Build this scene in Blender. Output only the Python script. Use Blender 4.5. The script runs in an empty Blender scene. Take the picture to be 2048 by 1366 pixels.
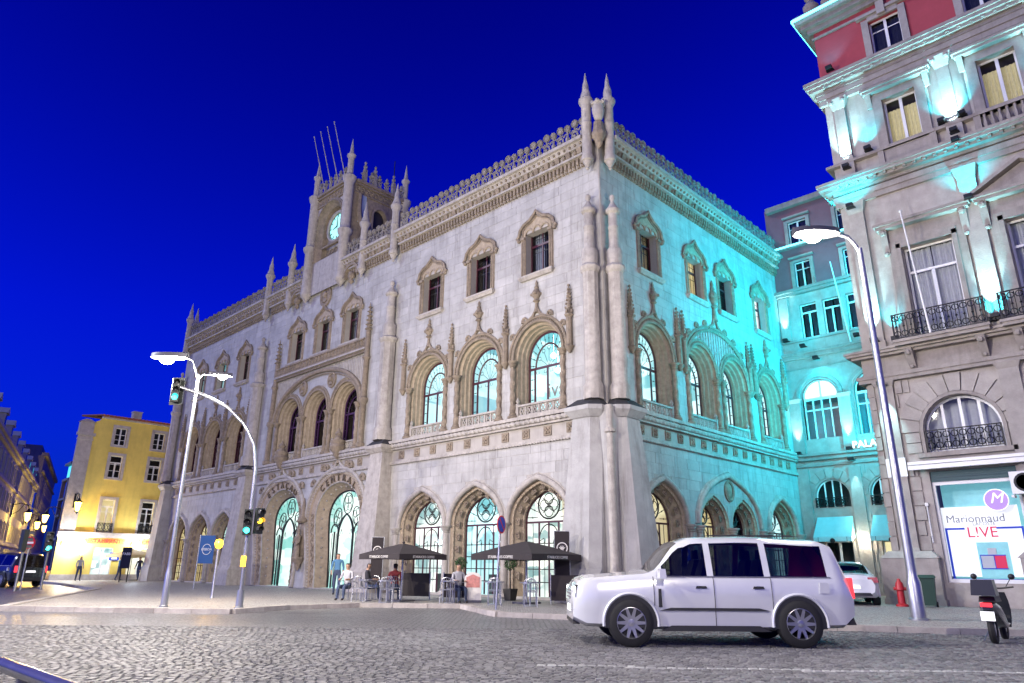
import bpy, bmesh, math, random
from mathutils import Vector, Matrix
from mathutils.geometry import tessellate_polygon
PI = math.pi
R = math.radians
random.seed(7)
sc = bpy.context.scene
C = sc.collection
K = 0.83          # surveyed units to metres

# ------------------------------------------------------------------ camera
AZ, PITCH, ROLL, FPX = 0.80087, 0.31329, 0.00792, 1391.2
cam = bpy.data.cameras.new('camera')
cam.sensor_width = 36.0
cam.lens = FPX / 2048 * 36.0
cam.clip_start = 0.05
cam.clip_end = 2000
camo = bpy.data.objects.new('camera', cam)
C.objects.link(camo)
sc.camera = camo
hd = Vector((-math.cos(AZ), math.sin(AZ), 0))
rt = Vector((math.sin(AZ), math.cos(AZ), 0))
up = Vector((0, 0, 1))
fw = hd * math.cos(PITCH) + up * math.sin(PITCH)
u0 = -hd * math.sin(PITCH) + up * math.cos(PITCH)
r2 = rt * math.cos(ROLL) + u0 * math.sin(ROLL)
u2 = -rt * math.sin(ROLL) + u0 * math.cos(ROLL)
CAM = Vector((18.723, -25.673, 1.45)) * K
m4 = Matrix(((r2.x, u2.x, -fw.x, CAM.x), (r2.y, u2.y, -fw.y, CAM.y), (r2.z, u2.z, -fw.z, CAM.z), (0, 0, 0, 1)))
camo.matrix_world = m4

# ------------------------------------------------------------------ sky, dusk light, exposure
SUN_EL, SUN_AZ = R(32), R(222)     # soft, low-level glow falling on the two station fronts
w = bpy.data.worlds.new('World')
sc.world = w
w.use_nodes = True
nt = w.node_tree
nt.nodes.clear()
wo = nt.nodes.new('ShaderNodeOutputWorld')
bg = nt.nodes.new('ShaderNodeBackground')
sky = nt.nodes.new('ShaderNodeTexSky')
sky.sky_type = 'NISHITA'
sky.sun_disc = False
sky.sun_elevation = R(5.0)
sky.sun_rotation = R(200)
sky.altitude = 50
sky.ozone_density = 3.0
tint = nt.nodes.new('ShaderNodeMix')
tint.data_type = 'RGBA'
tint.blend_type = 'MULTIPLY'
tint.inputs[0].default_value = 1.0
tcw = nt.nodes.new('ShaderNodeTexCoord')
spw = nt.nodes.new('ShaderNodeSeparateXYZ')
nt.links.new(tcw.outputs['Generated'], spw.inputs[0])
grw = nt.nodes.new('ShaderNodeValToRGB')
grw.color_ramp.elements[0].position = 0.0
grw.color_ramp.elements[0].color = (0.004, 0.045, 0.82, 1)
grw.color_ramp.elements[1].position = 0.75
grw.color_ramp.elements[1].color = (0.002, 0.004, 0.50, 1)
e_ = grw.color_ramp.elements.new(0.3)
e_.color = (0.002, 0.02, 1.0, 1)
nt.links.new(spw.outputs[2], grw.inputs[0])
nt.links.new(grw.outputs[0], tint.inputs[7])
nt.links.new(sky.outputs[0], tint.inputs[6])
nt.links.new(tint.outputs[2], bg.inputs[0])
bg.inputs[1].default_value = 0.15
SKYBG = bg
nt.links.new(bg.outputs[0], wo.inputs[0])
sl = bpy.data.lights.new('dusk_sun', 'SUN')
sl.energy = 0.55
sl.color = (0.82, 0.90, 1.0)
sl.angle = R(8)
so = bpy.data.objects.new('dusk_sun', sl)
C.objects.link(so)
so.location = (20, -30, 40)
sd = Vector((math.sin(SUN_AZ) * math.cos(SUN_EL), math.cos(SUN_AZ) * math.cos(SUN_EL), math.sin(SUN_EL)))
so.rotation_euler = sd.to_track_quat('Z', 'Y').to_euler()
vs = sc.view_settings
vs.view_transform = 'Standard'
vs.look = 'None'
vs.exposure = 1.38
vs.gamma = 1
vs.use_curve_mapping = False
sc.cycles.max_bounces = 5
sc.cycles.diffuse_bounces = 2
sc.cycles.glossy_bounces = 2
sc.cycles.transmission_bounces = 3
sc.cycles.transparent_max_bounces = 8
sc.cycles.sample_clamp_indirect = 3.0
sc.cycles.caustics_reflective = False
sc.cycles.caustics_refractive = False

# ------------------------------------------------------------------ materials
MATS = {}
def N(nt, t, **kw):
    n = nt.nodes.new(t)
    for k, v in kw.items():
        setattr(n, k, v)
    return n
def mat(name, col, rough=0.8, metal=0.0, var=0.0, scale=3.0, stain=None, stain_amt=0.0, bump=0.0, bscale=20.0, emit=None, es=0.0, rnd=0.0, spec=0.5, coat=0.0, streak=False):
    m = bpy.data.materials.new(name)
    m.use_nodes = True
    nt = m.node_tree
    b = nt.nodes['Principled BSDF']
    L = nt.links
    b.inputs['Roughness'].default_value = rough
    b.inputs['Metallic'].default_value = metal
    b.inputs['Specular IOR Level'].default_value = spec
    b.inputs['Coat Weight'].default_value = coat
    b.inputs['Base Color'].default_value = (*col, 1)
    if emit is not None:
        b.inputs['Emission Color'].default_value = (*emit, 1)
        b.inputs['Emission Strength'].default_value = es
    if var or stain_amt or rnd or bump:
        geo = N(nt, 'ShaderNodeNewGeometry')
        pos = geo.outputs['Position']
        mp = N(nt, 'ShaderNodeMapping')
        L.new(pos, mp.inputs[0])
        src = None
        if var:
            n1 = N(nt, 'ShaderNodeTexNoise')
            n1.inputs['Scale'].default_value = scale
            n1.inputs['Detail'].default_value = 8
            n1.inputs['Roughness'].default_value = 0.65
            L.new(mp.outputs[0], n1.inputs[0])
            cr = N(nt, 'ShaderNodeMapRange')
            cr.inputs[1].default_value = 0.3
            cr.inputs[2].default_value = 0.7
            cr.inputs[3].default_value = 1 - var
            cr.inputs[4].default_value = 1 + var * 0.6
            L.new(n1.outputs[0], cr.inputs[0])
            src = cr.outputs[0]
        if rnd:
            oi = N(nt, 'ShaderNodeObjectInfo')
            ad = N(nt, 'ShaderNodeMath', operation='ADD')
            L.new(oi.outputs['Random'], ad.inputs[0])
            L.new(geo.outputs['Random Per Island'], ad.inputs[1])
            fr = N(nt, 'ShaderNodeMath', operation='FRACT')
            L.new(ad.outputs[0], fr.inputs[0])
            mr = N(nt, 'ShaderNodeMapRange')
            mr.inputs[3].default_value = 1 - rnd
            mr.inputs[4].default_value = 1 + rnd * 0.5
            L.new(fr.outputs[0], mr.inputs[0])
            if src is None:
                src = mr.outputs[0]
            else:
                mu = N(nt, 'ShaderNodeMath', operation='MULTIPLY')
                L.new(src, mu.inputs[0])
                L.new(mr.outputs[0], mu.inputs[1])
                src = mu.outputs[0]
        colout = None
        if src is not None:
            mx = N(nt, 'ShaderNodeVectorMath', operation='SCALE')
            mx.inputs[0].default_value = col
            L.new(src, mx.inputs['Scale'])
            colout = mx.outputs[0]
        if stain_amt:
            n2 = N(nt, 'ShaderNodeTexNoise')
            n2.inputs['Scale'].default_value = 0.9
            n2.inputs['Detail'].default_value = 10
            n2.inputs['Roughness'].default_value = 0.75
            mp2 = N(nt, 'ShaderNodeMapping')
            mp2.inputs['Scale'].default_value = (1.0, 1.0, 0.35 if streak else 0.7)
            L.new(pos, mp2.inputs[0])
            L.new(mp2.outputs[0], n2.inputs[0])
            r2_ = N(nt, 'ShaderNodeMapRange')
            r2_.inputs[1].default_value = 0.5
            r2_.inputs[2].default_value = 0.78
            r2_.inputs[3].default_value = 0
            r2_.inputs[4].default_value = stain_amt
            L.new(n2.outputs[0], r2_.inputs[0])
            mxs = N(nt, 'ShaderNodeMix', data_type='RGBA')
            L.new(r2_.outputs[0], mxs.inputs[0])
            if colout is not None:
                L.new(colout, mxs.inputs[6])
            else:
                mxs.inputs[6].default_value = (*col, 1)
            mxs.inputs[7].default_value = (*(stain or (0.1, 0.09, 0.08)), 1)
            colout = mxs.outputs[2]
            if streak:      # rain streaks and soot
                n4 = N(nt, 'ShaderNodeTexNoise')
                n4.inputs['Scale'].default_value = 1.0
                n4.inputs['Detail'].default_value = 6
                n4.inputs['Roughness'].default_value = 0.7
                mp4 = N(nt, 'ShaderNodeMapping')
                mp4.inputs['Scale'].default_value = (3.4, 3.4, 0.16)
                L.new(pos, mp4.inputs[0])
                L.new(mp4.outputs[0], n4.inputs[0])
                r4 = N(nt, 'ShaderNodeMapRange')
                r4.inputs[1].default_value = 0.52
                r4.inputs[2].default_value = 0.74
                r4.inputs[4].default_value = stain_amt * 0.8
                L.new(n4.outputs[0], r4.inputs[0])
                mx4 = N(nt, 'ShaderNodeMix', data_type='RGBA')
                L.new(r4.outputs[0], mx4.inputs[0])
                L.new(colout, mx4.inputs[6])
                mx4.inputs[7].default_value = (*(stain or (0.1, 0.09, 0.08)), 1)
                colout = mx4.outputs[2]
        if colout is not None:
            L.new(colout, b.inputs['Base Color'])
        if bump:
            n3 = N(nt, 'ShaderNodeTexNoise')
            n3.inputs['Scale'].default_value = bscale
            n3.inputs['Detail'].default_value = 4
            L.new(mp.outputs[0], n3.inputs[0])
            bp = N(nt, 'ShaderNodeBump')
            bp.inputs['Strength'].default_value = bump
            bp.inputs['Distance'].default_value = 0.03
            L.new(n3.outputs[0], bp.inputs['Height'])
            L.new(bp.outputs[0], b.inputs['Normal'])
    MATS[name] = m
    return m
def glassmat(name, tint=(1, 1, 1), refl=0.12):
    m = bpy.data.materials.new(name)
    m.use_nodes = True
    nt = m.node_tree
    nt.nodes.clear()
    o = N(nt, 'ShaderNodeOutputMaterial')
    t = N(nt, 'ShaderNodeBsdfTransparent')
    t.inputs[0].default_value = (*tint, 1)
    g = N(nt, 'ShaderNodeBsdfGlossy')
    g.inputs['Roughness'].default_value = 0.03
    lw = N(nt, 'ShaderNodeLayerWeight')
    lw.inputs[0].default_value = refl
    mx = N(nt, 'ShaderNodeMixShader')
    nt.links.new(lw.outputs['Fresnel'], mx.inputs[0])
    nt.links.new(t.outputs[0], mx.inputs[1])
    nt.links.new(g.outputs[0], mx.inputs[2])
    nt.links.new(mx.outputs[0], o.inputs[0])
    MATS[name] = m
    return m
def glowmat(name, c1, c2, es, scale=1.0, base=(0.5, 0.5, 0.5)):
    """surface inside a lit room: blotchy goods, posters and fittings under the room's own lamps"""
    m = bpy.data.materials.new(name)
    m.use_nodes = True
    nt = m.node_tree
    b = nt.nodes['Principled BSDF']
    b.inputs['Roughness'].default_value = 0.6
    g = N(nt, 'ShaderNodeNewGeometry')
    mp = N(nt, 'ShaderNodeMapping')
    mp.inputs['Scale'].default_value = (1.0, 1.0, 1.6)
    nt.links.new(g.outputs['Position'], mp.inputs[0])
    v = N(nt, 'ShaderNodeTexVoronoi', distance='CHEBYCHEV')
    v.inputs['Scale'].default_value = scale
    nt.links.new(mp.outputs[0], v.inputs[0])
    n = N(nt, 'ShaderNodeTexNoise')
    n.inputs['Scale'].default_value = scale * 2
    nt.links.new(mp.outputs[0], n.inputs[0])
    ad = N(nt, 'ShaderNodeMath', operation='MULTIPLY_ADD')
    nt.links.new(v.outputs['Color'], ad.inputs[0])
    ad.inputs[1].default_value = 0.6
    sb = N(nt, 'ShaderNodeMath', operation='MULTIPLY')
    nt.links.new(n.outputs[0], sb.inputs[0])
    sb.inputs[1].default_value = 0.22
    nt.links.new(sb.outputs[0], ad.inputs[2])
    cl = N(nt, 'ShaderNodeMapRange')
    cl.inputs[1].default_value = 0.2
    cl.inputs[2].default_value = 0.62
    nt.links.new(ad.outputs[0], cl.inputs[0])
    mx = N(nt, 'ShaderNodeMix', data_type='RGBA')
    nt.links.new(cl.outputs[0], mx.inputs[0])
    mx.inputs[6].default_value = (*c1, 1)
    mx.inputs[7].default_value = (*c2, 1)
    b.inputs['Base Color'].default_value = (*base, 1)
    nt.links.new(mx.outputs[2], b.inputs['Emission Color'])
    b.inputs['Emission Strength'].default_value = es  # the surface glows by itself in place of room lamps
    MATS[name] = m
    return m

mat('ashlar', (0.43, 0.42, 0.405), 0.85, var=0.2, scale=1.3, stain=(0.15, 0.135, 0.12), stain_amt=0.7, bump=0.4, bscale=14, rnd=0.10, streak=True)
mat('ashlar_bed', (0.40, 0.37, 0.335), 0.9, var=0.15, scale=1.5, stain=(0.16, 0.14, 0.13), stain_amt=0.4, bump=0.3, bscale=14, streak=True)
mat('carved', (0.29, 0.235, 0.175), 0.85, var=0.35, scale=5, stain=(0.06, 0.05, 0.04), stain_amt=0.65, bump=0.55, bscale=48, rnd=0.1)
mat('carved_pale', (0.43, 0.395, 0.355), 0.85, var=0.25, scale=4, stain=(0.09, 0.08, 0.07), stain_amt=0.6, bump=0.32, bscale=45, streak=True)
mat('carved_gold', (0.40, 0.325, 0.235), 0.85, var=0.28, scale=5, stain=(0.12, 0.09, 0.06), stain_amt=0.45, bump=0.45, bscale=48)
mat('parapet_stone', (0.27, 0.25, 0.235), 0.9, var=0.35, scale=3.5, stain=(0.07, 0.065, 0.06), stain_amt=0.6, bump=0.6, bscale=14, rnd=0.2)
mat('slate', (0.035, 0.035, 0.04), 0.7, var=0.3, scale=6, bump=0.5, bscale=30)
mat('roof_tile', (0.30, 0.085, 0.045), 0.85, var=0.35, scale=3, bump=0.4)
mat('window_frame', (0.060, 0.012, 0.022), 0.45, var=0.1)
mat('window_frame_purple', (0.05, 0.012, 0.07), 0.4, var=0.1)
mat('bar_metal', (0.022, 0.02, 0.024), 0.45, metal=0.4, var=0.1)
mat('dark_room', (0.02, 0.016, 0.03), 0.8, var=0.2)
mat('dim_room', (0.10, 0.09, 0.08), 0.8, var=0.3, scale=2)
mat('curtain', (0.55, 0.47, 0.28), 0.9, var=0.2, scale=6)
mat('panel_blue_lit', (0.35, 0.42, 0.5), 0.7, var=0.1)  # whitish tower panel, the blue light on it put into the colour
glassmat('glass', (0.95, 0.97, 0.98), 0.18)
glassmat('glass_dark', (0.28, 0.3, 0.36), 0.35)
glassmat('glass_purple', (0.16, 0.12, 0.28), 0.3)
glowmat('glow_teal', (0.0, 0.24, 0.28), (0.70, 1.0, 1.0), 0.46, 0.9)
glowmat('glow_cyan', (0.0, 0.20, 0.27), (0.60, 0.98, 1.0), 0.36, 0.6)
glowmat('glow_mint', (0.04, 0.34, 0.30), (0.90, 1.0, 0.92), 0.46, 0.9)
glowmat('glow_cafe', (0.02, 0.17, 0.19), (1.0, 1.0, 0.90), 0.5, 1.4)
glowmat('glow_warm', (0.45, 0.28, 0.05), (1.0, 0.88, 0.48), 0.26, 0.6)
glowmat('glow_pale', (0.75, 0.8, 0.85), (1.0, 1.0, 1.0), 0.42, 0.5)
mat('lamp_white', (0.9, 0.9, 0.9), 0.4, emit=(1.0, 0.97, 0.92), es=14.0)
mat('clock_face', (0.5, 0.8, 0.75), 0.4, var=0.15, scale=4, emit=(0.25, 0.95, 0.85), es=0.33)
mat('black_paint', (0.012, 0.012, 0.014), 0.4, var=0.1)

# ------------------------------------------------------------------ mesh builder
class MB:
    def __init__(s):
        s.v = []
        s.f = []
    def add(s, vs, fs):
        o = len(s.v)
        s.v.extend([tuple(p) for p in vs])
        s.f.extend([tuple(i + o for i in f) for f in fs])
        return s
    def box(s, x0, x1, y0, y1, z0, z1):
        return s.add([(x0, y0, z0), (x1, y0, z0), (x1, y1, z0), (x0, y1, z0), (x0, y0, z1), (x1, y0, z1), (x1, y1, z1), (x0, y1, z1)],
                     [(0, 3, 2, 1), (4, 5, 6, 7), (0, 1, 5, 4), (1, 2, 6, 5), (2, 3, 7, 6), (3, 0, 4, 7)])
    def frus(s, b, t, z0, z1):
        (x0, x1, y0, y1), (X0, X1, Y0, Y1) = b, t
        return s.add([(x0, y0, z0), (x1, y0, z0), (x1, y1, z0), (x0, y1, z0), (X0, Y0, z1), (X1, Y0, z1), (X1, Y1, z1), (X0, Y1, z1)],
                     [(0, 3, 2, 1), (4, 5, 6, 7), (0, 1, 5, 4), (1, 2, 6, 5), (2, 3, 7, 6), (3, 0, 4, 7)])
    def loft(s, rings, closed=False, cap=False):
        n = len(rings[0])
        vs = [p for r in rings for p in r]
        fs = []
        for i in range(len(rings) - 1):
            for j in range(n if closed else n - 1):
                k = (j + 1) % n
                fs.append((i * n + j, i * n + k, (i + 1) * n + k, (i + 1) * n + j))
        if cap:
            fs.append(tuple(range(n - 1, -1, -1)))
            fs.append(tuple((len(rings) - 1) * n + j for j in range(n)))
        return s.add(vs, fs)
    def lathe(s, prof, cx=0, cy=0, n=12, a0=0.0, cap=True, sq=None):
        rings = []
        for r, z in prof:
            ring = []
            for i in range(n):
                t = a0 + 2 * PI * i / n
                ring.append((cx + r * math.cos(t), cy + r * math.sin(t), z))
            rings.append(ring)
        return s.loft(rings, True, cap)
    def tube(s, path, r, n=6, closed=False, twist=0.0, lobes=0, lamp=0.25):
        P = [Vector(p) for p in path]
        if len(P) < 2:
            return s
        rings = []
        m = len(P)
        prev = None
        for i in range(m):
            if closed:
                t = P[(i + 1) % m] - P[i - 1]
            else:
                t = P[min(i + 1, m - 1)] - P[max(i - 1, 0)]
            if t.length < 1e-9:
                t = Vector((0, 0, 1))
            t.normalize()
            if prev is None:
                a = Vector((0, 1, 0)) if abs(t.y) < 0.9 else Vector((1, 0, 0))
            else:
                a = prev
            nx = (a - t * a.dot(t))
            if nx.length < 1e-6:
                nx = t.orthogonal()
            nx.normalize()
            prev = nx
            ny = t.cross(nx)
            rr = r[i] if isinstance(r, (list, tuple)) else r
            ring = []
            for j in range(n):
                th = 2 * PI * j / n
                q = rr * (1 + (lamp * math.cos(lobes * (th + twist * i)) if lobes else 0))
                ring.append(P[i] + nx * math.cos(th) * q + ny * math.sin(th) * q)
            rings.append(ring)
        if closed:
            rings.append(rings[0])
        return s.loft(rings, True, not closed)
    def lathe_d(s, prof, cx, cz, n=14, kz=1.0, cap=True):
        """turned about an axis that points out of the facade; prof = (radius, depth)"""
        rings = [[(cx + r * math.cos(2 * PI * i / n), d, cz + kz * r * math.sin(2 * PI * i / n)) for i in range(n)] for r, d in prof]
        return s.loft(rings, True, cap)
    def prism(s, poly, d0, d1):
        """polygon in (a,z) extruded from depth d0 to d1"""
        n = len(poly)
        tri = tessellate_polygon([[Vector((p[0], p[1], 0)) for p in poly]])
        vs = [(p[0], d0, p[1]) for p in poly] + [(p[0], d1, p[1]) for p in poly]
        fs = [tuple(t) for t in tri] + [tuple(i + n for i in t) for t in tri]
        fs += [(i, (i + 1) % n, (i + 1) % n + n, i + n) for i in range(n)]
        return s.add(vs, fs)
    def hprism(s, poly, z0, z1):
        n = len(poly)
        tri = tessellate_polygon([[Vector((p[0], p[1], 0)) for p in poly]])
        vs = [(p[0], p[1], z0) for p in poly] + [(p[0], p[1], z1) for p in poly]
        fs = [tuple(t) for t in tri] + [tuple(i + n for i in t) for t in tri]
        fs += [(i, (i + 1) % n, (i + 1) % n + n, i + n) for i in range(n)]
        return s.add(vs, fs)
    def panel(s, outer, holes, d, deep=None):
        loops = [outer] + holes
        pts = [p for l in loops for p in l]
        tri = tessellate_polygon([[Vector((p[0], p[1], 0)) for p in l] for l in loops])
        s.add([(p[0], d, p[1]) for p in pts], [tuple(t) for t in tri])
        if deep is not None:
            for l in holes:
                n = len(l)
                s.add([(p[0], d, p[1]) for p in l] + [(p[0], deep, p[1]) for p in l], [(i, (i + 1) % n, (i + 1) % n + n, i + n) for i in range(n)])
        return s
    def ball(s, c, r, n=6, m=4, sz=1.0):
        prof = [(max(r * math.sin(PI * i / m), 1e-4), c[2] - r * sz * math.cos(PI * i / m)) for i in range(m + 1)]
        return s.lathe(prof, c[0], c[1], n, cap=False)
    def merge(s, o, dx=0, dy=0, dz=0, rz=0, k=1.0):
        c_, s_ = math.cos(rz), math.sin(rz)
        return s.add([(dx + k * (x * c_ - y * s_), dy + k * (x * s_ + y * c_), dz + k * z) for x, y, z in o.v], o.f)
    def mesh(s, name, material, smooth=None):
        me = bpy.data.meshes.new(name)
        me.from_pydata(s.v, [], s.f)
        if material is not None:
            me.materials.append(MATS[material] if isinstance(material, str) else material)
        if smooth is not None:
            me.polygons.foreach_set('use_smooth', [True] * len(me.polygons))
            me.set_sharp_from_angle(angle=R(smooth))
        me.update()
        return me

def put(name, me, parent=None, loc=(0, 0, 0), rz=0.0, scale=None, rot=None):
    o = bpy.data.objects.new(name, me)
    C.objects.link(o)
    o.location = loc
    o.rotation_euler = rot if rot else (0, 0, rz)
    if scale:
        o.scale = scale
    if parent is not None:
        o.parent = parent
    return o
class Frame:
    """a facade: a runs along it, d out of it, z up"""
    def __init__(s, rz, ox=0.0, oy=0.0):
        s.rz, s.ox, s.oy = rz, ox, oy
        s.c, s.s = math.cos(rz), math.sin(rz)
    def pt(s, a, d=0.0, z=0.0):
        return (s.ox + a * s.c - d * s.s, s.oy + a * s.s + d * s.c, z)
    def put(s, name, me, parent, a=0.0, d=0.0, z=0.0, scale=None):
        return put(name, me, parent, s.pt(a, d, z), s.rz, scale)
def tag(o, label=None, cat=None, group=None, kind=None):
    if label: o['label'] = label
    if cat: o['category'] = cat
    if group: o['group'] = group
    if kind: o['kind'] = kind
    return o
def thing(name, label, cat, loc=(0, 0, 0), rz=0.0, group=None, scale=None):
    o = put(name, None, None, loc, rz, scale)
    o.empty_display_size = 0.3
    return tag(o, label, cat, group)
def child(parent, name, mb, material, smooth=None, **k):
    return put(name, mb.mesh(name, material, smooth), parent, **k)
def copy_tree(o, parent=None):
    c = o.copy()
    C.objects.link(c)
    c.parent = parent
    for ch in list(o.children):
        copy_tree(ch, c)
    return c
_txt = {}
def text_mesh(s, size, ext, material, align='CENTER', shear=0.0):
    key = (s, size, ext, material, align)
    if key in _txt:
        return _txt[key]
    cu = bpy.data.curves.new('lettering', 'FONT')
    cu.body = s
    cu.size = size
    cu.extrude = ext
    cu.align_x = align
    cu.align_y = 'CENTER'
    cu.resolution_u = 3
    cu.shear = shear
    ob = bpy.data.objects.new('lettering', cu)
    C.objects.link(ob)
    dg = bpy.context.evaluated_depsgraph_get()
    me = bpy.data.meshes.new_from_object(ob.evaluated_get(dg))
    bpy.data.objects.remove(ob)
    # text lies in local xy: stand it up so it reads from +d (facade frame: a runs to the viewer's left)
    for v in me.vertices:
        x, y, z = v.co
        v.co = (-x, z, y)
    me.materials.clear()
    me.materials.append(MATS[material])
    _txt[key] = me
    return me
def spot(name, parent, loc, direction, energy, color, angle=60, blend=0.6, size=0.08):
    l = bpy.data.lights.new(name, 'SPOT')
    l.energy = energy
    l.color = color
    l.spot_size = R(angle)
    l.spot_blend = blend
    l.shadow_soft_size = size
    o = bpy.data.objects.new(name, l)
    C.objects.link(o)
    o.location = loc
    o.rotation_euler = (-Vector(direction)).to_track_quat('Z', 'Y').to_euler()
    if parent is not None:
        o.parent = parent
    return o
def plight(name, parent, loc, energy, color, size=0.1):
    l = bpy.data.lights.new(name, 'POINT')
    l.energy = energy
    l.color = color
    l.shadow_soft_size = size
    o = bpy.data.objects.new(name, l)
    C.objects.link(o)
    o.location = loc
    if parent is not None:
        o.parent = parent
    return o

# arches -------------------------------------------------------------
NARC = 9
def arch(kind, w, zs, za, zb, n=NARC, sq=1.0):
    """left foot, up, over the crown, right foot; (a,z)"""
    h = za - zs
    half = []
    for i in range(n + 1):
        t = i / n
        if kind == 'pointed':
            p0, p1, p2, p3 = (w, 0), (w, 0.56 * h), (0.50 * w, 0.86 * h), (0, h)
            b = ((1 - t) ** 3, 3 * t * (1 - t) ** 2, 3 * t * t * (1 - t), t ** 3)
            half.append((sum(b[k] * p[0] for k, p in enumerate((p0, p1, p2, p3))), zs + sum(b[k] * p[1] for k, p in enumerate((p0, p1, p2, p3)))))
        else:
            th = t * PI / 2
            half.append((w * math.cos(th), zs + h * math.sin(th)))
    wb = w * (0.80 if kind == 'horse' else 1.0)
    if kind == 'horse':
        legs = [(wb, zb), (w * 0.86, zb + 0.45 * (zs - zb)), (w * 0.965, zb + 0.8 * (zs - zb))]
    else:
        legs = [(wb, zb), (w, zb + 0.5 * (zs - zb))]
    right = legs + half
    left = [(-x, z) for x, z in right]
    return left + right[-2::-1]
def arch_loft(mb, kind, w, zs, za, zb, prof):
    rings = []
    for ins, d in prof:
        rings.append([(x, d, z) for x, z in arch(kind, w - ins, zs, za - ins, zb)])
    return mb.loft(rings)
def arch_path(kind, w, zs, za, zb, d):
    return [(x, d, z) for x, z in arch(kind, w, zs, za, zb)]
def resample(path, step):
    P = [Vector(p) for p in path]
    L = [0.0]
    for i in range(1, len(P)):
        L.append(L[-1] + (P[i] - P[i - 1]).length)
    n = max(2, int(L[-1] / step))
    out = []
    j = 0
    for i in range(n + 1):
        s_ = L[-1] * i / n
        while j < len(L) - 2 and L[j + 1] < s_:
            j += 1
        f = (s_ - L[j]) / max(L[j + 1] - L[j], 1e-9)
        out.append(P[j].lerp(P[j + 1], min(max(f, 0), 1)))
    return out
def rope(mb, path, r, pitch=0.22, n=6):
    P = resample(path, pitch / 4)
    return mb.tube(P, r, n, twist=PI / 4, lobes=2, lamp=0.22)
# ================================================================== the station
F = Frame(PI)                 # main front, a = distance from the near corner
S = Frame(-PI / 2)            # side front, a = -(distance from the near corner)
L1, L2, AX = 51.8, 20.9, 25.9
station = thing('station_building', 'long pale stone station with horseshoe doors, pinnacles and a clock turret', 'building', scale=(K, K, K))
ZTOP = 22.95

GA = dict(kind='pointed', w=1.95, zs=3.55, za=5.52, zb=0.1)
FA = dict(kind='round', w=1.72, zs=11.9, za=13.72, zb=8.75)
LA = dict(kind='round', w=1.62, zs=11.95, za=13.62, zb=8.75)
DA = dict(kind='horse', w=3.2, zs=4.55, za=7.3, zb=0.05)
BA = dict(kind='pointed', w=1.5, zs=3.6, za=5.2, zb=0.1)
def rect(w, z0, z1):
    return [(-w, z0), (-w, z1), (w, z1), (w, z0)]
def shift(p, a):
    return [(x + a, z) for x, z in p]
bayR = [4.3, 8.75, 13.2]
bayL = [2 * AX - u for u in bayR]
mids = [AX - 3.8, AX, AX + 3.8]
doors = [AX - 3.72, AX + 3.72]
sideG = [4.35, 17.75]
sideGp = [9.35, 12.75]
sideF = [4.3, 17.75]
sideFp = [9.05, 13.0]
sideW = [4.25, 9.2, 12.9, 17.75]
def hole(a, A):
    return shift(arch(A['kind'], A['w'], A['zs'], A['za'], A['zb']), a)
FH = [hole(u, GA) for u in bayR + bayL] + [hole(u, DA) for u in doors] + [hole(u, FA) for u in bayR + bayL] + [hole(u, LA) for u in mids] + [shift(rect(0.85, 16.45, 19.05), u) for u in bayR + bayL + mids]
SH = [hole(-v, GA) for v in sideG] + [hole(-v, BA) for v in sideGp] + [hole(-v, FA) for v in sideF] + [hole(-v, LA) for v in sideFp] + [shift(rect(0.85, 16.45, 19.05), -v) for v in sideW]

mb = MB().panel([(0, -0.02), (0, ZTOP), (L1, ZTOP), (L1, -0.02)], FH, 0.0, -0.5)
F.put('front_wall', mb.mesh('front_wall', 'ashlar_bed'), station)
mb = MB().panel([(0, -0.02), (0, ZTOP), (-L2, ZTOP), (-L2, -0.02)], SH, 0.0, -0.5)
S.put('side_wall', mb.mesh('side_wall', 'ashlar_bed'), station)
mb = MB()
mb.box(-L1, 0.0 - 0.02, 0.02, L2, ZTOP - 0.3, ZTOP)
mb.box(-L1 - 0.05, -L1, 0.0, L2, -0.02, ZTOP)
mb.box(-L1, 0, L2 - 0.05, L2 - 0.01, -0.02, ZTOP)
child(station, 'roof_deck', mb, 'ashlar_bed')

# --- ashlar blocks, laid in courses around the openings
def inside(poly, x, z):
    c = False
    n = len(poly)
    j = n - 1
    for i in range(n):
        xi, zi = poly[i]
        xj, zj = poly[j]
        if (zi > z) != (zj > z) and x < (xj - xi) * (z - zi) / (zj - zi) + xi:
            c = not c
        j = i
    return c
def ashlar(a_lo, a_hi, zlist, holes, length, rng, keep=None):
    hb = [(min(p[0] for p in h), max(p[0] for p in h), min(p[1] for p in h), max(p[1] for p in h), h) for h in holes]
    out = []
    for i in range(len(zlist) - 1):
        z0, z1 = zlist[i], zlist[i + 1]
        a = a_lo - (length * 0.5 if i % 2 else 0) * rng.uniform(0.7, 1.1)
        while a < a_hi:
            b = a + length * rng.uniform(0.72, 1.3)
            q0, q1 = max(a, a_lo), min(b, a_hi)
            if a_hi - b < length * 0.3:
                q1 = a_hi
                b = a_hi
            a = b
            if q1 - q0 < 0.12:
                continue
            hit = [h for h in hb if h[0] < q1 and h[1] > q0 and h[2] < z1 and h[3] > z0]
            segs = [(q0, q1)]
            if hit:
                m = 6
                segs = []
                run = None
                for k in range(m):
                    s0, s1 = q0 + (q1 - q0) * k / m, q0 + (q1 - q0) * (k + 1) / m
                    bad = any(inside(h[4], x, z) for h in hit for x in (s0, (s0 + s1) / 2, s1) for z in (z0 + 0.01, (z0 + z1) / 2, z1 - 0.01))
                    if bad:
                        run = None
                    elif run is None:
                        run = [s0, s1]
                        segs.append(run)
                    else:
                        run[1] = s1
            for s0, s1 in segs:
                if s1 - s0 > 0.1 and (keep is None or keep(s0, s1, z0, z1)):
                    out.append((s0, s1, z0, z1))
    return out
unit_block = MB()
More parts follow.
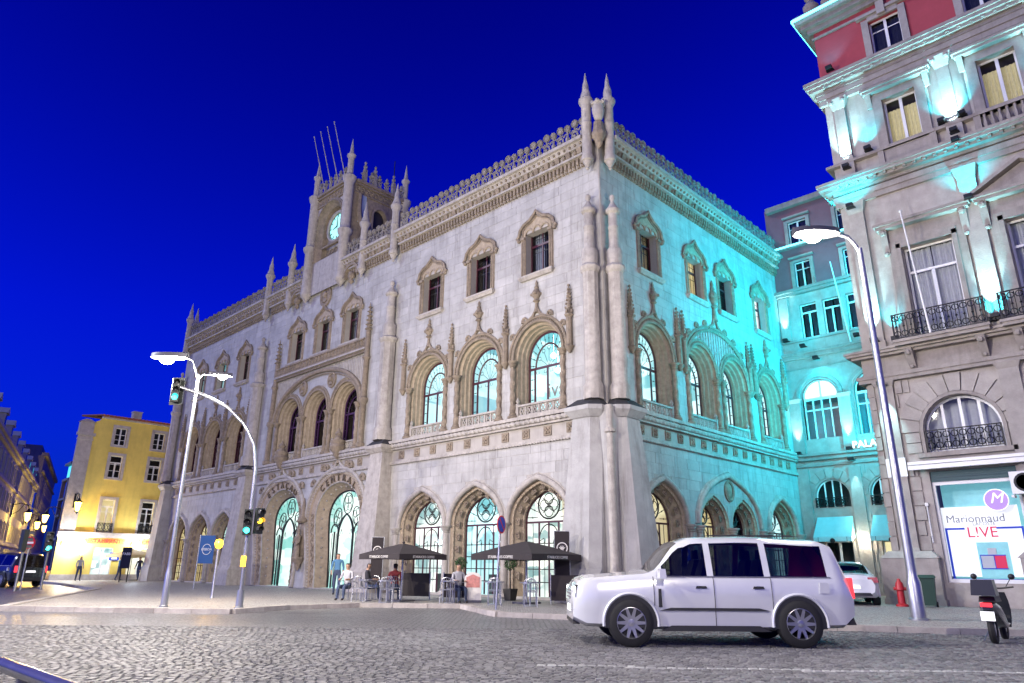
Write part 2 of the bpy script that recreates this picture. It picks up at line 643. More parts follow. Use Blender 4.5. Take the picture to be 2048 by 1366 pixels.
unit_block.frus((-0.5, 0.5, -0.5, 0.5), (-0.5, 0.5, -0.5, 0.5), -0.5, 0.5)
UB = {}
def lay(frame, blocks, parent, material, name='stone', gap=0.014, proud=0.016, limit=300, key=None, rng=None, chip=0.0):
    """the nearest blocks are single objects that share one mesh, the rest one joined part"""
    if material not in UB:
        UB[material] = unit_block.mesh('stone', material)
    bl = sorted(blocks, key=key) if key else blocks
    for a0, a1, z0, z1 in bl[:limit]:
        pr = proud * rng.uniform(0.55, 1.25)
        frame.put(name, UB[material], parent, (a0 + a1) / 2, pr / 2 - 0.01, (z0 + z1) / 2, (a1 - a0 - gap, pr + 0.02, z1 - z0 - gap))
    if len(bl) > limit:
        m = MB()
        for a0, a1, z0, z1 in bl[limit:]:
            pr = proud * rng.uniform(0.55, 1.25)
            m.box(a0 + gap / 2, a1 - gap / 2, -0.02, pr, z0 + gap / 2, z1 - gap / 2)
        tag(frame.put('stone_courses', m.mesh('stone_courses', material), parent), kind='stuff')
rng = random.Random(3)
def courses(z0, z1, h):
    n = max(1, round((z1 - z0) / h))
    return [z0 + (z1 - z0) * i / n for i in range(n + 1)]
zl = courses(0.0, 7.38, 0.52) 
zu = courses(8.7, 21.62, 0.52)
camA_f, camA_s = -18.7, 25.7
fb = ashlar(1.2, L1 - 1.2, zl, FH, 1.25, rng) + ashlar(0.05, L1 - 0.05, zu, FH, 1.25, rng)
lay(F, fb, station, 'ashlar', limit=210, key=lambda b: (b[0] + 18.7) ** 2 + (b[2] - 8) ** 2 * 1.5, rng=rng)
sb = ashlar(-L2, -1.2, zl, SH, 1.2, rng) + ashlar(-L2, -0.05, zu, SH, 1.2, rng)
lay(S, sb, station, 'ashlar', limit=90, key=lambda b: (b[0] - 26) ** 2 + (b[2] - 8) ** 2 * 1.5, rng=rng)

# --- shared ornaments
def rosette_mesh(r, material):
    m = MB().box(-r, r, 0, 0.05, -r, r)
    for k in range(4):
        t = PI / 4 + k * PI / 2
        m.ball((0.52 * r * math.cos(t), 0.05, 0.52 * r * math.sin(t)), 0.40 * r, 5, 3)
    m.ball((0, 0.07, 0), 0.30 * r, 5, 3)
    return m.mesh('rosette', material)
ROS = rosette_mesh(0.24, 'carved')
ROS_S = rosette_mesh(0.17, 'carved')
cm = MB()
sp = [(0.20 * (1 - t * 0.75) * math.cos(t * 7.5 - 0.6), 0.06, 0.20 * (1 - t * 0.75) * math.sin(t * 7.5 - 0.6)) for t in [i / 10 for i in range(11)]]
cm.tube(sp, [0.085 - 0.004 * i for i in range(11)], 5)
CROCK = cm.mesh('crocket', 'carved', 50)
fm = MB()
fm.lathe([(0.16, 0), (0.09, 0.35), (0.08, 0.62), (0.20, 0.72), (0.12, 0.84), (0.24, 1.02), (0.27, 1.2), (0.16, 1.42), (0.10, 1.5), (0.13, 1.6), (0.06, 1.72), (0.08, 1.84), (0.02, 2.05)], 0, 0.05, 8)
for k in range(4):
    fm.ball((0.26 * math.cos(k * PI / 2 + .4), 0.05 + 0.26 * math.sin(k * PI / 2 + .4), 1.15), 0.11, 5, 3)
FIN = fm.mesh('finial', 'carved', 40)
pm = MB()
pm.lathe([(0.05, -0.35), (0.22, -0.08), (0.25, 0.0), (0.17, 0.05)], 0, 0.12, 8, PI / 8)
pm.lathe([(0.17, 0.05), (0.16, 1.55)], 0, 0.12, 8, PI / 8)
pm.lathe([(0.17, 1.52), (0.25, 1.6), (0.25, 1.66), (0.16, 1.72), (0.15, 1.8), (0.02, 3.25)], 0, 0.12, 6)
for k in range(4):      # little gables on the four faces, then crockets up the spire
    t = k * PI / 2
    pm.ball((0.17 * math.cos(t), 0.12 + 0.17 * math.sin(t), 1.82), 0.075, 5, 3, 1.6)
for q in range(6):
    for k in range(4):
        t = k * PI / 2 + PI / 4 + 0.2 * q
        r = 0.17 * (1 - q / 7.5)
        pm.ball((r * math.cos(t), 0.12 + r * math.sin(t), 2.02 + 0.2 * q), 0.062, 4, 3, 1.2)
pm.ball((0, 0.12, 3.25), 0.08, 5, 4)
PINN = pm.mesh('wall_pinnacle', 'carved', 40)
# spiral column with capital
def colonnette(h, r, spiral=True, cap=0.32, material='carved'):
    m = MB()
    m.lathe([(r * 1.8, 0), (r * 1.8, 0.12), (r * 1.2, 0.2), (r * 1.35, 0.26), (r, 0.3)], 0, 0, 8)
    if spiral:
        n = int((h - cap - 0.3) / 0.11)
        m.tube([(0, 0, 0.3 + (h - cap - 0.3) * i / n) for i in range(n + 1)], r, 8, twist=0.55, lobes=2, lamp=0.13)
    else:
        m.lathe([(r, 0.3), (r, h * 0.5), (r * 1.2, h * 0.5 + 0.02), (r * 1.2, h * 0.5 + 0.09), (r, h * 0.5 + 0.11), (r, h - cap)], 0, 0, 10)
    m.lathe([(r, h - cap), (r * 1.3, h - cap + 0.03), (r * 1.05, h - cap + 0.06), (r * 1.5, h - cap + 0.17), (r * 1.35, h - cap + 0.2), (r * 1.95, h - 0.05), (r * 1.95, h)], 0, 0, 8, PI / 8)
    return m.mesh('colonnette', material, 45)
COLG = colonnette(3.5, 0.19, False, 0.36, 'carved_pale')
COLF = colonnette(3.1, 0.15, True, 0.34)
def balustrade_mesh(w, h, material='carved_pale', depth=0.16):
    m = MB()
    m.box(-w, w, -depth / 2 - 0.03, depth / 2 + 0.03, 0, 0.1)
    m.box(-w, w, -depth / 2 - 0.03, depth / 2 + 0.03, h - 0.1, h)
    n = max(2, int(2 * w / (h * 0.62)))
    s_ = 2 * w / n
    for i in range(n + 1):
        x = -w + i * s_
        for rr, zz in ((0.36 * s_, 0.1 + (h - 0.2) * 0.5),):
            if i < n:
                cx = x + s_ / 2
                m.tube([(cx + rr * math.cos(t), 0, zz + (h - 0.22) / 2 * math.sin(t)) for t in [k * 2 * PI / 10 for k in range(10)]], 0.045, 4, True)
                m.tube([(cx - rr, 0, 0.1), (cx, 0, h / 2), (cx + rr, 0, h - 0.1)], 0.035, 4)
                m.tube([(cx + rr, 0, 0.1), (cx, 0, h / 2), (cx - rr, 0, h - 0.1)], 0.035, 4)
        m.box(x - 0.035, x + 0.035, -0.05, 0.05, 0.1, h - 0.1)
    return m.mesh('balustrade', material)
pier = MB().box(-0.1, 0.1, -0.1, 0.1, 0, 0.72)
pier.lathe([(0.14, 0.72), (0.14, 0.78), (0.06, 0.84), (0.12, 0.95), (0.02, 1.15)], 0, 0, 6)
PIER = pier.mesh('balustrade_post', 'carved_pale')

# --- rooms behind the openings
def room(frame, a, w, z0, z1, d0, depth, material, name='room'):
    m = MB()
    m.add([(-w, -d0, z0), (w, -d0, z0), (w, -d0 - depth, z0), (-w, -d0 - depth, z0), (-w, -d0, z1), (w, -d0, z1), (w, -d0 - depth, z1), (-w, -d0 - depth, z1)],
          [(0, 1, 2, 3), (4, 5, 6, 7), (3, 2, 6, 7), (0, 3, 7, 4), (1, 2, 6, 5)])
    return frame.put(name, m.mesh(name, material), station, a)
def pane(A, ins, d, material):
    m = MB()
    p = arch(A['kind'], A['w'] - ins, A['zs'], A['za'] - ins, A['zb'])
    m.panel(p, [], d)
    return m.mesh('glass_pane', material)

# --- ground floor pointed windows
def ground_surround(A, dep=0.75):
    k, W, zs, za, zb = A['kind'], A['w'], A['zs'], A['za'], A['zb']
    m = MB()
    arch_loft(m, k, W, zs, za, zb, [(-0.02, 0.0), (0.0, -0.02), (0.10, -0.16), (0.14, -0.20), (0.34, -0.52), (0.36, -0.56), (0.45, -0.70), (0.45, -dep - 0.1)])
    return m.mesh('archivolt', 'carved_gold', 30)
def ground_hood(A):
    m = MB()
    p = [(x, d, z) for x, d, z in arch_path(A['kind'], A['w'] + 0.13, A['zs'], A['za'] + 0.14, A['zs'] - 0.02, 0.05)][1:-1]
    m.tube(p, 0.16, 8)
    p = [(x, d, z) for x, d, z in arch_path(A['kind'], A['w'] + 0.30, A['zs'], A['za'] + 0.33, A['zs'] - 0.02, 0.02)][1:-1]
    m.tube(p, 0.055, 5)
    return m.mesh('hood_mould', 'carved_pale', 60)
def ground_ropes(A):
    m = MB()
    for ins, d, r in ((0.11, -0.13, 0.07), (0.40, -0.62, 0.065)):
        rope(m, arch_path(A['kind'], A['w'] - ins, A['zs'], A['za'] - ins, A['zb'], d), r, 0.26)
    return m.mesh('rope_mould', 'carved_gold', 60)
def place_rosettes(frame, parent, A, ins, d, step, z_lo=0.4, tilt=0.55):
    p = resample(arch_path(A['kind'], A['w'] - ins, A['zs'], A['za'] - ins, max(A['zb'], z_lo), d), step)
    for i in range(1, len(p) - 1):
        t = p[i + 1] - p[i - 1]
        th = math.atan2(t.z, t.x)
        o = put('rosette', ROS_S, parent, tuple(p[i]))
        o.rotation_euler = (0, -th, 0)
def ground_frame(A, dep=0.78, door=False):
    k, W, zs, za, zb = A['kind'], A['w'] - 0.45, A['zs'], A['za'] - 0.45, A['zb']
    m = MB()
    arch_loft(m, k, W, zs, za, zb, [(0, -dep), (0, -dep + 0.06), (0.07, -dep + 0.06), (0.07, -dep)])
    m.box(-W, W, -dep, -dep + 0.07, zs - 0.04, zs + 0.05)
    for x in ((-0.42, 0.42) if not door else (-0.55, 0.55)):
        m.box(x * W - 0.04, x * W + 0.04, -dep, -dep + 0.05, zb, zs)
    m.box(-0.04, 0.04, -dep, -dep + 0.05, zb, zs)
    return m.mesh('arch_window', 'window_frame')
def ground_bars(A, dep=0.77):
    W, zs, za, zb = A['w'] - 0.45, A['zs'], A['za'] - 0.45, A['zb']
    m = MB()
    d = -dep
    h = za - zs
    cz = zs + 0.53 * h
    ow, oh = 0.46 * W, 0.43 * h
    m.tube([(ow * math.cos(t), d, cz + oh * math.sin(t)) for t in [i * 2 * PI / 18 for i in range(18)]], 0.045, 5, True)
    for k in range(4):
        t = k * PI / 2
        c0, c1 = 0.42 * ow * math.cos(t), cz + 0.45 * oh * math.sin(t)
        m.tube([(c0 + 0.42 * ow * math.cos(q), d, c1 + 0.42 * oh * math.sin(q)) for q in [i * 2 * PI / 10 for i in range(10)]], 0.026, 4, True)
        q = t + PI / 4
        m.tube([(0, d, cz), (0.8 * ow * math.cos(q), d, cz + 0.8 * oh * math.sin(q))], 0.02, 4)
    for k in range(9):
        t = PI * (k + 0.5) / 9
        p1 = (W * 0.97 * math.cos(t), d, zs + h * 0.95 * math.sin(t))
        p0 = (W * 0.5 * math.cos(t), d, zs + 0.1 + h * 0.5 * math.sin(t))
        if abs(math.cos(t)) > 0.35:
            m.tube([p0, p1], 0.018, 4)
            m.ball(((p0[0] + p1[0]) / 2, d, (p0[2] + p1[2]) / 2), 0.045, 4, 3)
    m.tube([(0.42 * W * math.cos(t), d, zs - 0.85 + 0.75 * math.sin(t)) for t in [i * PI / 12 for i in range(13)]], 0.03, 4)
    for s_ in (-1, 1):
        m.tube([(s_ * 0.42 * W, d, zs - 0.9), (s_ * 0.22 * W, d, zs - 0.75), (s_ * 0.18 * W, d, zs - 0.95)], 0.02, 4)
    for zz in (0.75, 1.35, 1.95, 2.55):
        m.tube([(-W, d, zz), (W, d, zz)], 0.022, 4)
    for x in (-0.7, -0.2, 0.2, 0.7):
        m.tube([(x * W, d, zb), (x * W, d, 2.55 if abs(x) < .5 else zs)], 0.02, 4)
        m.ball((x * W, d, 2.6), 0.05, 4, 3)
        m.ball((x * W, d, 1.95), 0.05, 4, 3)
    return m.mesh('glazing_bars', 'bar_metal')
gs, gh, gr, gf, gb, gp = ground_surround(GA), ground_hood(GA), ground_ropes(GA), ground_frame(GA), ground_bars(GA), pane(GA, 0.45, -0.8, 'glass')
def ground_window(frame, a, glow):
    s_ = frame.put('archivolt', gs, station, a)
    put('hood_mould', gh, s_)
    put('rope_mould', gr, s_)
    place_rosettes(frame, s_, GA, 0.24, -0.34, 0.62)
    f_ = frame.put('arch_window', gf, station, a)
    put('glazing_bars', gb, f_)
    put('glass_pane', gp, f_)
    room(frame, a, 1.95, 0.02, 6.4, 0.82, 4.0, glow)
for i, u in enumerate(bayR + bayL):
    ground_window(F, u, ['glow_cafe', 'glow_teal', 'glow_cafe', 'glow_warm', 'glow_warm', 'glow_mint'][i])
for u in (2.07, 6.52, 10.97, 15.43):
    F.put('colonnette', COLG, station, u, 0.06, 0.05)
    F.put('colonnette', COLG, station, 2 * AX - u, 0.06, 0.05)
for i, v in enumerate(sideG):
    ground_window(S, -v, ['glow_warm', 'glow_teal'][i])
# paired windows under one wide arch on the side front
bs, bh, br, bf, bb, bp = ground_surround(BA), ground_hood(dict(BA, w=BA['w'] - 0.1)), ground_ropes(BA), ground_frame(BA), ground_bars(BA), pane(BA, 0.45, -0.8, 'glass')
for i, v in enumerate(sideGp):
    s_ = S.put('archivolt', bs, station, -v)
    put('rope_mould', br, s_)
    place_rosettes(S, s_, BA, 0.24, -0.34, 0.6)
    f_ = S.put('arch_window', bf, station, -v)
    put('glazing_bars', bb, f_)
    put('glass_pane', bp, f_)
    room(S, -v, 1.6, 0.02, 6.0, 0.82, 4.0, ['glow_warm', 'dark_room'][i])
m = MB()
WA = dict(kind='pointed', w=3.55, zs=3.7, za=6.35, zb=3.6)
m.tube(arch_path('pointed', 3.6, 3.7, 6.4, 3.6, 0.05)[1:-1], 0.17, 8)
m.tube(arch_path('pointed', 3.8, 3.7, 6.62, 3.6, 0.02)[1:-1], 0.06, 5)
wa = S.put('wide_arch', m.mesh('wide_arch', 'carved_pale', 60), station, -11.05)
mm = MB()
mm.tube([(0.46 * math.cos(t), 0.04, 5.55 + 0.52 * math.sin(t)) for t in [i * 2 * PI / 16 for i in range(16)]], 0.1, 6, True)
mm.lathe_d([(0.42, 0), (0.38, 0.05), (0.2, 0.12), (0.02, 0.14)], 0, 5.55, 12, 1.13)
put('medallion', mm.mesh('medallion', 'carved', 50), wa)
for v in (2.15, 6.6, 7.45, 11.05, 14.7, 15.5, 20.0):
    S.put('colonnette', COLG, station, -v, 0.06, 0.05)

# --- first floor round windows
def upper_surround(A, dep=0.9):
    m = MB()
    arch_loft(m, A['kind'], A['w'], A['zs'], A['za'], A['zb'], [(-0.05, 0.02), (0.0, 0.02), (0.06, -0.10), (0.16, -0.16), (0.18, -0.36), (0.24, -0.42), (0.26, -0.60), (0.32, -0.66), (0.34, -dep)])
    return m.mesh('archivolt', 'carved_gold', 30)
def upper_hood(A, ogee=True):
    m = MB()
    W, zs, za = A['w'], A['zs'], A['za']
    m.tube(arch_path('round', W + 0.02, zs, za + 0.02, zs, 0.06)[2:-2], 0.085, 6)
    m.tube(arch_path('round', W + 0.27, zs, za + 0.27, zs, 0.05)[2:-2], 0.075, 6)
    p = arch_path('round', W + 0.15, zs, za + 0.15, zs, 0.05)[2:-2]
    P = resample(p, 0.16)
    for q in P:
        m.ball((q.x, q.y, q.z), 0.065, 4, 3)
    if ogee:
        for s_ in (-1, 1):
            m.tube([(s_ * 0.62, 0.06, za + 0.17), (s_ * 0.28, 0.07, za + 0.34), (s_ * 0.08, 0.08, za + 0.62), (s_ * 0.03, 0.08, za + 0.85)], [0.08, 0.09, 0.08, 0.05], 6)
    return m.mesh('hood_mould', 'carved', 50)
def upper_frame(A, dep=0.9, material='window_frame'):
    W, zs, za, zb = A['w'] - 0.34, A['zs'], A['za'] - 0.34, A['zb'] + 0.35
    m = MB()
    arch_loft(m, 'round', W, zs, za, zb, [(0, -dep), (0, -dep + 0.07), (0.09, -dep + 0.07), (0.09, -dep)])
    zt = zs - 0.42
    m.box(-W, W, -dep, -dep + 0.08, zt - 0.06, zt + 0.06)
    for x in (-0.62, 0.06, 0.70):
        m.box(x * W - 0.05, x * W + 0.05, -dep, -dep + 0.06, zb, zt)
    m.box(-W, W, -dep, -dep + 0.06, zb, zb + 0.09)
    rr = 0.66
    m.tube([(rr * W * math.cos(t), -dep + 0.03, zt + (za - zt) * rr * math.sin(t)) for t in [i * PI / 14 for i in range(15)]], 0.05, 5)
    return m.mesh('arch_window', material)
def upper_bars(A, dep=0.89):
    W, zs, za, zb = A['w'] - 0.34, A['zs'], A['za'] - 0.34, A['zb'] + 0.35
    zt = zs - 0.42
    d = -dep
    m = MB()
    for k in range(13):
        t = PI * (k + 0.5) / 13
        p0 = (0.66 * W * math.cos(t), d, zt + (za - zt) * 0.66 * math.sin(t))
        p1 = (0.98 * W * math.cos(t), d, zt + (za - zt) * 0.98 * math.sin(t))
        m.tube([p0, p1], 0.016, 4)
        m.ball(((p0[0] + p1[0]) / 2, d, (p0[2] + p1[2]) / 2), 0.045, 4, 3)
    for k in range(1, 6):
        t = PI * k / 6
        m.tube([(0, d, zt), (0.5 * W * math.cos(t), d, zt + (za - zt) * 0.5 * math.sin(t))], 0.014, 4)
        c = (0.55 * W * math.cos(t), zt + (za - zt) * 0.55 * math.sin(t))
        m.tube([(c[0] + 0.11 * math.cos(q), d, c[1] + 0.11 * math.sin(q)) for q in [i * 2 * PI / 7 for i in range(7)]], 0.014, 4, True)
    for x in (-0.3, 0.38):
        for s_ in (-1, 1):
            m.tube([(x * W + s_ * 0.30 * W, d, zt - 0.08), (x * W + s_ * 0.24 * W, d, zt - 0.3), (x * W + s_ * 0.12 * W, d, zt - 0.28), (x * W + s_ * 0.14 * W, d, zt - 0.16)], 0.014, 4)
    for zz in (zt - 0.55, zt - 1.1, zt - 1.65):
        for s_ in (-0.81, 0.85):
            m.tube([(s_ * W - 0.16, d, zz), (s_ * W + 0.16, d, zz)], 0.014, 4)
            m.ball((s_ * W, d, zz), 0.04, 4, 3)
    return m.mesh('glazing_bars', 'bar_metal')
us, uh, uf, ub, upn = upper_surround(FA), upper_hood(FA), upper_frame(FA), upper_bars(FA), pane(dict(FA, zb=FA['zb'] + .35), 0.34, -0.92, 'glass')
BALF = balustrade_mesh(1.42, 0.66)
def upper_window(frame, a, glow, crest=True, dark=False):
    s_ = frame.put('archivolt', us, station, a)
    put('hood_mould', uh, s_)
    if crest:
        put('finial', FIN, s_, (0, 0.04, FA['za'] + 0.48), scale=(1, 1, 0.9))
        for t in (0.62, 1.15):
            for sg in (-1, 1):
                put('crocket', CROCK, s_, (sg * 2.12 * math.cos(t), 0.0, FA['zs'] + 2.25 * math.sin(t)), scale=(sg, 1, 1))
    f_ = frame.put('arch_window', uf, station, a)
    put('glazing_bars', ub, f_)
    put('glass_pane', upn if not dark else upd, f_)
    frame.put('balustrade', BALF, station, a, -0.12, 8.78)
    for sg in (-1, 1):
        frame.put('balustrade_post', PIER, station, a + sg * 1.5, -0.1, 8.72)
        frame.put('colonnette', COLF, station, a + sg * 1.72, 0.06, 8.76)
    room(frame, a, 1.8, 8.8, 14.3, 0.94, 3.6, glow)
upd = pane(dict(FA, zb=FA['zb'] + .35), 0.34, -0.92, 'glass_dark')
for i, u in enumerate(bayR):
    upper_window(F, u, 'glow_cyan' if i != 0 else 'glow_teal')
for u in bayL:
    upper_window(F, u, 'dark_room', dark=True)
for v in sideF:
    upper_window(S, -v, 'glow_teal')
for u in (2.08, 6.55, 11.03, 15.5):
    F.put('wall_pinnacle', PINN, station, u, 0.0, 11.88)
    F.put('wall_pinnacle', PINN, station, 2 * AX - u, 0.0, 11.88)
for v in (2.08, 6.55, 7.15, 14.95, 15.6, 20.1):
    S.put('wall_pinnacle', PINN, station, -v, 0.0, 11.88)
# the banner hung inside the near window
o = F.put('banner_lettering', text_mesh('ival', 1.15, 0.01, 'carved_pale'), station, 4.2, -1.5, 10.35)

# paired windows with a broad segmental crest on the side front
ls, lh, lf_, lb_, lp_ = upper_surround(LA), upper_hood(LA, False), upper_frame(LA), upper_bars(LA), pane(dict(LA, zb=LA['zb'] + .35), 0.34, -0.92, 'glass')
lpp = pane(dict(LA, zb=LA['zb'] + .35), 0.34, -0.92, 'glass_purple')
lfp = upper_frame(LA, material='window_frame_purple')
BALL = balustrade_mesh(1.32, 0.66)
def pair_window(frame, a, glow, dark=False):
    s_ = frame.put('archivolt', ls, station, a)
    put('hood_mould', lh, s_)
    f_ = frame.put('arch_window', lfp if dark else lf_, station, a)
    put('glazing_bars', lb_, f_)
    put('glass_pane', lpp if dark else lp_, f_)
    frame.put('balustrade', BALL, station, a, -0.12, 8.78)
    for sg in (-1, 1):
        frame.put('balustrade_post', PIER, station, a + sg * 1.42, -0.1, 8.72)
        frame.put('colonnette', COLF, station, a + sg * 1.66, 0.06, 8.76)
    room(frame, a, 1.7, 8.8, 14.2, 0.94, 3.6, glow)
for v in sideFp:
    pair_window(S, -v, 'glow_teal')
m = MB()
cz_ = 12.0
m.tube(arch_path('round', 3.72, cz_, 14.85, cz_, 0.07)[2:-2], 0.11, 6)
m.tube(arch_path('round', 3.95, cz_, 15.08, cz_, 0.05)[2:-2], 0.07, 6)
for s_ in (-1, 1):
    m.tube([(s_ * 0.8, 0.06, 14.98), (s_ * 0.3, 0.07, 15.25), (s_ * 0.06, 0.08, 15.8)], [0.1, 0.1, 0.06], 6)
crest = S.put('crest_arch', m.mesh('crest_arch', 'carved', 50), station, -11.03)
put('finial', FIN, crest, (0, 0.04, 15.55), scale=(1.3, 1.2, 1.3))
for t in (0.7, 1.0, 1.28):
    for sg in (-1, 1):
        put('crocket', CROCK, crest, (sg * 4.05 * math.cos(t), 0, cz_ + 3.25 * math.sin(t)), scale=(sg * 1.1, 1, 1.1))
m = MB()
for k in range(15):   # blind tracery in the head of the crest
    x = -2.1 + 0.3 * k
    top = cz_ + 2.75 * math.sqrt(max(0, 1 - (x / 3.6) ** 2))
    lo = max([LA['zs'] + 2.0 * math.sqrt(max(0, 1 - ((x - q) / 2.0) ** 2)) if abs(x - q) < 2.0 else 11.9 for q in (-1.97, 1.97)])
    if top - lo > 0.15:
        m.box(x - 0.03, x + 0.03, 0, 0.08, lo, top)
        if k % 2:
            m.tube([(x + 0.12 * math.cos(t), 0.05, (lo + top) / 2 + 0.12 * math.sin(t)) for t in [i * 2 * PI / 6 for i in range(6)]], 0.03, 4, True)
put('blind_tracery', m.mesh('blind_tracery', 'carved_pale'), crest)

# --- second floor windows with ogee hoods
def ogee_hood():
    m = MB()
    half = [(1.30, 18.78), (1.42, 18.90), (1.28, 19.02), (1.20, 19.35), (0.92, 19.62), (0.50, 19.76), (0.18, 20.0), (0.0, 20.22)]
    pts = half + [(-x, z) for x, z in half[-2::-1]]
    m.tube([(x, 0.12, z) for x, z in pts], 0.095, 6)
    half2 = [(1.08, 18.85), (1.05, 19.3), (0.8, 19.52), (0.42, 19.66), (0.12, 19.85), (0.0, 19.98)]
    pts2 = half2 + [(-x, z) for x, z in half2[-2::-1]]
    m.tube([(x, 0.06, z) for x, z in pts2], 0.05, 5)
    for s_ in (-1, 1):
        m.ball((s_ * 1.30, 0.1, 18.76), 0.13, 6, 4)
        for x, r in ((0.93, 0.055), (1.08, 0.07)):
            m.tube([(s_ * x, 0.05, 16.5), (s_ * x, 0.05, 18.9)], r, 6)
        m.box(s_ * 1.0 - 0.15, s_ * 1.0 + 0.15, 0, 0.16, 18.72, 18.86)
    return m.mesh('ogee_hood', 'carved', 50)
def ogee_field():
    m = MB()
    out = [(-1.05, 18.85), (-1.05, 19.3), (-0.8, 19.52), (-0.42, 19.66), (-0.12, 19.85), (0, 19.98), (0.12, 19.85), (0.42, 19.66), (0.8, 19.52), (1.05, 19.3), (1.05, 18.85), (0.85, 18.85)]
    n = 8
    low = []
    for k, cx in enumerate((0.57, 0.0, -0.57)):
        for i in range(n + 1):
            t = PI * i / n
            low.append((cx + 0.285 * math.cos(t), 18.98 + (0.30 if k != 1 else 0.36) * math.sin(t)))
    m.panel(out + [(0.855, 18.95)] + low + [(-0.855, 18.95), (-0.85, 18.85)], [], 0.03, None)
    mm = MB()
    for k, cx in enumerate((0.57, 0.0, -0.57)):
        mm.tube([(cx + 0.285 * math.cos(PI * i / n), 0.05, 18.98 + (0.30 if k != 1 else 0.36) * math.sin(PI * i / n)) for i in range(n + 1)], 0.05, 5)
    m.add(mm.v, mm.f)
    for s_ in (-1, 1):
        m.box(s_ * 0.85 - 0.001 if s_ > 0 else -1.16, 1.16 if s_ > 0 else -0.849, -0.02, 0.045, 16.45, 18.85)
    return m.mesh('window_surround', 'carved_gold', 40)
def sill():
    m = MB()
    m.frus((-1.12, 1.12, -0.1, 0.16), (-1.22, 1.22, -0.1, 0.26), 16.22, 16.36)
    m.box(-1.22, 1.22, -0.45, 0.27, 16.36, 16.47)
    return m.mesh('window_sill', 'carved_pale')
def sash():
    m = MB()
    d = -0.5
    for x in (-0.85, 0.77):
        m.box(x, x + 0.08, d, d + 0.07, 16.47, 19.3)
    m.box(-0.77, 0.77, d, d + 0.07, 18.32, 18.44)
    m.box(-0.77, 0.77, d, d + 0.07, 16.47, 16.56)
    m.box(-0.77, 0.77, d, d + 0.07, 19.1, 19.2)
    m.box(-0.035, 0.035, d, d + 0.07, 16.56, 18.32)
    m.box(-0.03, 0.03, d, d + 0.06, 18.44, 19.2)
    return m.mesh('window', 'window_frame')
def sash_bars():
    m = MB()
    d = -0.48
    for x in (-0.6, -0.25, 0.25, 0.6):
        m.box(x - 0.012, x + 0.012, d, d + 0.025, 16.5, 19.1)
    for zz in (16.85, 17.95, 18.75):
        m.box(-0.77, 0.77, d, d + 0.022, zz - 0.012, zz + 0.012)
    return m.mesh('glazing_bars', 'bar_metal')
oh, of_, sl_, sa_, sbz = ogee_hood(), ogee_field(), sill(), sash(), sash_bars()
gpd = MB().panel(rect(0.85, 16.47, 19.3), [], -0.47).mesh('glass_pane', 'glass_dark')
gpl = MB().panel(rect(0.85, 16.47, 19.3), [], -0.47).mesh('glass_pane', 'glass')
m = MB()
for k in range(9):
    x = 0.30 + 0.07 * k
    m.tube([(x, -0.75 - 0.03 * (k % 2), 16.5), (x, -0.75 - 0.03 * (k % 2), 19.3)], 0.05, 5)
CURT = m.mesh('curtain', 'curtain')
m = MB()
for k in range(22):
    x = -0.8 + 1.6 * k / 21
    if abs(x) > 0.12:
        m.tube([(x, -0.78 - 0.03 * (k % 2), 16.5), (x, -0.78 - 0.03 * (k % 2), 19.3)], 0.045, 5)
mat('curtain_blue', (0.22, 0.24, 0.30), 0.9, var=0.2, scale=6)
CURTB = m.mesh('curtain', 'curtain_blue')
def top_window(frame, a, lit, mode):
    s_ = frame.put('window_surround', of_, station, a)
    put('ogee_hood', oh, s_)
    put('window_sill', sl_, s_)
    f_ = frame.put('window', sa_, station, a)
    put('glazing_bars', sbz, f_)
    put('glass_pane', gpl if mode else gpd, f_)
    room(frame, a, 0.95, 16.3, 19.5, 0.52, 2.2, lit)
    if mode == 3:
        frame.put('curtain', CURTB, station, a)
    if mode == 2:
        frame.put('curtain', CURT, station, a - 1.22)
    if mode == 1:
        frame.put('curtain', CURT, station, a - 0.25)
for i, u in enumerate(bayR):
    top_window(F, u, ['dim_room', 'dim_room', 'dim_room'][i], [3, 2, 2][i])
for u in mids:
    top_window(F, u, 'dim_room', 3)
for i, u in enumerate(bayL):
    top_window(F, u, ['glow_cyan', 'glow_cyan', 'dark_room'][i], [1, 1, 0][i])
for i, v in enumerate(sideW):
    top_window(S, -v, ['dim_room', 'glow_warm', 'dim_room', 'glow_pale'][i], [2, 1, 0, 1][i])
# --- horseshoe doors
def door_surround():
    m = MB()
    arch_loft(m, 'horse', DA['w'], DA['zs'], DA['za'], DA['zb'], [(-0.30, 0.0), (-0.28, 0.06), (0.02, 0.05), (0.08, -0.04), (0.52, -0.10), (0.56, -0.16), (0.60, -0.22), (0.98, -0.80), (1.02, -0.84), (1.02, -1.0)])
    return m.mesh('portal', 'carved_gold', 30)
def door_hood():
    m = MB()
    m.tube(arch_path('horse', 3.55, DA['zs'], DA['za'] + 0.36, DA['zb'], 0.08), 0.13, 7)
    for q in resample(arch_path('horse', 3.30, DA['zs'], DA['za'] + 0.1, DA['zb'], 0.06), 0.2):
        m.ball(tuple(q), 0.075, 4, 3)
    rope(m, arch_path('horse', 2.66, DA['zs'], DA['za'] - 0.54, DA['zb'], -0.14), 0.06, 0.3)
    for s_ in (-1, 1):
        m.tube([(s_ * 0.75, 0.08, 7.62), (s_ * 0.3, 0.1, 7.86), (s_ * 0.06, 0.1, 8.25)], [0.12, 0.12, 0.06], 6)
    return m.mesh('hood_mould', 'carved_pale', 50)
